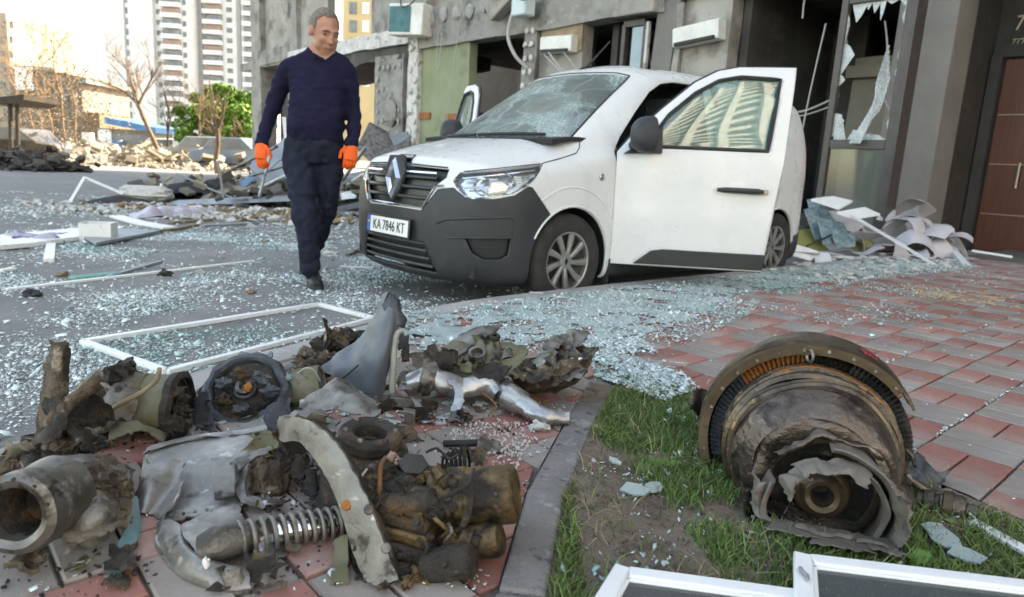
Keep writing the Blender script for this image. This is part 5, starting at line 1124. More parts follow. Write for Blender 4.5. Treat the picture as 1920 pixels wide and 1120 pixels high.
# --- accessory gearbox
t=wreck('accessory_gearbox','scorched gearbox with round top flange and brassy cylinders','wreckage',760,1118)
GC=at(695,812,1.36); gx,gy=GC.x,GC.y; gz=GC.z; MT=Matrix.Translation((gx,gy,gz))@Matrix.Rotation(RAD(7),4,'Y')@Matrix.Rotation(RAD(6),4,'X')
turned('top_flange',[(.036,-.03),(.036,.0),(.040,.004),(.060,.004),(.066,-.002),(.066,-.018),(.058,-.026)],MT,M_burn,t,40,.02,1,thick=.003)
turned('flange_seat',[(.030,-.030),(.070,-.030),(.082,-.036),(.086,-.05),(.080,-.075)],MT,M_ash,t,40,.03,2)
for k in range(6):
    a=k*1.05+.3; bolts('flange_bolt',[MT@Vector((.052*math.cos(a),.052*math.sin(a),.004))],.006,.006,(0,0,1),M_alud,t)
g=MB(); g.lathe([(.084,-.06),(.092,-.09),(.090,-.15),(.098,-.17),(.096,-.27),(.085,-.30),(.080,-.36),(.001,-.36)],28,MT); g.rag(.010,18,4); g.v=[(x,y,max(z,PZ+.002)) for x,y,z in g.v]; adopt(g.build('gear_case',M_burn,None,sharp=50),t)
g=MB(); g.box((0,0,0),(.20,.15,.22),Matrix.Translation(at(775,985,1.31))@Matrix.Rotation(RAD(-14),4,'Z')); g.rag(.012,16,2); adopt(g.build('pump_core',M_burn,None,bevel=.012),t)
# stacked ribs of the pump block, facing the camera
for i,(v,h,w_,m_) in enumerate(((930,22,.085,M_gold),(956,20,.090,M_burn),(982,22,.088,M_gold),(1010,26,.094,M_burn),(1040,24,.090,M_gold),(1068,24,.095,M_burn))):
    p=at(762+i*2,v,1.245-.010*i); g=MB(); g.box((0,0,0),(w_*1.35,.11,h*.00115),Matrix.Translation(p)@Matrix.Rotation(RAD(-14),4,'Z')@Matrix.Rotation(RAD(4),4,'Y')); adopt(g.build('pump_rib',m_,None,bevel=.007,bseg=3),t)
for i,(u,v,Y,r) in enumerate([(720,900,1.27,.03),(745,905,1.26,.028),(705,960,1.25,.03),(790,905,1.29,.03),(815,960,1.24,.022),(725,1020,1.20,.03),(790,1085,1.14,.03),(740,1080,1.15,.035),(830,1060,1.16,.028),(850,1015,1.20,.028),(770,880,1.33,.03),(835,890,1.33,.028)]): lump('charred_fitting',(u,v,Y),(r,r*.8,r*.8),M_burn if i%3 else M_gold,t,60+i,.5,9,2.4,.007)
# black hexagonal plate and finned cap
g=MB(); g.prism([(.030*math.cos(k*math.pi/3),.022*math.sin(k*math.pi/3)) for k in range(6)],.012,frame(at(775,872,1.24),(.1,-.75,.55))); adopt(g.build('cover_plate',M_blk,None,bevel=.002),t)
for i in range(6): 
    p=at(835+i*8,880-i*3,1.34); g=MB(); g.lathe([(.024,-.003),(.034,0),(.024,.003)],18,frame(p,(.95,-.1,.2))); adopt(g.build('cooling_fin',M_burn,None),t)
RG=random.Random(8)
for i in range(30):
    u=RG.uniform(690,885); v=RG.uniform(880,1095); Y=np.interp(v,[880,1095],[1.245,1.115])+RG.uniform(-.01,.02); c=at(u,v,Y); d=Vector((RG.gauss(0,1),-abs(RG.gauss(0,.6)),RG.gauss(0,.5))).normalized(); r=RG.uniform(.005,.014); L=RG.uniform(.015,.05); g=MB(); g.lathe([(.001,0),(r,0),(r,L*.4),(r*1.35,L*.42),(r*1.35,L*.6),(r*.8,L*.62),(r*.8,L),(.001,L)],8 if i%2 else 12,frame(c,d)); adopt(g.build('fitting',(M_burn,M_gold,M_burn,M_burn,M_burn,M_burn)[i%6],None),t)
for i in range(9):
    u=RG.uniform(690,860); v=RG.uniform(870,1060); Y=np.interp(v,[880,1095],[1.23,1.105]); pipe('oil_line',[(u,v,Y),(u+RG.uniform(-25,25),v+15,Y-.015),(u+RG.uniform(-40,40),v+40,Y-.01),(u+RG.uniform(-30,50),v+60,Y-.005)],RG.uniform(.002,.0045),(M_burn,M_burn,M_gold)[i%3],t,6,.002,40,i)
# horizontal cylinders
def cyl(name,a,b,prof,m,par,n=30,wob=.03,seed=1):
    a=at(*a); b=at(*b); L=(b-a).length; return turned(name,[(r,z*L) for r,z in prof],frame(a,b-a),m,par,n,wob,seed,thick=.003)
cyl('brassy_cylinder',(815,938,1.26),(968,925,1.24),[(.001,0),(.054,0),(.056,.10),(.056,.30),(.059,.32),(.059,.42),(.056,.44),(.055,.95),(.050,.99),(.046,1.0),(.040,.97),(.001,.95)],M_gold,t,36,.03,2)
cyl('brassy_cylinder',(850,1022,1.20),(938,1010,1.18),[(.001,0),(.030,0),(.032,.05),(.032,.92),(.028,1),(.001,1)],M_gold,t,28,.03,5)
cyl('dark_cylinder',(800,1062,1.15),(885,1050,1.13),[(.001,0),(.028,0),(.030,.05),(.030,.95),(.026,1),(.001,1)],M_burn,t,28,.04,6)
cyl('dark_cylinder',(700,905,1.27),(815,935,1.20),[(.001,0),(.016,0),(.018,.1),(.014,.3),(.019,.35),(.019,.6),(.015,.65),(.017,.95),(.001,1)],M_burn,t,18,.06,7)
cyl('dark_cylinder',(690,950,1.22),(820,940,1.19),[(.001,0),(.018,0),(.020,.2),(.022,.25),(.022,.5),(.018,.55),(.020,.9),(.001,1)],M_burn,t,18,.06,9)
for i in range(5): pipe('wire_loom',[(822,890+3*i,1.27),(850,878+2*i,1.22),(872+3*i,900,1.175),(878+2*i,940,1.165),(868+2*i,980,1.17),(852,1000,1.18)],.0026,M_burn,t,6,.002,40,i)
pipe('wire_loom',[(825,935,1.19),(850,925,1.165),(880,905,1.165),(888,880,1.20)],.004,M_burn,t,6)
pipe('rusty_tube',[(724,858,1.27),(714,875,1.25),(712,910,1.23),(708,955,1.21)],.005,M_copper,t,8); lump('pink_fitting',(733,858,1.26),(.010,.009,.010),mat('pinkish grime',(.40,.27,.24),(.26,.16,.13),sc=40,rough=.8),t,3,.5,7); lump('pink_fitting',(745,866,1.25),(.008,.008,.008),MATS['pinkish grime'],t,5,.5,7)
# curved bracket arm with bolts
outer=[(75,240),(88,300),(95,345),(150,335),(195,350),(250,420),(320,520),(370,640),(420,800),(470,950),(530,1068)]; inner=[(90,225),(110,222),(150,220),(200,232),(250,255),(340,330),(420,450),(480,560),(540,700),(600,860),(665,1030)]
ob=[(u/2.667+500,v/2.667+700) for u,v in outer]; ib=[(u/2.667+500,v/2.667+700) for u,v in inner]
yk=np.linspace(1.36,1.10,len(ob)); md=[((a[0]+b[0])/2,(a[1]+b[1])/2) for a,b in zip(ob,ib)]
rows=[[(u,v,float(Y)+.004) for (u,v),Y in zip(ob,yk)],[(u,v,float(Y)) for (u,v),Y in zip(md,yk)],[(u,v,float(Y)+.002) for (u,v),Y in zip(ib,yk)]]
arm_=sheet('bracket_arm',rows,M_arm,t,.010,5,.0012,18,.002,4,rag2=.001); arm_.modifiers['solid'].offset=-1
sheet('bracket_flange',[[(u-3,v,float(Y)+.004) for (u,v),Y in zip(ib,yk)][4:],[(u+10,v+4,float(Y)+.055) for (u,v),Y in zip(ib,yk)][4:]],M_burn,t,.006,5,.003,18,.003,5)
for u,v,Y in ((618,828,1.275),(692,956,1.15),(650,948,1.165),(537,813,1.325),(725,1028,1.105)): bolts('bracket_bolt',[at(u,v,Y)],.010,.008,(.1,-.85,.5),M_rusty if u<540 or u==650 else M_alu,t)
sheet('bracket_lip',[[(528,800,1.36),(532,830,1.36),(540,850,1.36)],[(545,790,1.40),(560,825,1.42),(575,850,1.44)]],M_burn,t,.008,4,.004,18,.004,6)
sheet('leg_plate',[[(628,1010,1.20),(622,1060,1.16),(622,1118,1.11)],[(652,1005,1.20),(652,1060,1.16),(650,1118,1.11)]],M_oliv,t,.010,5,.004,16,.004,7)
sheet('leg_plate',[[(655,1010,1.22),(660,1065,1.17),(665,1118,1.12)],[(690,1060,1.19),(700,1095,1.15),(715,1118,1.12)]],M_gold,t,.006,5,.010,18,.008,9)
pipe('tie_rod',[(583,880,1.40),(590,930,1.38),(605,985,1.36)],.012,M_burn,t,8,.003,20); pipe('tie_rod',[(610,890,1.40),(615,940,1.37),(625,990,1.34)],.016,M_burn,t,8,.004,20)
sheet('soot_flap',[[(545,860,1.44),(560,850,1.45),(580,860,1.46)],[(548,890,1.43),(566,900,1.43),(584,890,1.44)]],M_burn,t,.005,4,.008,24,.01,11)
# --- folded pale sheet on top of the gearbox
tag(sheet('folded_sheet',[[(556,762,1.62),(600,768,1.58),(660,775,1.55),(714,780,1.53)],[(580,742,1.66),(615,735,1.62),(665,748,1.58),(714,770,1.56)],[(612,728,1.72),(628,716,1.70),(660,738,1.66),(700,752,1.64)],[(628,720,1.76),(650,722,1.76),(685,740,1.74),(712,758,1.72)]],M_alu,None,.006,6,.006,18,.008,21),'pale folded metal sheet resting over the gearbox top flange','wreckage')
tag(sheet('crushed_duct',[[(540,790,1.52),(575,772,1.55),(610,775,1.54),(640,782,1.52)],[(545,800,1.47),(580,795,1.46),(612,800,1.45),(636,805,1.45)],[(560,815,1.48),(590,815,1.47),(615,820,1.46),(632,815,1.46)]],M_alu,None,.006,5,.008,18,.008,23),'crushed pale duct beside the gearbox bracket','wreckage')
# --- slate-blue fin
t=wreck('torn_fin','tall slate-blue torn fin with shredded tip standing in the wreckage','wreckage',690,752)
sheet('skin',[[(600,690,2.10),(635,664,2.10),(672,637,2.10),(690,608,2.10),(706,585,2.10),(718,552,2.11)],[(625,705,2.06),(650,680,2.05),(682,650,2.04),(702,612,2.04),(714,588,2.05),(726,546,2.08)],[(655,728,2.02),(680,695,2.00),(703,655,1.99),(716,618,2.00),(728,590,2.02),(735,552,2.06)],[(688,744,2.00),(707,705,1.98),(722,655,1.98),(732,620,2.00),(742,592,2.03),(742,560,2.07)],[(714,755,2.01),(724,715,2.01),(733,655,2.02),(740,622,2.04),(752,600,2.07),(750,572,2.09)]],M_fin,t,.006,6,.004,10,.004,3,rag2=.004)
sheet('shredded_tip',[[(718,560,2.06),(728,545,2.06),(745,560,2.06)],[(722,590,2.03),(742,580,2.03),(758,590,2.05)],[(735,612,2.03),(750,612,2.03),(760,608,2.06)]],M_rotr,t,.006,5,.008,28,.012,5)
pipe('edge_tube',[(735,735,2.00),(737,690,2.00),(739,650,2.01),(745,625,2.02),(756,620,2.03)],[.010,.010,.010,.010,.009],mat('pale green-grey tube',(.36,.37,.32),(.28,.285,.25),sc=14,rough=.6,metal=.3,bump=.2,bsc=60),t,10,.0015)
sheet('burnt_tab',[[(748,622,2.05),(766,628,2.06),(772,650,2.08)],[(752,660,2.05),(764,668,2.06),(770,675,2.08)]],M_rotr,t,.006,4,.010,26,.012,7); lump('burnt_tab_end',(760,668,2.04),(.014,.012,.02),M_burn,t,4,.5,7)
pipe('seam',[(632,717,2.02),(652,702,2.0),(672,685,1.99)],.003,M_burn,t,6)
# --- charred heap behind the fin
t=wreck('charred_scraps','charred black scraps heaped left of the slate-blue fin','wreckage',600,690)
for i,(u,v,Y,r) in enumerate([(585,672,2.25,.05),(610,655,2.28,.05),(630,640,2.32,.045),(650,630,2.36,.04),(575,690,2.18,.04),(600,690,2.15,.04),(620,675,2.2,.04)]): lump('scrap',(u,v,Y),(r,r*.8,r*.65),M_burn if i%2 else M_ash,t,80+i,.65,9,2.8,.012)
sheet('charred_flap',[[(640,640,2.40),(670,622,2.44),(695,620,2.46)],[(645,665,2.32),(668,645,2.36),(690,640,2.38)]],M_burn,t,.005,5,.014,20,.014,3); pipe('prong',[(612,640,2.27),(612,625,2.27),(616,612,2.27)],[.012,.008,.004],M_alud,t,6,.003,40)
# --- twisted heap
t=wreck('twisted_shell','scorched bowl-shaped shell with crumpled rim at the kerb stones','wreckage',1010,745)
rows=[]
bc=at(1035,672,2.22)
g=MB()
def bowl(u,v):
    th=v; ph=2*math.pi*u; r=.135*math.sin(.15+1.35*th)*(1+.16*mn.noise(Vector((math.cos(ph)*1.6,math.sin(ph)*1.6,th*2)))); z=-.135*math.cos(.15+1.35*th)
    p=bc+Vector((r*math.cos(ph)*1.05,r*math.sin(ph)*.8,z*.82+.05*math.cos(ph)*th)); p+=mn.noise_vector(p*22)*.012+mn.noise_vector(p*60)*.004+(mn.noise_vector(p*110)*.012 if v>.97 else Vector((0,0,0))); p.z=max(p.z,PZ+.003); return p
g.grid(44,14,bowl); adopt(g.build('bowl',M_ash,None,solid=.006,sharp=60,weld=.0008),t)
sheet('upper_flap',[[(1022,640,2.30),(1050,628,2.32),(1075,622,2.34),(1102,615,2.36)],[(1035,650,2.26),(1060,642,2.27),(1080,636,2.29),(1100,628,2.31)],[(1045,655,2.24),(1065,650,2.24),(1085,644,2.26),(1098,636,2.28)]],M_alud,t,.005,5,.010,22,.010,3)
sheet('upper_flap',[[(1010,650,2.28),(1025,635,2.30),(1048,632,2.31)],[(1022,668,2.22),(1038,655,2.24),(1055,652,2.25)]],M_alud,t,.005,5,.012,24,.012,5)
sheet('rolled_liner',[[(985,690,2.18),(1010,670,2.20),(1035,655,2.22)],[(1000,680,2.14),(1022,665,2.15),(1036,660,2.17)],[(1010,695,2.13),(1025,678,2.13),(1036,668,2.15)]],M_alud,t,.004,5,.006,24,.006,7)
sheet('white_liner',[[(1045,685,2.17),(1065,674,2.18),(1088,668,2.20)],[(1050,696,2.13),(1070,686,2.13),(1092,678,2.15)]],M_platew,t,.004,4,.006,24,.006,8)
sheet('torn_rim',[[(955,688,2.15),(985,690,2.11),(1015,690,2.09),(1050,684,2.09),(1085,672,2.12)],[(962,705,2.12),(990,712,2.07),(1020,715,2.05),(1055,706,2.06),(1085,692,2.10)]],M_ash,t,.006,6,.010,20,.010,9)
t=wreck('twisted_fuel_housing','twisted olive panel with round ports and a stub pipe','wreckage',890,720)
sheet('panel',[[(825,655,2.26),(860,645,2.32),(900,640,2.36),(945,640,2.38),(985,650,2.36)],[(835,680,2.18),(865,668,2.22),(905,665,2.24),(950,660,2.26),(990,668,2.26)],[(842,705,2.10),(875,695,2.12),(910,690,2.13),(950,685,2.15),(985,690,2.16)],[(830,715,2.07),(870,712,2.07),(910,712,2.07),(945,708,2.08),(975,705,2.10)]],M_oliv,t,.005,5,.012,15,.010,3)
turned('port',[(.020,-.012),(.022,.010),(.027,.012),(.030,-.012)],frame(at(895,665,2.18),(-.1,-.5,.85)),M_alud,t,24,.05,2)
pipe('stub_pipe',[(935,672,2.20),(933,652,2.20),(928,632,2.20)],[.014,.013,.013],M_alud,t,12,.002); turned('stub_mouth',[(.008,.0),(.013,.002),(.016,-.004),(.015,-.012)],frame(at(928,630,2.195),(-.1,-.45,.9)),M_burn,t,16)
sheet('web',[[(942,660,2.2),(955,655,2.22),(965,660,2.24)],[(938,675,2.18),(955,672,2.19),(972,672,2.21)]],M_alud,t,.004,4,.004,20,.004,5)
sheet('dark_fold',[[(830,690,2.13),(860,690,2.11),(900,700,2.09),(945,700,2.09)],[(828,712,2.09),(862,718,2.07),(905,722,2.06),(948,720,2.07)]],M_burn,t,.005,5,.010,20,.010,6)
tag(sheet('torn_metal_strip',[[(760,688,2.24),(800,668,2.28),(850,640,2.36),(900,615,2.44),(942,602,2.50)],[(770,696,2.18),(812,680,2.20),(862,652,2.28),(905,628,2.37),(940,612,2.44)],[(790,702,2.12),(828,690,2.14),(872,662,2.23),(905,640,2.33),(930,625,2.41)]],M_alu,None,.006,6,.007,12,.006,31),'long curved grey blade lying behind the twisted wreckage','wreckage')
t=wreck('crumpled_duct','bright crumpled foil duct with clamp beside the slate-blue fin','wreckage',810,780)
pipe('duct',[(768,720,2.02),(800,708,2.02),(830,716,2.02),(862,728,2.02)],[.030,.034,.036,.034],M_slv,t,16,.006,22,3,sq=.8)
turned('clamp',[(.040,-.02),(.046,-.018),(.046,.018),(.040,.02)],frame(at(800,712,2.02),(.9,.1,-.2)),M_alud,t,30,.08,3)
sheet('flap',[[(838,710,1.98),(850,735,1.95),(842,770,1.92)],[(856,712,1.98),(870,745,1.94),(862,768,1.91)]],M_slv,t,.004,5,.005,20,.006,5); sheet('flap',[[(755,690,2.06),(775,700,2.04),(790,735,2.0)],[(748,720,2.02),(762,740,1.98),(785,765,1.94)]],M_alud,t,.005,5,.010,22,.010,6)
tag(pipe('foil_sleeve',[(852,735,2.04),(880,725,2.06),(912,722,2.08),(936,738,2.06)],[.030,.034,.032,.030],M_slv,None,16,.009,20,9,sq=.75),'crumpled bright foil sleeve lying under the olive panel','wreckage')
t=wreck('foil_tube','bent bright foil tube with torn collar reaching the border stones','wreckage',1010,800)
pipe('tube',[(940,722,2.10),(955,742,2.04),(985,762,1.98),(1020,780,1.94),(1066,784,1.94)],[.032,.032,.030,.030,.024],M_slv,t,16,.007,22,12,sq=.8)
turned('collar',[(.034,-.03),(.038,-.02),(.038,.03),(.034,.036)],frame(at(962,748,2.02),(.75,-.35,-.35)),M_slv,t,28,.10,4)
# --- bracket block with frayed steel wool
t=wreck('bracket_block','grey angled bracket block with frayed wire behind the gearbox','wreckage',770,800)
g=MB(); g.slab3([at(*p) for p in ((700,742,1.98),(790,750,1.96),(818,752,2.02),(730,738,2.06))],(0,0,-.03)); adopt(g.build('top_plate',M_alud,None,bevel=.003),t)
g=MB(); g.slab3([at(*p) for p in ((790,752,1.95),(818,754,2.01),(815,800,2.01),(768,815,1.93))],(.006,.004,0)); adopt(g.build('side_plate',M_burn,None,bevel=.002),t)
g=MB(); g.slab3([at(*p) for p in ((756,770,1.88),(778,775,1.87),(776,805,1.87),(758,812,1.88))],(0,.03,0)); adopt(g.build('lug',M_alud,None,bevel=.003),t)
g=MB()
for i in range(60):
    p0=at(rnd.uniform(778,808),rnd.uniform(770,815),1.92+rnd.uniform(-.03,.03)); g.tube(spline([p0+Vector((rnd.uniform(-.03,.03),rnd.uniform(-.03,.03),rnd.uniform(-.02,.02))) for _ in range(4)],4),.0009,4,caps=False)
fw=adopt(g.build('frayed_wire',M_burn,None),t); fw['kind']='stuff'
# --- small torn fragments and wires between the large pieces
RF=random.Random(21)
FM=[(M_alu,'grey'),(M_burn,'charred'),(M_ash,'brown burnt'),(M_oliv,'olive'),(M_slv,'bright'),(M_cdirt,'dirty pale')]
FZ=[(200,870),(330,800),(300,870),(350,815),(540,830),(560,900),(470,960),(250,1060),(560,1060),(600,1030),(830,800),(700,745),(880,790),(640,720),(760,830),(480,1100),(180,1080),(60,1060),(900,880),(550,720),(760,760),(1000,720),(340,740),(590,960),(520,870),(440,830),(860,870),(980,760),(150,880),(30,900)]
for i in range(64):
    u,v=RF.choice(FZ); u+=RF.gauss(0,28); v+=RF.gauss(0,16); b=gr(u,max(v,720),PZ); s_=RF.uniform(.010,.034); m_,nm=FM[RF.choice([0,0,1,1,1,2,2,3,4,5])]; T=Matrix.Translation((b.x,b.y,PZ+.008+RF.uniform(0,.02)))@Matrix.Rotation(RF.uniform(0,6.3),4,'Z')@Matrix.Rotation(RF.uniform(-.7,.7),4,'X')@Matrix.Rotation(RF.uniform(-.7,.7),4,'Y'); g=MB()
    asp=RF.uniform(.35,1.)
    def fn(a,c):
        p=T@Vector(((a-.5)*2*s_,(c-.5)*2*s_*asp,0)); p+=mn.noise_vector(p*40+Vector((i,0,0)))*s_*.5
        if a in (0,1) or c in (0,1): p+=mn.noise_vector(p*150)*s_*.35
        p.z=max(p.z,PZ+.003); return p
    g.grid(7,6,fn); tag(g.build('metal_fragment',m_,None,solid=.003),'small torn %s metal fragment lying between the wreckage pieces'%nm,'metal scrap','%s metal fragments between the wreckage'%nm)
HZ=[(800,675,2.22),(850,690,2.15),(905,680,2.2),(960,665,2.25),(990,700,2.12),(1040,700,2.1),(1070,660,2.25),(880,705,2.1),(930,700,2.1),(780,700,2.08),(580,660,2.28),(625,650,2.3),(80,830,1.45),(40,865,1.42),(150,780,1.5),(560,800,1.5),(600,840,1.45),(520,850,1.5),(700,770,1.6)]
for i,(u,v,Y) in enumerate(HZ):
    c=at(u,v,Y); s_=RF.uniform(.035,.075); m_,nm=FM[(0,1,3,2,1,5,0,3,1,4)[i%10]]; T=Matrix.Translation(c)@Matrix.Rotation(RF.uniform(0,6.3),4,'Z')@Matrix.Rotation(RF.uniform(-1.1,1.1),4,'X')@Matrix.Rotation(RF.uniform(-.8,.8),4,'Y'); g=MB(); asp=RF.uniform(.4,.9)
    def fn(a,c_):
        cv=RF_c*(a-.5)**2*4; p=T@Vector(((a-.5)*2*s_,(c_-.5)*2*s_*asp,cv*s_)); p+=mn.noise_vector(p*17+Vector((i,0,0)))*s_*.38+mn.noise_vector(p*48+Vector((i,0,0)))*s_*.16
        if a in (0,1) or c_ in (0,1): p+=mn.noise_vector(p*120)*s_*.25
        p.z=max(p.z,PZ+.004); return p
    RF_c=RF.uniform(-1,1); g.grid(14,10,fn); tag(g.build('crumpled_sheet',m_,None,solid=.0025),'crumpled %s sheet scrap sticking out of the wreckage'%nm,'metal scrap','crumpled %s sheet scraps in the wreckage'%nm)
for i,pts in enumerate([[(560,905,1.45),(580,930,1.38),(600,925,1.36),(610,960,1.32)],[(820,845,1.60),(850,858,1.5),(842,880,1.42),(870,890,1.36)],[(345,800,1.75),(365,820,1.68),(350,840,1.6),(375,850,1.56)],[(640,720,2.0),(660,735,1.95),(700,738,1.93)],[(900,735,2.03),(930,760,1.98),(915,780,1.92)],[(690,880,1.27),(672,905,1.26),(680,940,1.24),(668,970,1.22)],[(800,850,1.31),(820,842,1.33),(842,858,1.3),(860,850,1.3)]]): tag(pipe('loose_wire',pts,.0028,(M_blk,M_copper,M_cable)[i%3],None,6,.003,30,i),('loose black wire curling out of the wreckage','rusty thin tube curling out of the wreckage','grey cable end curling out of the wreckage')[i%3],'wire',('black wires in the wreckage','rusty tubes in the wreckage','grey cable ends in the wreckage')[i%3])
g=MB(); 
for i in range(900):
    u,v=RF.choice(FZ); b=gr(u+RF.gauss(0,45),max(v+RF.gauss(0,30),690),PZ); s_=RF.uniform(.002,.008); g.box((0,0,0),(s_,s_*.8,s_*.6),Matrix.Translation((b.x,b.y,PZ+s_*.25))@Matrix.Rotation(RF.uniform(0,6),4,'Z')@Matrix.Rotation(RF.uniform(-1,1),4,'X'))
tag(g.build('soot_crumbs',M_burn,None,smooth=False),'black soot crumbs and grit scattered under the wreckage','soot',None,'stuff')
# --- small pieces
tag(pipe('black_rod',[(832,832,1.72),(870,831,1.74),(914,829,1.76)],.009,M_blk,None,10),'short black rod lying on the red pavers','rod')
def stone(label,u,v,r,m=M_conc,sd_=1,z=PZ,fl=.7):
    p=gr(u,v,z); g=MB(); g.blob((p.x,p.y,z+r*.5*fl),(r*1.3,r,r*fl),sd_,.5,8,1.8); return tag(g.build('rubble_stone',m,None,sharp=25),label,'stone')
M_whst=mat('white plaster lump',(.62,.61,.57),(.48,.47,.44),sc=20,rough=1,bump=.6,bsc=70)
stone('white plaster lump beside the bent foil tube',1012,805,.022,M_whst,3); stone('brown stone lying on the crushed glass',934,586,.022,mat('brown stone',(.22,.17,.15),(.3,.24,.21),sc=20,rough=1),5)
stone('flat concrete chip on the crushed glass near the wheel',1006,551,.03,M_whst,8,PZ,.25)
# --- jet turbine on the grass
t=root('turbine_section','burnt bronze turbine section with torn cone lying on the grass','wreckage',tuple(gr(1530,1040,PZ)))
TA=Vector((-.33,-.94,.06)); TC=at(1512,826,1.66); TM=frame(TC,TA,(1,0,0))
# z along the axis, towards the camera
Rk=.255
turned('casing_back',[(.235,-.15),(.19,-.17),(.10,-.16),(.001,-.15)],TM,M_burn,t,48,.03,5)
turned('outer_casing',[(.225,-.16),(.245,-.15),(.262,-.10),(.258,-.02),(.262,.03),(.258,.055)],TM,M_bron,t,72,.06,3,RAD(30),RAD(222),.006,2.2)
turned('flange_ring',[(.237,.050),(.257,.052),(.260,.062),(.257,.074),(.237,.072)],TM,M_tan,t,72,.03,3,RAD(42),RAD(232),.004,2.)
bolts('flange_bolt',[TM@Vector((.247*math.cos(a),.247*math.sin(a),.073)) for a in [RAD(46+13*i) for i in range(13)]],.005,.005,TA,M_alu,t)
turned('blade_seat',[(.235,.0),(.220,.03),(.205,.03)],TM,M_burn,t,60,.02,4)
for i in range(64):
    a=RAD(5+i*3.0); g=MB(); T=TM@Matrix.Rotation(a,4,'Z'); g.add([T@Vector(p) for p in ((.206,-.003,.036),(.233,-.006,.024),(.236,.004,.040),(.208,.006,.052),(.207,-.001,.032),(.234,-.004,.020))],[(0,1,2,3),(3,2,5,4),(0,4,5,1),(0,3,4),(1,5,2)]); adopt(g.build('fan_blade',M_rotr if i<22 or i>44 else M_rusty if i>30 else M_bron,None,smooth=False),t)
turned('drum',[(.212,-.10),(.210,.03),(.206,.050),(.198,.056),(.201,.062),(.201,.078),(.193,.083),(.195,.090),(.194,.108)],TM,M_bron,t,72,.03,5)
turned('rust_band',[(.2025,.055),(.2025,.076)],TM,M_rusty,t,60,.03,5,RAD(35),RAD(120))
turned('drum_step',[(.190,.134),(.184,.142),(.187,.150),(.187,.163),(.179,.169),(.181,.176),(.177,.192)],TM,M_bron,t,72,.03,6)
turned('drum_band',[(.190,.105),(.199,.112),(.199,.126),(.190,.134)],TM,M_bron,t,72,.02,5)
for i in range(22):
    a=RAD(-10+i*11); g=MB(); g.box((0,0,0),(.004,.016,.010),TM@Matrix.Rotation(a,4,'Z')@Matrix.Translation((.200,0,.119))); adopt(g.build('lock_tab',M_burn,None),t)
g=MB(); ra=[TM@Vector((.176*math.cos(a),.176*math.sin(a),.188)) for a in [2*math.pi*i/64 for i in range(64)]]; T2_=frame(TM@Vector((.030,-.050,.215)),Vector((-.30,-.95,.02)),(1,0,0)); rb=[T2_@Vector((.126*math.cos(a),.126*math.sin(a),.03)) for a in [2*math.pi*i/64 for i in range(64)]]
rings=[]
for q in range(9):
    s_=q/8; rings.append([p0.lerp(p1,s_)+TA*.030*math.sin(math.pi*s_)+mn.noise_vector(p0.lerp(p1,s_)*13)*.016*math.sin(math.pi*s_)+mn.noise_vector(p0.lerp(p1,s_)*34)*.006*math.sin(math.pi*s_) for p0,p1 in zip(ra,rb)])
g.loft(rings,True,False); adopt(g.build('crumpled_cone',M_brond,None,solid=.005,sharp=70),t)
turned('cone_ridge',[(.150,.225),(.156,.238),(.148,.252),(.128,.262)],TM,M_brond,t,60,.07,9)
# torn exhaust throat, axis bent downwards
T2=frame(TM@Vector((.030,-.050,.215)),Vector((-.30,-.95,.02)),(1,0,0))
turned('torn_throat',[(.138,-.03),(.138,.02),(.134,.05),(.126,.085),(.130,.105),(.138,.112)],T2,M_torn,t,64,.11,11,RAD(-200),RAD(95),.005,2.4)
turned('throat_lining',[(.112,.0),(.108,.05),(.102,.09),(.108,.10)],T2,M_torn,t,60,.12,14,RAD(-150),RAD(60),.004,3.)
turned('throat_back',[(.12,-.02),(.07,-.045),(.02,-.05)],T2,M_burn,t,40,.05,3)
turned('bearing_ring',[(.024,.05),(.026,.072),(.034,.078),(.042,.066),(.045,.05),(.052,.046),(.058,.034),(.062,.0),(.055,-.04)],frame(T2@Vector((-.012,.012,.0)),Vector((-.34,-.93,.10))),M_tan,t,44,.01,3)
turned('bearing_bore',[(.0245,.06),(.020,.03),(.018,.0),(.001,-.005)],frame(T2@Vector((-.012,.012,.0)),Vector((-.34,-.93,.10))),M_burn,t,28)
def petal(r0,z0,a0,a1,r1,z1,m,sd_,nm='torn_petal',cu=.02):
    g=MB(); 
    def fn(u,v):
        a=a0+(a1-a0)*u; r=r0+(r1-r0)*v; z=z0+(z1-z0)*v+cu*math.sin(math.pi*v); p=T2@Vector((r*math.cos(a),r*math.sin(a),z)); p+=mn.noise_vector(p*20+Vector((sd_,0,0)))*.016+mn.noise_vector(p*45+Vector((sd_,3,0)))*.007+mn.noise_vector(p*90)*.003
        if v>.98 or u<.01 or u>.99: p+=mn.noise_vector(p*100)*.008
        p.z=max(p.z,PZ+.03+.012*v); return p
    g.grid(22,8,fn); adopt(g.build(nm,m,None,solid=.0028,sharp=60),t)
petal(.130,.10,RAD(165),RAD(215),.165,.075,M_torn,1); petal(.130,.10,RAD(215),RAD(262),.175,.17,M_torn,11); petal(.128,.09,RAD(255),RAD(300),.165,.19,M_torn,12); petal(.130,.09,RAD(295),RAD(330),.16,.17,M_torn,15); petal(.13,.06,RAD(200),RAD(250),.19,.05,M_brond,13); petal(.128,.08,RAD(-20),RAD(40),.135,.135,M_torn,14); petal(.118,.10,RAD(-120),RAD(-75),.140,.125,M_torn,2); petal(.120,.10,RAD(-70),RAD(-25),.118,.14,M_torn,3); petal(.115,.10,RAD(60),RAD(130),.105,.16,M_torn,4,cu=.01)
petal(.11,.09,RAD(120),RAD(165),.085,.12,M_torn,5); petal(.14,.04,RAD(180),RAD(240),.185,.03,M_brond,6); petal(.13,.02,RAD(40),RAD(140),.150,.05,M_brond,7,'cowl_lip')
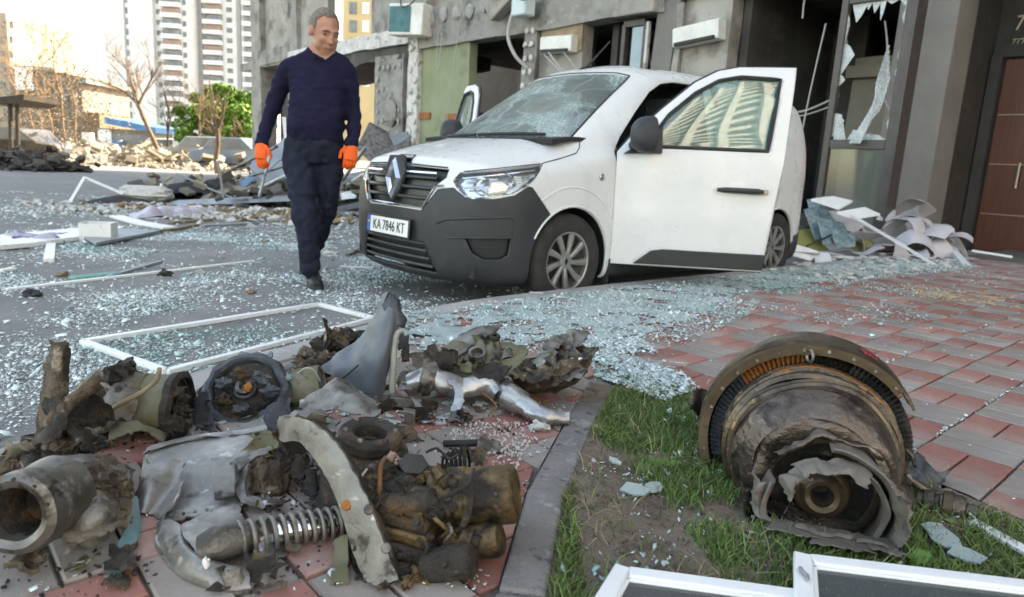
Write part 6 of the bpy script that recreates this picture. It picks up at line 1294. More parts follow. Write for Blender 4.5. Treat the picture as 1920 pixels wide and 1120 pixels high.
# shattered right flank
sheet('flank_shell',[[(1612,690,1.80),(1640,735,1.70),(1668,790,1.62),(1690,850,1.56),(1700,910,1.50)],[(1600,720,1.70),(1625,765,1.62),(1650,815,1.56),(1668,870,1.50),(1678,930,1.45)],[(1590,740,1.63),(1612,785,1.56),(1632,830,1.51),(1650,885,1.46),(1660,945,1.42)]],M_bron,t,.006,6,.008,14,.008,33)
sheet('flank_shell',[[(1640,840,1.54),(1672,870,1.52),(1700,905,1.52)],[(1640,890,1.48),(1670,915,1.46),(1702,945,1.46)],[(1640,940,1.43),(1672,960,1.41),(1705,985,1.42)]],M_brond,t,.006,6,.010,16,.010,35)
sheet('flank_plate',[[(1600,672,1.86),(1622,690,1.80),(1650,730,1.72),(1680,780,1.66),(1708,830,1.62)],[(1622,680,1.86),(1645,700,1.80),(1670,738,1.74),(1695,785,1.68),(1712,828,1.64)],[(1625,700,1.78),(1640,720,1.72),(1660,760,1.66),(1680,800,1.62),(1700,836,1.60)]],M_bron,t,.008,5,.010,18,.010,3)
sheet('flank_plate',[[(1590,668,1.88),(1585,690,1.82),(1582,712,1.78)],[(1602,676,1.86),(1600,700,1.80),(1606,724,1.75)]],M_bron,t,.006,5,.006,22,.008,4)
for i in range(7): pipe('shredded_rib',[(1622+i*9,720+i*12,1.68-.01*i),(1650+i*8,755+i*12,1.63-.01*i),(1672+i*6,800+i*10,1.60-.01*i),(1690+i*4,838+i*6,1.58-.01*i)],[.009,.008,.007,.004],M_bron if i%2 else M_burn,t,7,.008,30,i)
sheet('lower_plate',[[(1655,925,1.52),(1675,920,1.52),(1695,940,1.50)],[(1625,1000,1.40),(1665,1000,1.40),(1710,985,1.42)],[(1620,1045,1.30),(1660,1062,1.28),(1708,1030,1.33)]],M_brond,t,.006,6,.006,14,.008,6)
sheet('rear_fin',[[(1690,860,1.66),(1725,855,1.68),(1745,880,1.68),(1772,880,1.70)],[(1690,910,1.62),(1725,905,1.62),(1748,905,1.63),(1765,900,1.66)],[(1695,970,1.55),(1715,965,1.55),(1730,960,1.57),(1745,940,1.60)]],M_rotr,t,.006,5,.008,18,.010,8)
pipe('strap_bar',[(1697,893,1.56),(1725,912,1.55),(1758,928,1.54)],.010,M_brond,t,8); bolts('strap_bolt',[at(1700,894,1.54)],.010,.008,(.2,-.9,.3),M_alu,t)
cyl('drive_shaft',(1720,938,1.54),(1832,962,1.47),[(.001,0),(.020,0),(.020,.1),(.028,.12),(.030,.2),(.030,.28),(.020,.30),(.022,.38),(.028,.40),(.030,.75),(.026,.80),(.014,.82),(.016,.9),(.014,1),(.001,1)],M_brond,t,24,.05,3)
turned('shaft_band',[(.031,-.01),(.034,-.008),(.034,.008),(.031,.01)],frame(at(1778,950,1.505),at(1832,962,1.47)-at(1720,938,1.54)),M_tan,t,24)
sheet('brass_gusset',[[(1715,965,1.54),(1745,955,1.53),(1770,955,1.52)],[(1715,985,1.52),(1735,975,1.52),(1765,962,1.51)]],M_tan,t,.005,4,.004,20,.004,9)
sheet('rear_tab',[[(1298,740,1.78),(1318,730,1.80),(1340,735,1.80)],[(1296,765,1.74),(1315,778,1.74),(1335,780,1.75)]],M_brond,t,.005,5,.010,24,.010,10)
sheet('dent_fold',[[(1600,875,1.50),(1640,880,1.50),(1680,910,1.50)],[(1610,905,1.46),(1650,915,1.45),(1690,945,1.46)]],M_brond,t,.006,5,.012,20,.012,12)
for i in range(4):
    g=MB(); T=TM@Matrix.Rotation(RAD(66-i*2.0),4,'Z'); g.box((.2665,0,-.015-.004*i),(.004,.006,.07),T); adopt(g.build('red_stripe',M_redp,None),t)
g=MB(); g.lathe([(.010,0),(.014,.004),(.018,0),(.014,-.004),(.010,0)],20,frame(TM@Vector((-.02,.232,.082)),(1,.1,0))); adopt(g.build('lifting_eye',M_alud,None),t)
sheet('underside_plate',[[(1400,930,1.50),(1440,960,1.46),(1480,990,1.42)],[(1395,985,1.40),(1440,1010,1.37),(1490,1032,1.34)],[(1420,1000,1.36),(1460,1030,1.32),(1510,1042,1.31)]],M_brond,t,.005,5,.010,18,.010,14)
# ================================================================ background
M_tow = mat('pale tower panel',(.68,.675,.66),(.62,.615,.60),sc=.25,rough=.9,c3=(.58,.575,.56),sc3=.15,t3=.52,w3=.1,det=3)
M_tow2 = mat('tower seam and recess shade',(.30,.30,.30),rough=.9); M_win = mat('far window glass',(.10,.11,.12),(.2,.21,.22),sc=.6,rough=.25)
M_balc = mat('balcony front',(.72,.715,.70),(.60,.59,.58),sc=.4,rough=.9); M_brk = mat('brick infill',(.36,.25,.20),(.30,.22,.18),sc=.6,rough=.9)
M_bark = mat('scorched bark',(.20,.135,.085),(.11,.075,.05),sc=9,rough=.95,bump=.5,bsc=40); M_twig = mat('dry tan twigs',(.20,.13,.075),(.26,.175,.105),sc=3,rough=.95)
M_leaf = mat('sunlit leaves',(.075,.17,.018),(.12,.23,.03),sc=1.2,rough=.6,island=.45)
M_rub = mat('pale rubble',(.32,.28,.23),(.22,.19,.15),sc=1.2,rough=1,island=.35,bump=.4,bsc=9); M_rubd = mat('burnt rubble',(.05,.045,.042),(.10,.09,.08),sc=2,rough=1,island=.5)
def far_box(name,m,par,u0,u1,v0,v1,Y,d,yaw=0,**k):
    """box whose front spans surveyed corners at distance Y, depth d"""
    a=at(u0,v1,Y); b=at(u1,v1,Y); c=at(u0,v0,Y); g=MB(); w_=(b-a).length; h=c.z-a.z
    g.box((w_/2,d/2,h/2),(w_,d,h),Matrix.Translation((a.x,a.y,a.z))); o=g.build(name,m,None,**k)
    if par: adopt(o,par)
    return o
def tower(label,X0,Y0,wf,ws,floors,fh,kind):
    t=root('apartment_tower',label,'apartment block',(X0,Y0,0),'apartment towers beyond the road')
    def p(nm,m,x0,x1,y0,y1,z0,z1): g=MB(); g.box((X0+(x0+x1)/2,Y0+(y0+y1)/2,(z0+z1)/2),(x1-x0,y1-y0,z1-z0)); return adopt(g.build(nm,m,None,smooth=False),t)
    return t,p
# left tower: blank gable with slit windows, then a curved balcony stack
Y=200; z0=0; A=at(207,290,Y); Bx=at(296,290,Y); C=at(348,290,Y)
t,p=tower('pale grey apartment tower with blank gable and stacked curved balconies',A.x,Y,0,0,20,2.8,0)
w1=Bx.x-A.x; w2=C.x-A.x
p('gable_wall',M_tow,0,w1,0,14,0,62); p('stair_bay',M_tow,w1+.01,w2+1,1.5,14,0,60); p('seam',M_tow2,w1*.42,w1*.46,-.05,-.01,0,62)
for k in range(21):
    z=3+k*2.8
    p('slit_window',M_win,w1*.455,w1*.505,-.08,-.02,z,z+1.7)
    p('balcony',M_balc,w1+2.2,w2-.6,-.4,1.45,z-.3,z+.9); p('balcony_glazing',M_win if k%3 else M_brk,w1+2.4,w2-.8,.35,1.46,z+.95,z+2.15)
    p('small_window',M_win,w1+.35,w1+1.5,1.42,1.48,z+.6,z+1.9); p('small_window',M_win,w2-.3,w2+.7,1.40,1.48,z+.6,z+1.9)
A=at(350,290,Y); C=at(480,290,Y)
t,p=tower('pale apartment tower with brick-fronted balconies behind the green tree',A.x,Y+6,0,0,20,2.8,0); W2=C.x-A.x
p('core_wall',M_tow,0,W2,2,16,0,62); p('shadow_recess',M_tow2,0,W2*.11,1.6,1.99,0,62); p('shadow_recess',M_tow2,W2*.60,W2*.66,1.6,1.99,0,62)  # dark grey strips carry the shade of the recesses in their colour
for k in range(21):
    z=3+k*2.8
    for x0,x1,br in ((W2*.13,W2*.40,1),(W2*.70,W2*.97,0)):
        p('balcony',M_balc,x0,x1,.2,1.95,z-.3,z+.9); p('balcony_glazing',M_brk if (br and k%2) else M_win,x0+.3,x1-.3,.9,1.96,z+.95,z+2.2)
    p('small_window',M_win,W2*.45,W2*.53,1.9,1.97,z+.6,z+1.9)
# sunlit block at the far left and the long low building
t=root('apartment_block','sunlit beige block with dark windows at the edge of the ruins','building',tuple(gr(0,300,0)))
far_box('wall',M_rub,t,-60,32,20,292,70,10)
for i in range(4):
    for j in range(5): far_box('window',M_win,t,-30+i*16,-23+i*16,40+j*28,53+j*28,69.9,.09)
t=root('low_building','long low building with damaged parapet behind the dry shrubs','building',tuple(gr(100,300,0)))
M_lowb=mat('sooty beige wall',(.23,.20,.17),(.17,.145,.12),sc=.5,rough=.95); far_box('wall',M_lowb,t,30,100,128,290,66,8); far_box('wall',M_lowb,t,100,160,150,290,66.5,8); far_box('parapet',M_cnc,t,28,102,122,130,65.8,8.4); far_box('parapet',M_cnc,t,99,162,145,152,66.3,8.4); far_box('wall',M_bark,t,160,190,210,290,64,5)
for i in range(6): far_box('window',M_win,t,40+i*19,50+i*19,175,200,65.9,.08)
far_box('white_hoarding',M_platew,t,30,62,125,168,65.6,.15)
t=root('kiosk','low cream kiosk with blue fascia among the rubble','kiosk',tuple(gr(240,305,0)))
far_box('wall',mat('cream wall',(.26,.23,.18),(.2,.17,.13),sc=.6,rough=.9),t,186,292,240,306,56,6); far_box('shop_window',M_win,t,212,288,250,296,55.9,.08); M_blue=mat('blue fascia',(.04,.16,.34),(.06,.2,.4),sc=.4,rough=.6)
g=MB(); g.slab3([at(196,219,55.6),at(292,240,55.6),at(292,250,55.6),at(196,232,55.6)],(0,5,0)); adopt(g.build('fascia',M_blue,None),t); far_box('poster',M_platew,t,186,210,243,290,55.8,.1); far_box('blue_bin',M_blue,t,212,222,262,278,55,.6)
# burnt canopy and car wrecks at the left edge
t=root('burnt_canopy','scorched canopy roof on two thin posts at the edge of the road','canopy',tuple(gr(25,318,0)))
Yc=24
g=MB(); g.slab3([at(-40,186,Yc),at(45,178,Yc),at(44,188,Yc),at(30,195,Yc),at(-40,193,Yc)],(0,1.8,0)); g.rag(.05,2,3); adopt(g.build('roof',M_burn,None),t)
for u in (20,33): adopt(MB().tube([at(u-1,192,Yc+.4),at(u+2,318,Yc+.4)],.07,8).build('post',M_burn,None),t)
def rubble(name,label,pts,n,smin,smax,m,seed,flat=.5,sp=1.0):
    r=random.Random(seed); g=MB()
    for _ in range(n):
        u,v,Y,hh=r.choice(pts); p=at(u,v,Y); s=r.uniform(smin,smax)*r.uniform(.5,1.); p+=Vector((r.gauss(0,sp),r.gauss(0,sp),0)); z=abs(r.gauss(0,hh*.5))
        T=Matrix.Translation((p.x,p.y,max(.0,z)))@Matrix.Rotation(r.uniform(0,6),4,'Z')@Matrix.Rotation(r.uniform(-.6,.6),4,'X')@Matrix.Rotation(r.uniform(-.6,.6),4,'Y')
        g.box((0,0,0),(s,s*r.uniform(.4,1),s*r.uniform(.15,flat)),T)
    g.rag(.05,1.7,seed); o=g.build(name,m,None,smooth=False); tag(o,label,'rubble',None,'stuff'); return o
rubble('rubble_heap','pale sunlit rubble heaped across the far side of the road',[(90+i*16,305,40+5*math.sin(i),.55+.3*math.sin(i*.8)) for i in range(20)],2600,.12,.75,M_rub,4,.5,2.4)
rubble('rubble_heap','pale sunlit rubble spread in front of the kiosk',[(120+i*15,314,31,.14) for i in range(20)],1200,.06,.32,M_rub,14,.5,1.2)
rubble('burnt_rubble','black burnt rubble beneath the scorched canopy',[(-15+i*11,312,21,.42) for i in range(8)],1100,.06,.4,M_rubd,6,.6,.6)
def wreckcar(label,u,v,Y,L,H,m,yaw=0,grp='cars standing among the ruins'):
    b=gr(u,v,0); s=Y/b.y; b=Vector((b.x*s,Y,0)); t=root('parked_car',label,'car',tuple(b),grp); T=Matrix.Translation(b)@Matrix.Rotation(yaw,4,'Z')
    prof=[(-.5,.18),(-.5,.50),(-.46,.56),(-.34,.60),(-.22,.96),(.14,1.0),(.30,.62),(.46,.56),(.5,.45),(.5,.18)]
    g=MB(); g.prism([(x*L,z*H) for x,z in prof],1.7,T@Matrix.Rotation(math.pi/2,4,'X')@Matrix.Translation((0,0,-.85))); adopt(g.build('body',m,None,bevel=.06),t)
    for s in (-1,1):
        g=MB(); g.prism([(x*L,z*H) for x,z in ((-.31,.62),(-.21,.92),(.12,.95),(.26,.64))],.02,T@Matrix.Rotation(math.pi/2,4,'X')@Matrix.Translation((0,0,.86 if s>0 else -.88))); adopt(g.build('side_window',M_win,None),t)
        for x in (-.3,.32): g=MB(); g.lathe([(.001,-.1),(.2,-.1),(.31,-.09),(.31,.09),(.2,.1),(.001,.1)],18,T@Matrix.Translation((x*L,s*.78,.31))@Matrix.Rotation(math.pi/2,4,'X')); adopt(g.build('wheel',M_tyre,None),t)
    return t
wreckcar('white car standing by the leaning burnt tree',312,308,48,4.2,1.5,M_paint,.3)
wreckcar('grey estate car parked in front of the green tree',392,306,38,4.3,1.6,mat('grey car paint',(.25,.26,.27),rough=.4,coat=.5),.2)
wreckcar('blue-grey car parked behind the torn sheet metal',448,310,34,4.2,1.55,mat('blue-grey car paint',(.14,.18,.23),rough=.4,coat=.5),-.15)
wreckcar('burnt-out car beneath the scorched canopy',2,312,27,3.8,1.35,M_burn,.7)
wreckcar('blackened car wreck beside the canopy posts',52,310,33,3.8,1.4,M_rotr,-.3)
far_box('van_awning',M_plas,None,362,428,272,280,40,2.5); tag(bpy.data.objects['van_awning'],'pale low awning above the parked cars','awning')
tag(far_box('white_hoarding',M_platew,None,325,338,250,298,46,.12),'white board standing upright beside the leaning burnt tree','board'); tag(far_box('white_hoarding',M_platew,None,338,360,270,277,47,.3),'white sheet lying flat above the rubble beside the board','board'); tag(far_box('white_hoarding',M_platew,None,155,172,248,292,45,.4),'tall white panel standing in the rubble beside the kiosk','board')
# trees
def branch(g,p,d,L,r,depth,rr,up=.15,spread=.6):
    n=4; pts=[p]; q=p.copy(); dd=d.copy()
    for i in range(n):
        dd=(dd+Vector((rr.gauss(0,.14),rr.gauss(0,.14),rr.gauss(0,.08)+up*.15))).normalized(); q=q+dd*L/n; pts.append(q.copy())
    g.tube(pts,[r*(1-.45*i/n) for i in range(n+1)],6 if r>.03 else 4,caps=False)
    if depth>0:
        for k in range(rr.randint(2,4)):
            i=rr.randint(1,n); nd_=(dd+Vector((rr.gauss(0,spread),rr.gauss(0,spread),rr.gauss(0,spread*.6)+up))).normalized(); branch(g,pts[i],nd_,L*rr.uniform(.5,.8),r*.5,depth-1,rr,up,spread)
def bare(label,u,v,Y,H,lean,r,seed,m,depth=3,spread=.5):
    b=gr(u,v,0); b=Vector((b.x*Y/b.y,Y,0)); t=root('burnt_tree',label,'tree',tuple(b),'bare burnt trees among the rubble'); rr=random.Random(seed)
    g=MB(); d=Vector((lean,0,1)).normalized(); pts=[b-Vector((0,0,.2))]+[b+d*H*.22*i+Vector((rr.gauss(0,.05),rr.gauss(0,.05),0)) for i in range(1,4)]; g.tube(pts,[r,r*.9,r*.8,r*.65],8); adopt(g.build('trunk',m,None),t)
    g=MB()
    for k in range(5): branch(g,pts[2 if k%2 else 3],(d+Vector((rr.gauss(0,spread),rr.gauss(0,spread),.3))).normalized(),H*.4,r*.5,depth,rr,.15,spread)
    cr=adopt(g.build('crown',m,None),t); return t
bare('leaning scorched tree with bare limbs in front of the kiosk',307,318,34,4.6,-.38,.13,3,M_bark); bare('thin black bare tree beside the leaning scorched tree',312,312,38,3.6,.1,.07,4,M_burn)
bare('snapped bare tree stub in front of the green tree',408,312,27,2.6,.05,.12,5,M_bark,2,.35)
for i,(u,Y,H) in enumerate(((70,44,7),(105,42,8),(128,46,8.5),(45,46,6.5),(150,43,6.5),(88,50,8))): bare('dry tan shrub tree with fine bare twigs in front of the low building',u,312,Y,H,rnd.uniform(-.1,.1),.06,20+i,M_twig,4,.8)
bare('bare scorched sapling between the white board and the grey car',368,310,42,4,.1,.09,30,M_bark,3,.5)
def leafy(label,u,v,Y,R,H,seed,n=9000,ls=.16,trunk=True,group='green trees beyond the ruins'):
    b=gr(u,v,0); b=Vector((b.x*Y/b.y,Y,0)); t=root('leafy_tree',label,'tree',tuple(b),group); rr=np.random.default_rng(seed); r2=random.Random(seed)
    g=MB(); g.tube([b,b+Vector((.1,0,H*.3)),b+Vector((0,.1,H*.6))],[.22,.18,.1],8)
    for k in range(7): branch(g,b+Vector((0,0,H*.35)),Vector((r2.gauss(0,.6),r2.gauss(0,.6),.8)).normalized(),H*.4,.07,2,r2)
    adopt(g.build('trunk',M_bark,None),t)
    cl=[]
    for k in range(46):
        d=rr.normal(size=3); d/=np.linalg.norm(d); q=rr.uniform(.35,1.)**.5; cl.append((b.x+d[0]*R*q,b.y+d[1]*R*q,H*.55+d[2]*H*.42*q,rr.uniform(.28,.55)*R*.55))
    cl=np.array(cl); idx=rr.integers(0,len(cl),n); dd=rr.normal(size=(n,3)); dd/=np.linalg.norm(dd,axis=1)[:,None]
    c=cl[idx,:3]+dd*(cl[idx,3]*rr.uniform(.5,1,n)**.4)[:,None]*np.array([1,1,.75])
    nn=dd*.5+rr.normal(size=(n,3))*.6; quads(t,'crown',c,nn,rr.uniform(.6,1.2,n)*ls,M_leaf,rr); return t
def quads(par,name,c,nn,size,m,rr,asp=.55):
    n=len(c); nn=nn/np.linalg.norm(nn,axis=1)[:,None]; r=rr.normal(size=(n,3)); u=np.cross(nn,r); u/=np.linalg.norm(u,axis=1)[:,None]; v=np.cross(nn,u)*asp
    s=size[:,None]; P=np.stack([c-u*s,c-v*s+nn*s*.15,c+u*s,c+v*s+nn*s*.15],1).reshape(-1,3)
    me=bpy.data.meshes.new(name); me.vertices.add(4*n); me.vertices.foreach_set('co',P.astype(np.float32).ravel()); me.loops.add(4*n); me.loops.foreach_set('vertex_index',np.arange(4*n,dtype=np.int32)); me.polygons.add(n); me.polygons.foreach_set('loop_start',np.arange(0,4*n,4,dtype=np.int32)); me.materials.append(m); me.update(calc_edges=True)
    o=bpy.data.objects.new(name,me); COL.objects.link(o)
    if par: adopt(o,par)
    return o
leafy('dense sunlit green tree behind the parked cars',415,306,46,2.6,5.0,2,16000,.15); leafy('bright green bush tree at the right side of the dense tree',455,306,44,1.5,3.0,5,5000,.13); leafy('pale green tree far behind the dry shrubs',38,300,110,4,18,7,4000,.5); leafy('small green tree between the low building and the tower',197,300,90,2.2,9,9,3000,.35); leafy('green tree at the foot of the second tower',468,300,80,3.2,6.5,11,4000,.3)
M_dryl=mat('dry leaves',(.12,.085,.052),(.16,.115,.07),sc=1,rough=.9,island=.4); RQ=np.random.default_rng(3)
for o in [o for o in bpy.data.objects if o.name.startswith('burnt_tree') and o.get('label','').startswith('dry tan')]:
    n=800; b=o.location; c=np.stack([b.x+RQ.normal(0,1.5,n),b.y+RQ.normal(0,1.2,n),np.abs(RQ.normal(2.6,1.5,n))],1); quads(o,'dry_foliage',c,RQ.normal(size=(n,3)),RQ.uniform(.04,.10,n),M_dryl,RQ)
# building seen through the gap of the upper floor and the tower across the road, mirrored in the door glass
t=root('apartment_block','yellowish block with pale windows seen through the broken upper floor','building',(-16,60,0))
far_box('wall',mat('yellow ochre render',(.55,.43,.25),(.5,.38,.2),sc=.3,rough=.9),t,640,720,-40,300,62,8)
for i in range(3):
    for j in range(6): far_box('window',M_platew if i%2 else M_win,t,655+i*24,668+i*24,-30+j*34,-8+j*34,61.9,.1)
t=root('apartment_tower','tall sunlit tower with ribbed balcony stacks across the road, mirrored in the van window','apartment block',(20,-50,0),'apartment towers beyond the road')
def p(nm,m,x0,x1,y0,y1,z0,z1): g=MB(); g.box(((x0+x1)/2,(y0+y1)/2,(z0+z1)/2),(x1-x0,y1-y0,z1-z0)); return adopt(g.build(nm,m,None,smooth=False),t)
p('core',mat('shaded infill',(.13,.15,.14),(.18,.19,.18),sc=.3,rough=.7),2,40,-66,-51,0,66)  # core infill is a dark grey-green
for i in range(7): p('pilaster',M_balc,2+i*6,3.5+i*6,-51,-49.5,0,67)
for k in range(22): p('floor_band',M_balc,2,40,-51,-50.2,3+k*2.8,3.9+k*2.8)
# ================================================================ glass, grass, loose debris
RN=np.random.default_rng(11)
M_glas = mat('shattered tempered glass',(.42,.52,.505),(.60,.655,.645),sc=30,rough=.22,island=.5,spec=.8,c3=(.21,.41,.37),sc3=1.1,t3=.50,w3=.15)
M_glas2 = mat('crushed glass layer',(.38,.47,.45),(.50,.57,.55),sc=70,rough=.35,spec=.8,bump=1.,bsc=150,bdist=.01,c3=(.24,.36,.34),sc3=5,t3=.53,w3=.12,c4_=(.72,.76,.75),sc4=140,t4=.62,w4=.05)
M_clear = mat('clear glass piece',(.60,.72,.70),rough=.06,trans=.55,rvar=.03,spec=.8)
M_grass = mat('grass blades',(.085,.155,.035),(.125,.19,.05),sc=9,rough=.6,island=.45); M_straw = mat('dry straw',(.36,.28,.15),rough=.8,island=.3)
M_wht = mat('white pvc',(.78,.78,.77),(.70,.70,.68),sc=5,rough=.4,c3=(.50,.48,.44),sc3=9,t3=.62,w3=.1)
M_gmet = mat('grey sheet metal',(.33,.36,.38),(.24,.265,.28),sc=2,rough=.5,metal=.4,bump=.2,bsc=12)
M_dust = mat('brown plank',(.27,.19,.11),(.19,.13,.08),sc=4,rough=.9,stretch=(6,1,1)); M_fab = mat('violet cloth',(.13,.10,.22),(.42,.40,.46),sc=5,rough=.95,lo=.45,hi=.55); M_vinyl = mat('mauve-grey vinyl sheet',(.50,.46,.47),(.42,.385,.39),sc=3,rough=.75,bump=.2,bsc=20)
M_black = mat('charred mattress',(.03,.03,.033),(.06,.06,.062),sc=5,rough=.95,bump=.5,bsc=20)
def npn(x,y,f,s=0): return np.array([mn.noise(Vector((a*f+s,b*f-s,s*.7))) for a,b in zip(x,y)])
def mesh_np(name,V,Q,m):
    me=bpy.data.meshes.new(name); k=Q.shape[1]; n=len(Q); me.vertices.add(len(V)); me.vertices.foreach_set('co',V.astype(np.float32).ravel()); me.loops.add(n*k); me.loops.foreach_set('vertex_index',Q.astype(np.int32).ravel()); me.polygons.add(n); me.polygons.foreach_set('loop_start',np.arange(0,n*k,k,dtype=np.int32)); me.materials.append(m); me.update(calc_edges=True)
    o=bpy.data.objects.new(name,me); COL.objects.link(o); return o
def shards(name,label,x,y,z,size,m,tilt=.25,thick=.30):
    n=len(x); a0=RN.uniform(0,2*np.pi,n); ang_=a0[:,None]+np.array([0,1.5,3.1,4.6])[None]+RN.uniform(-.45,.45,(n,4)); rad=size[:,None]*RN.uniform(.45,1.,(n,4))
    px=np.cos(ang_)*rad; py=np.sin(ang_)*rad; tx=RN.normal(0,tilt,n)[:,None]; ty=RN.normal(0,tilt,n)[:,None]
    h=(np.minimum(size*thick,.005))[:,None]; bz=px*tx+py*ty; lo_=bz.min(1,keepdims=True); bz=bz-lo_
    bot=np.stack([x[:,None]+px,y[:,None]+py,z[:,None]+bz],-1); top=np.stack([x[:,None]+px*.92,y[:,None]+py*.92,z[:,None]+bz+h],-1)
    V=np.concatenate([bot,top],1).reshape(-1,3); b=np.arange(n)[:,None]*8
    F=np.array([[4,5,6,7],[0,1,5,4],[1,2,6,5],[2,3,7,6],[3,0,4,7]]); Q=(b[:,:,None]+F[None]).reshape(-1,4)
    return tag(mesh_np(name,V,Q,m),label,'broken glass',None,'stuff')
def scatter(poly,n,f,th,soft,seed):
    xs=[p[0] for p in poly]; ys=[p[1] for p in poly]; x=RN.uniform(min(xs),max(xs),n); y=RN.uniform(min(ys),max(ys),n)
    ok=np.array([inpoly(a,b,poly) for a,b in zip(x,y)]); x,y=x[ok],y[ok]
    w_=npn(x,y,f,seed)+.35*npn(x,y,f*3.3,seed+4); keep=RN.uniform(0,1,len(x))<np.clip((w_-th)/soft,.03,1); return x[keep],y[keep]
ASP=[(-1.42,1.1),(-1.25,1.9),(-1.08,2.4),(-.78,2.95),(-.54,3.42),(-.22,3.9),(.20,4.25),(.2,4.6),(-.6,7.5),(-5.5,7.5),(-2.3,2.4),(-1.6,1.1)]
x,y=scatter(ASP,330000,1.4,-.10,.5,1); sz=RN.lognormal(-5.75,.62,len(x))*(1+.11*y); shards('broken_glass','white and teal glass crumbs strewn over the asphalt',x,y,np.full(len(x),.001),np.clip(sz,.003,.030),M_glas)
x,y=scatter([(-5.0,2.6),(-1.3,2.3),(-.9,3.2),(-.6,3.9),(-.7,5.2),(-4,5.4)],4200,.9,-.05,.4,7); shards('broken_glass','larger flat glass flakes scattered around the fallen white frame',x,y,np.full(len(x),.003),RN.uniform(.008,.022,len(x)),M_glas,.12,.15)
FARA=[(-6,7),(-.6,7.2),(-1.5,12),(-9,12)]
x,y=scatter(FARA,14000,.5,-.3,.6,3); shards('broken_glass','fine glass and grit glinting on the far asphalt',x,y,np.full(len(x),.001),RN.uniform(.008,.026,len(x)),M_glas,.2)
# thick drift of crushed glass inside the kerb
def an(a,n): return tuple(W(a,n,0).xy)
DR=[an(2.83,1.75),an(2.86,2.4),an(2.86,3.2),an(2.86,4.2),an(2.84,5.5),an(2.84,7.3),an(2.5,8.6),an(2.05,8.4),an(2.1,7.0),an(2.2,5.8),an(2.12,4.9),an(2.2,4.2),an(1.95,3.6),an(1.8,3.0),an(1.75,2.5),an(1.85,2.0),an(2.2,1.5)]
def edge_fade(x,y):
    d=min(((Vector((x,y))-Vector(a)).length for a in DR)); return d
g=MB(); 
def dz(x,y): return PZ+.003+.010*max(0,mn.noise(Vector((x*5,y*5,2)))+.35)+.005*mn.noise(Vector((x*23,y*23,4)))
x0,x1,y0,y1=-.9,5.2,2.2,8.3
def dkeep(u,v):
    x=x0+(x1-x0)*u; y=y0+(y1-y0)*v; k=.22*mn.noise(Vector((x*2.3,y*2.3,9)))+.10*mn.noise(Vector((x*9,y*9,3)))+.05*mn.noise(Vector((x*40,y*40,3)))
    return inpoly(x+k,y+k,DR) and all(inpoly(x+k+p_,y+k+q_,DR) for p_,q_ in ((.13,-.13),(.17,0),(0,-.17))) and mn.noise(Vector((x*6,y*6,13)))+.5*mn.noise(Vector((x*17,y*17,3)))>-.25
g.grid(230,230,lambda u,v:Vector((x0+(x1-x0)*u,y0+(y1-y0)*v,dz(x0+(x1-x0)*u,y0+(y1-y0)*v))),keep=dkeep)
tag(g.build('crushed_glass',M_glas2,None),'thick drift of crushed pale teal glass along the pavement edge','broken glass',None,'stuff')
x,y=scatter(DR,150000,3,-.8,.5,5); zz=np.array([dz(a,b) for a,b in zip(x,y)]); shards('broken_glass','pale glass crumbs topping the drift along the kerb',x,y,zz-.002,np.clip(RN.lognormal(-5.45,.5,len(x)),.002,.018),M_glas,.4)
DR2=[an(2.9,1.2),an(1.5,1.9),an(1.15,2.4),an(1.0,3.6),an(1.6,5.5),an(1.6,8.6),an(2.9,8.6)]
x,y=scatter(DR2,52000,2.2,-.15,.8,15); shards('broken_glass','thin sprinkle of glass thinning out over the red pavers',x,y,np.full(len(x),PZ+.001),np.clip(RN.lognormal(-5.2,.4,len(x)),.003,.016),M_glas,.25)
CR=[tuple(gr(u,v,PZ).xy) for u,v in ((1085,645),(1200,640),(1310,735),(1250,760),(1120,715))]
x,y=scatter(CR,5200,5,-.5,.5,19); shards('broken_glass','glass flakes gathered at the corner of the border stones',x,y,np.full(len(x),PZ+.014),RN.uniform(.004,.016,len(x)),M_glas,.3)
HEAP=[tuple(gr(u,v,PZ).xy) for u,v in ((0,880),(350,740),(620,680),(1090,640),(1130,700),(1000,880),(930,1110),(20,1110))]
x,y=scatter(HEAP,9000,6,-.05,.5,23); shards('broken_glass','glass grit and white crumbs between the wreckage pieces',x,y,np.full(len(x),PZ+.001),np.clip(RN.lognormal(-5.7,.5,len(x)),.0015,.012),M_glas,.3)
x,y=scatter([tuple(gr(u,v,PZ).xy) for u,v in ((820,770),(1010,800),(960,900),(860,850))],1200,9,-.3,.4,29); shards('white_crumbs','white plaster crumbs spilled on the red pavers beside the gearbox',x,y,np.full(len(x),PZ+.001),RN.uniform(.0015,.006,len(x)),M_whst,.3,.8)
x,y=scatter([tuple(gr(u,v,PZ).xy) for u,v in ((640,745),(960,740),(900,800),(560,800),(330,830),(340,770))],260,9,-.5,.4,31); shards('broken_glass','bluish glass slivers lying under the wreckage',x,y,np.full(len(x),PZ+.002),RN.uniform(.012,.030,len(x)),M_clear,.15,.15)
ALLP=[an(2.8,1.3),an(2.3,8.8),an(-2.4,8.8),an(-1.2,1.6),an(.5,2.0)]
x,y=scatter(ALLP,5200,1.5,-.7,.8,33); shards('broken_glass','tiny glass specks over the whole pavement',x,y,np.full(len(x),PZ+.001),RN.uniform(.0012,.005,len(x)),M_glas,.2,.5)
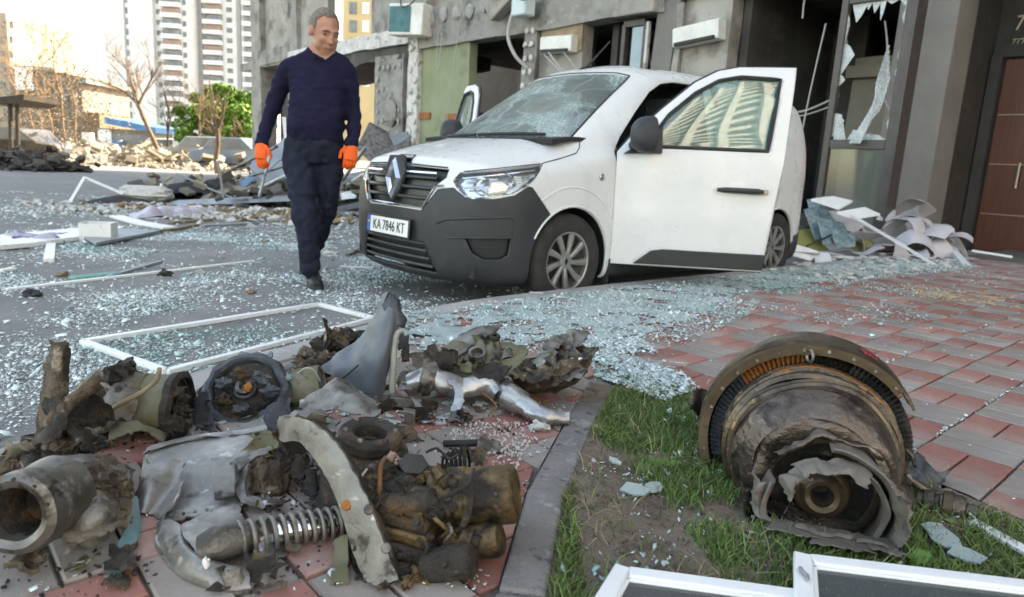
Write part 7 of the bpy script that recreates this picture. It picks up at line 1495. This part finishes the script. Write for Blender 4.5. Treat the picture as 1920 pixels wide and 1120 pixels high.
# ---------------------------------------------------------------- grass
def blades(name,label,n,poly,hmin,hmax,wd,m,f,th,seed,lean=.5,extra=None):
    x,y=scatter(poly,n,f,th,.35,seed)
    if extra is not None: k=extra(x,y); x,y=x[k],y[k]
    n=len(x); z=np.array([soil_z(a,b) for a,b in zip(x,y)])-.002; h=RN.uniform(hmin,hmax,n); th_=RN.uniform(0,2*np.pi,n); le=RN.uniform(.1,lean,n)*h; dx=np.cos(th_)*le; dy=np.sin(th_)*le; pa=RN.uniform(0,2*np.pi,n); wx=np.cos(pa)*wd*RN.uniform(.6,1.2,n); wy=np.sin(pa)*wd*RN.uniform(.6,1.2,n)
    def L(t,wf): 
        cx=x+dx*t*t; cy=y+dy*t*t; cz=z+h*(t-.15*t*t); return np.stack([cx-wx*wf,cy-wy*wf,cz],-1),np.stack([cx+wx*wf,cy+wy*wf,cz],-1)
    a,b=L(0,1); c,d=L(.5,.85); e,f_=L(1,.12); V=np.stack([a,b,c,d,e,f_],1).reshape(-1,3); o=np.arange(n)[:,None]*6; Q=np.concatenate([o+np.array([[0,1,3,2]]),o+np.array([[2,3,5,4]])],0); return tag(mesh_np(name,V,Q,m),label,'grass',None,'stuff')
def not_under(x,y):
    q=np.array([gr(1530,900,PZ).x,gr(1530,900,PZ).y]); return ~(((x-.75)/.17)**2+((y-1.50)/.18)**2<1)
def bare_patch(x,y):
    cx=np.interp(y,[.8,1.1,1.5,1.75,2.0],[.28,.30,.27,.24,.24]); wd=np.interp(y,[.9,1.2,1.5,1.7,1.9],[.15,.13,.10,.07,.0]); return not_under(x,y)&((np.abs(x-cx)>wd)|(RN.uniform(0,1,len(x))<.05))
blades('grass','short green grass growing in the bed beside the border stones',110000,GRASS,.012,.042,.0016,M_grass,5.0,-.40,41,1.1,bare_patch)
blades('grass','taller grass tufts in the bed around the turbine',9000,GRASS,.03,.065,.0017,M_grass,3.,.05,43,1.2,bare_patch)
blades('dry_grass','dry straw stalks lying among the grass',5200,GRASS,.015,.06,.0012,M_straw,3.5,-.25,47,2.4,not_under)
x,y=scatter(GRASS,5200,6,-.3,.5,51); zz=np.array([soil_z(a,b) for a,b in zip(x,y)]); shards('broken_glass','glass and grit caught in the grass',x,y,zz,np.clip(RN.lognormal(-5.4,.5,len(x)),.002,.014),M_glas,.4)
x,y=scatter(GRASS,5000,6,-.6,.5,53); zz=np.array([soil_z(a,b) for a,b in zip(x,y)])-.002; o=shards('soil_crumbs','brown soil crumbs on the bare patch of the bed',x,y,zz,np.clip(RN.lognormal(-5.6,.5,len(x)),.002,.009),M_soil,.5,.9); o['category']='soil'
def weed(label,u,v,nl,L,wd,seed):
    b=gr(u,v,PZ); t=root('broadleaf_weed',label,'plant',(b.x,b.y,PZ)); r=random.Random(seed)
    for k in range(nl):
        a=6.28*k/nl+r.uniform(-.3,.3); ln=L*r.uniform(.7,1.1); d=Vector((math.cos(a),math.sin(a),0)); sdv=Vector((-d.y,d.x,0)); up=r.uniform(.5,1.3); g=MB()
        g.grid(6,2,lambda s,q:Vector((b.x,b.y,PZ))+d*ln*s*(.8)+Vector((0,0,ln*up*(s-.7*s*s)+.006*abs(q-.5)))+sdv*(q-.5)*wd*(math.sin(math.pi*(.08+.9*s)))*2); adopt(g.build('leaf',mat('weed leaf',(.10,.21,.035),(.13,.25,.05),sc=20,rough=.5),None),t)
weed('bright broadleaf weed growing in the bed near the border stones',1245,880,6,.055,.013,1); weed('small round-leaved weed beside the turbine plate',1725,1062,5,.05,.018,2); weed('low dandelion rosette in front of the turbine',1370,1010,7,.05,.010,3); weed('leafy weed by the white strip behind the turbine shaft',1800,1000,6,.045,.012,4)
for i,(u,v,s) in enumerate(((1190,935,.03),(1225,930,.025),(1150,880,.02),(1270,690,.03),(1230,690,.028),(1770,1030,.035),(1810,1060,.03),(1750,1010,.03))):
    pz=gr(u,v,PZ); T=Matrix.Translation((pz.x,pz.y,PZ+.022))@Matrix.Rotation(i,4,'Z')@Matrix.Rotation(.2,4,'X'); g=MB(); g.prism([(s*math.cos(a)*r_,s*math.sin(a)*r_) for a,r_ in ((0,1.2),(1.1,.7),(2.2,1.),(3.3,1.3),(4.4,.8),(5.4,.9))],.004,T); tag(g.build('glass_shard',M_clear,None,smooth=False),'clear glass shard lying in the grass bed','glass shard','large shards in the grass bed')
# ---------------------------------------------------------------- insect screens at the lower edge
def screen(label,A,B,Cc,wd,m_handle=False):
    t=root('window_screen',label,'window screen',tuple(A),'white insect screens lying on the grass'); ux=(B-A).normalized(); uy=(Cc-A); Ly=uy.length; uy.normalize(); nz=ux.cross(uy).normalized(); nz=nz if nz.z>0 else -nz; Lx=(B-A).length
    def bar(o,d,L,nm='frame_bar'): 
        g=MB(); g.beam(o,o+d*L,wd,.018,nz); adopt(g.build(nm,M_wht,None,bevel=.003),t); g=MB(); q=(uy if abs(d.dot(ux))>.5 else ux); g.beam(o+q*wd*.62+nz*-.002,o+q*wd*.62+nz*-.002+d*L,wd*.25,.012,nz); adopt(g.build('inner_bead',M_wht,None,bevel=.002),t)
    bar(A+uy*wd/2+ux*wd,ux,Lx-wd); bar(A+ux*wd/2,uy,Ly); 
    g=MB(); g.add([A+ux*wd*.9+uy*wd*.9,B+uy*wd*.9,B+uy*Ly,A+uy*Ly+ux*wd*.9],[(0,1,2,3)]); adopt(g.build('mesh_cloth',M_mesh,None,smooth=False),t); return t,ux,uy,nz
def mesh_mat():
    m=bpy.data.materials.new('insect mesh'); m.use_nodes=True; t=m.node_tree; L=t.links.new; b=t.nodes['Principled BSDF']; tc=nd(t,'ShaderNodeTexCoord'); 
    out=[]
    for k in ('X','Y'):
        wv=nd(t,'ShaderNodeTexWave',wave_type='BANDS',bands_direction=k); wv.inputs['Scale'].default_value=165; L(tc.outputs['Object'],wv.inputs['Vector']); r=nd(t,'ShaderNodeMath',operation='GREATER_THAN'); r.inputs[1].default_value=.52; L(wv.outputs['Fac'],r.inputs[0]); out.append(r.outputs[0])
    mx=nd(t,'ShaderNodeMath',operation='MAXIMUM'); L(out[0],mx.inputs[0]); L(out[1],mx.inputs[1]); L(mx.outputs[0],b.inputs['Alpha']); b.inputs['Base Color'].default_value=(.075,.078,.08,1); b.inputs['Roughness'].default_value=.7; return m
M_mesh=mesh_mat()
zf=PZ+.055
screen('white insect screen frame with chipped corner lying on bare soil and grass',gr(1152,1066,zf),gr(1500,1113,zf),gr(1085,1175,zf),.030)
_,ux,uy,nz=screen('white insect screen frame with a grey latch lying in front of the turbine',gr(1488,1042,zf+.015),gr(2000,1104,zf+.015),gr(1490,1180,zf+.015),.032)
g=MB(); q=gr(1500,1065,zf+.03); g.tube(spline([q,q+uy*.012+ux*.004,q+uy*.026+ux*.012,q+uy*.034+ux*.010],4),.004,6); tag(g.build('latch_handle',M_gmet,None),'small grey latch on the white screen in front of the turbine','latch')
g=MB(); g.beam(gr(1822,978,PZ+.02),gr(1935,1040,PZ+.02),.03,.012); tag(g.build('pvc_strip',M_wht,None,bevel=.003),'white plastic strip lying in the grass behind the turbine shaft','strip')
# ---------------------------------------------------------------- fallen window frame on the asphalt
t=root('fallen_window_frame','slim white rectangular window frame lying on the glass-strewn asphalt','window frame',tuple(gr(420,640,0)))
cn=[gr(u,v,.012) for u,v in ((155,641),(598,571),(703,597),(312,697))]
for i in range(4): g=MB(); g.beam(cn[i],cn[(i+1)%4],.034,.022); adopt(g.build('frame_bar',M_wht,None,bevel=.003),t)
def stick(name,label,cat,pts,wd,h,m,z=0,group=None):
    g=MB(); P_=[gr(u,v,z+h/2+(q[0] if q else 0)) for u,v,*q in pts]
    for a,b in zip(P_,P_[1:]): g.beam(a,b,wd,h)
    return tag(g.build(name,m,None,bevel=min(wd,h)*.15),label,cat,group)
stick('pvc_strip','long thin white strip lying across the glass on the asphalt','strip',[(12,543),(475,490)],.030,.016,M_wht); stick('pvc_strip','pale strip above the long thin strip on the asphalt','strip',[(200,520),(302,491)],.03,.02,M_gmet)
stick('teal_netting','flattened teal netting beside the pale strip','netting',[(135,522),(222,513)],.10,.02,mat('teal net',(.12,.30,.26),(.2,.38,.33),sc=20,rough=.9))
stick('pvc_strip','short white strip standing out of the glass near the purple cloth','strip',[(92,488),(96,458)],.07,.03,M_wht); stick('pvc_strip','white strip tip at the edge of the purple cloth','strip',[(0,508),(28,504)],.04,.02,M_wht)
stick('broken_plank','brown plank splinter pointing to the small carton','plank',[(165,452),(330,430),(370,422)],.05,.03,M_dust); stick('pvc_strip','curved white trim lying beyond the small carton','strip',[(218,406),(262,418),(320,428)],.16,.03,M_wht)
stick('pvc_strip','thin grey trim lying in front of the rubble line','strip',[(382,424),(490,419)],.05,.03,M_gmet); stick('broken_plank','thin plank lying among glass in front of the rubble line','plank',[(320,418),(400,412)],.08,.03,M_dust); stick('pvc_strip','thin pale strip lying in front of the van plate','strip',[(638,500),(700,503)],.03,.015,M_wht); stick('bent_bracket','bent metal bracket lying before the van bumper','bracket',[(652,478),(668,470),(684,472)],.05,.03,M_alu)
for lb,pts,m_,h in (('wide white board lying at the road edge',((0,440),(190,424),(236,424),(200,436),(60,455),(0,460)),M_wht,.04),('grey-white board lying beside the small carton',((150,440),(230,428),(300,432),(180,455)),M_gmet,.03)):
    g=MB(); g.slab3([gr(u,v,.05) for u,v in pts],(0,0,-h)); tag(g.build('fallen_board',m_,None,bevel=.004),lb,'board')
cb=root('carton','small battered white carton on the asphalt','carton',tuple(gr(186,455,0))); b=gr(186,452,0); T=Matrix.Translation(b+Vector((0,0,.09)))@Matrix.Rotation(.25,4,'Z'); 
for n_,c_,d_ in (('carton_side',(-.13,0,0),(.01,.2,.17)),('carton_side',(.13,0,0),(.01,.2,.17)),('carton_side',(0,-.1,0),(.26,.01,.16)),('carton_side',(0,.1,0),(.26,.01,.17)),('carton_base',(0,0,-.08),(.26,.2,.01))): g=MB(); g.box(c_,d_,T); adopt(g.build(n_,M_wht,None),cb)
def cloth(label,pts,m_,amp,seed,name='crumpled_cloth',cat='cloth'):
    A_,B_,C_,D_=[gr(u,v,0) for u,v in pts]; g=MB()
    def fn(u,v): p=A_.lerp(B_,u).lerp(D_.lerp(C_,u),v); e=min(u,1-u,v,1-v)*5; p=p+Vector((0,0,.01+amp*min(1,e)*(.5+abs(mn.noise(Vector((p.x*4,p.y*4,seed))))*1.5+.4*abs(mn.noise(Vector((p.x*13,p.y*13,seed))))))); return p+mn.noise_vector(p*3+Vector((seed,0,0)))*.06
    g.grid(40,16,fn); return tag(g.build(name,m_,None,solid=.004),label,cat)
cloth('crumpled purple and white cloth lying at the road edge',((0,452),(130,446),(125,458),(0,462)),M_fab,.05,3); cloth('crumpled lilac cloth lying beyond the white trim',((245,404),(400,396),(405,402),(250,412)),mat('lilac cloth',(.42,.38,.46),(.55,.52,.56),sc=3,rough=.95),.08,5)
for i,(u,v,r_) in enumerate(((312,517,.05),(118,518,.04),(376,514,.035),(470,551,.03),(60,556,.05),(620,480,.06),(500,455,.03))): stone(('dark brick fragment with broken edge on the glassy asphalt','tan foam lump beside the teal netting','small grey stone on the glassy asphalt','yellow-brown chip near the walking man','black splinter on the asphalt by the long strip','white plaster flake between the man and the van','small brown pebble behind the walking man')[i],u,v,r_*.8,(M_burn,M_dust,M_conc,M_dust,M_black,M_whst,M_dust)[i],i+3,0,.7)
# ---------------------------------------------------------------- debris line across the road
RD=random.Random(77)
t=root('charred_mattress','long charred black mattress slab lying across the road','mattress',tuple(gr(270,385,0)))
g=MB(); g.slab3([gr(150,381,0)+Vector((0,0,.02)),at(240,362,11.6),at(330,343,12.2),at(408,336,12.6),at(410,360,12.3),gr(408,372,0),gr(300,384,0)],(.1,.5,0)); g.rag(.04,2.5,3); adopt(g.build('slab',M_black,None),t)
g=MB(); g.box((0,0,0),(.9,.5,.24),Matrix.Translation(gr(275,378,0)+Vector((0,0,.14)))@Matrix.Rotation(.08,4,'Z')); 
g2=MB(); c_=gr(275,378,0)+Vector((0,0,.14)); g2.grid(1,1,lambda u,v:Vector((0,0,0))); bl=MB(); bl.blob(c_,(.46,.22,.15),3,.16,14,3.); bl.v=[(c_.x+max(-.42,min(.42,x-c_.x)),y,max(.01,min(c_.z+.12,z))) for x,y,z in bl.v]; tag(bl.build('white_sack',M_whst,None),'lumpy white foam block lying against the charred mattress','foam block')
t=root('bent_wire_frame','bent white frame leaning over the end of the charred mattress','frame',tuple(gr(133,380,0)))
P3=[gr(131,381,0),at(159,333,10.9),at(232,364,10.9)]
for a,b in zip(P3,P3[1:]): g=MB(); g.beam(a,b,.045,.03); adopt(g.build('frame_bar',M_wht,None),t)
g=MB(); g.beam(at(303,344,11.6),at(304,358,11.6),.05,.04); adopt(g.build('frame_bar',M_wht,None),t)
def slabd(name,label,cat,pts,off,m_,rg=.02): g=MB(); g.slab3([at(*p) for p in pts],off); g.rag(rg,2.5,len(label)); return tag(g.build(name,m_,None,bevel=.01),label,cat)
slabd('fallen_cladding_sheet','long pale grey panel lying in front of the sheet metal heap','panel',[(318,378,11.2),(560,368,11.6),(560,376,11.3),(318,386,11.0)],(0,.3,.02),M_gmet); slabd('torn_sheet','slanting grey sheet metal rising behind the walking man','sheet metal',[(465,310,13.2),(535,258,14.0),(560,262,14.0),(560,330,13.2),(500,345,12.8)],(0,.05,.02),M_gmet,.06); slabd('torn_sheet','upright blue-grey sheet standing behind the man legs','sheet metal',[(468,295,13.6),(520,283,13.8),(545,300,13.6),(540,335,13.0),(482,338,12.9)],(0,.04,.02),mat('blue-grey sheet',(.22,.28,.33),(.16,.2,.24),sc=1.5,rough=.5,metal=.3),.08)
slabd('torn_sheet','pale blue scrap of sheet leaning low in the heap','sheet metal',[(448,345,12.4),(470,325,12.7),(478,335,12.6),(458,352,12.3)],(0,.04,.02),mat('blue scrap',(.12,.22,.34),rough=.6),.03)
slabd('torn_sheet','large crumpled tin sheet behind the van mirror','sheet metal',[(672,285,15),(690,232,15.4),(720,245,15.6),(735,275,15.4),(770,262,15.2),(770,290,14.8),(700,310,14.5)],(0,.1,.02),M_alu,.12); slabd('torn_sheet','flat grey sheet lying left of the van','sheet metal',[(640,330,13.4),(705,318,14),(705,332,13.6),(642,345,13.0)],(0,.2,.02),M_gmet,.05); slabd('fallen_cladding_sheet','dark panel lying beside the van grille','panel',[(618,392,10.6),(690,378,10.9),(690,386,10.6),(618,400,10.3)],(0,.3,.02),M_rotr,.03); slabd('fallen_cladding_sheet','white panel lying low beside the van grille','panel',[(640,362,12.2),(690,358,12.4),(688,368,12.0),(640,374,11.8)],(0,.3,.02),M_wht,.04)
for i in range(26):
    u=RD.uniform(410,700); v=RD.uniform(318,385); Y=gr(u,390,0).y*RD.uniform(.98,1.2); a=at(u,v,Y); dr=Vector((RD.gauss(0,1),RD.gauss(0,.6),RD.uniform(-.1,.6))).normalized(); a.z=max(a.z,.03); b=a+dr*RD.uniform(.5,1.6); b.z=max(.03,b.z); g=MB()
    if i%3: g.tube([a,a.lerp(b,.5)+Vector((0,0,RD.uniform(-.05,.1))),b],.018,6)
    else: g.beam(a,b,.06,.03)
    tag(g.build('twisted_rod',(M_gmet,M_wht,M_rust,M_alu)[i%4],None),('thin grey rod sticking out of the debris behind the man','white slat sticking out of the debris behind the man','rusty rod sticking out of the debris behind the man','bent aluminium rod sticking out of the debris behind the man')[i%4],'rod',('grey rods in the debris','white slats in the debris','rusty rods in the debris','aluminium rods in the debris')[i%4])
rubble('mixed_rubble','mixed rubble and torn scraps heaped behind the walking man',[(410+i*22,345,13.2+.3*(i%3),.35) for i in range(14)],520,.06,.5,M_rub,31,.5,.6); rubble('mixed_rubble','dark scraps among the rubble behind the walking man',[(410+i*22,350,12.8,.3) for i in range(14)],320,.06,.5,M_rubd,33,.4,.6); rubble('mixed_rubble','pale scraps and plaster scattered in front of the debris line',[(130+i*28,395,9.8,.03) for i in range(20)],520,.03,.16,M_whst,35,.4,.7); rubble('mixed_rubble','brown litter scattered in front of the debris line',[(300+i*20,392,10.2,.03) for i in range(18)],420,.03,.18,M_dust,37,.3,.5); rubble('mixed_rubble','light scraps spread beneath the ruined facade',[(620+i*14,330,15.5+.4*i*.1,.3) for i in range(12)],380,.08,.6,M_cnc,39,.4,.7)
slabd('fallen_slab','tilted concrete slab below the studded column','slab',[(700,262,17),(762,250,17.4),(775,285,16.6),(712,292,16.4)],(0,.2,.05),M_gmet,.05)
# ---------------------------------------------------------------- heap of vinyl beside the shopfront post
def ribbon(u,v,Y,L,wd,curl,yaw,tilt,roll,seed):
    c=at(u,v,Y); T=Matrix.Translation(c)@Matrix.Rotation(yaw,4,'Z')@Matrix.Rotation(tilt,4,'Y')@Matrix.Rotation(roll,4,'X'); g=MB()
    def fn(s,q): a=(s-.5)*curl; R_=L/max(curl,.2); p=T@Vector((R_*math.sin(a),(q-.5)*wd,R_*(math.cos(a)-1)*1.0)); p+=mn.noise_vector(p*4+Vector((seed,0,0)))*.05; p.z=max(p.z,PZ+.012); return p
    g.grid(22,6,fn); return tag(g.build('vinyl_strip',M_vinyl,None,solid=.006),'curled mauve-grey vinyl strip in the heap at the shopfront post','vinyl strip','vinyl strips heaped at the shopfront post')
RV=random.Random(9)
for i in range(34):
    u=RV.uniform(1570,1790); top=np.interp(u,[1570,1620,1680,1720,1760,1800],[405,390,372,395,440,465]); v=RV.uniform(top,476-.1*(1690-u)*.1); Y=np.interp(v,[370,480],[8.9,7.9])+RV.uniform(-.25,.25)
    ribbon(u,v,Y,RV.uniform(.45,1.0),RV.uniform(.16,.34),RV.uniform(1.2,4.2),RV.uniform(0,6.28),RV.uniform(-.7,.7),RV.uniform(-.9,.9),i)
for i,(u,v) in enumerate(((1500,478),(1525,470),(1550,482))): ribbon(u,v,7.6,.45,.16,2.6,i*1.1,.2,.3,60+i)
slabd('insulation_board','mossy yellow-green board lying behind the rear wheel','board',[(1500,440,8.2),(1560,432,8.5),(1640,462,8.2),(1640,470,8.0),(1500,470,7.9)],(0,.1,.05),mat('yellow-green board',(.27,.25,.07),(.2,.19,.06),sc=4,rough=.9),.02)
for i,(pts) in enumerate([[(1505,395,8.3),(1545,385,8.4),(1575,430,8.2),(1530,450,8.0)],[(1530,410,8.1),(1580,420,8.1),(1600,455,7.9),(1545,460,7.8)],[(1560,440,7.9),(1605,440,7.9),(1605,465,7.8),(1570,468,7.7)],[(1512,376,8.5),(1550,370,8.5),(1560,385,8.4),(1515,392,8.4)]]): slabd('tempered_pane','crazed dark teal pane leaning in the heap behind the rear wheel','glass pane',pts,(0,.02,.01),mat('crazed teal glass',(.10,.17,.18),(.25,.33,.34),sc=14,rough=.3,spec=.7,bump=.4,bsc=40),.03)['group']='teal panes leaning behind the rear wheel'
for i,(pts) in enumerate([[(1520,378,8.2),(1560,370,8.3),(1600,380,8.3),(1570,392,8.1)],[(1565,400,8.0),(1620,388,8.1),(1650,400,8.1),(1600,412,7.9)],[(1490,462,7.6),(1540,478,7.5),(1520,490,7.4),(1480,480,7.5)],[(1525,478,7.5),(1562,480,7.5),(1566,496,7.35),(1530,492,7.4)]]): slabd('plaster_scrap','white scrap of plasterboard in the heap behind the rear wheel','plasterboard',pts,(0,.01,.03),M_wht,.05)['group']='white plasterboard scraps behind the rear wheel'
def sticks3(label,a,b,r,m_,nm='thin_batten'): g=MB(); g.beam(at(*a),at(*b),r,r*.6); return tag(g.build(nm,m_,None),label,'batten')
sticks3('long white batten slanting from the vinyl heap to the pavement',(1598,404,7.9),(1766,505,6.95),.035,M_wht); sticks3('second white batten slanting beside the long one',(1603,412,7.9),(1700,462,7.5),.03,M_wht); sticks3('white batten lying at the foot of the vinyl heap',(1780,462,8.3),(1812,500,7.2),.07,M_wht); sticks3('white batten lying toward the wooden door',(1822,470,8.1),(1898,482,7.9),.04,M_wht); sticks3('white batten on the ground under the vinyl heap',(1560,480,7.5),(1680,492,7.3),.05,M_wht); sticks3('dark rod leaning over the teal panes',(1512,462,7.8),(1560,440,7.9),.02,M_blk)
RL=random.Random(5); g=MB()
for _ in range(160):
    p=W(RL.uniform(2.2,3.0),RL.uniform(5.5,8.8),PZ+.02); s=RL.uniform(.015,.07); g.box((0,0,0),(s,s*RL.uniform(.4,1),s*.3),Matrix.Translation(p)@Matrix.Rotation(RL.uniform(0,6),4,'Z')@Matrix.Rotation(RL.uniform(-.3,.3),4,'X'))
tag(g.build('plaster_litter',M_whst,None,smooth=False),'plaster and brick litter over the glass below the shopfront','rubble',None,'stuff')

# sawdust streaks and pale dust packed into the joints
x,y=scatter([tuple(gr(u,v,PZ).xy) for u,v in ((1690,533),(1905,556),(1918,580),(1720,556))],900,4,-.1,.4,61); o=shards('sawdust','pale yellow sawdust streaked over the far pavers',x,y,np.full(len(x),PZ+.001),RN.uniform(.006,.022,len(x)),mat('sawdust',(.42,.33,.18),(.5,.4,.24),sc=20,rough=1),.1,.2); o['category']='sawdust'
aj=.615+.225*RN.integers(-9,9,5200); nj=RN.uniform(1.6,8.5,5200); k=RN.uniform(0,1,5200)<np.clip(npn(aj*3,nj,1.3,7)*2+.15,0,1); aj=aj[k]+RN.normal(0,.004,k.sum()); nj=nj[k]; xj=AV.x*aj+NV.x*nj; yj=AV.y*aj+NV.y*nj; kk=np.array([inpoly(a,b,kpoly) and not inpoly(a,b,GPOLY) for a,b in zip(xj,yj)]); o=shards('joint_dust','white glass dust packed into the paver joints',xj[kk],yj[kk],np.full(kk.sum(),PZ-.002),RN.uniform(.002,.008,kk.sum()),M_glas,.2,.6)
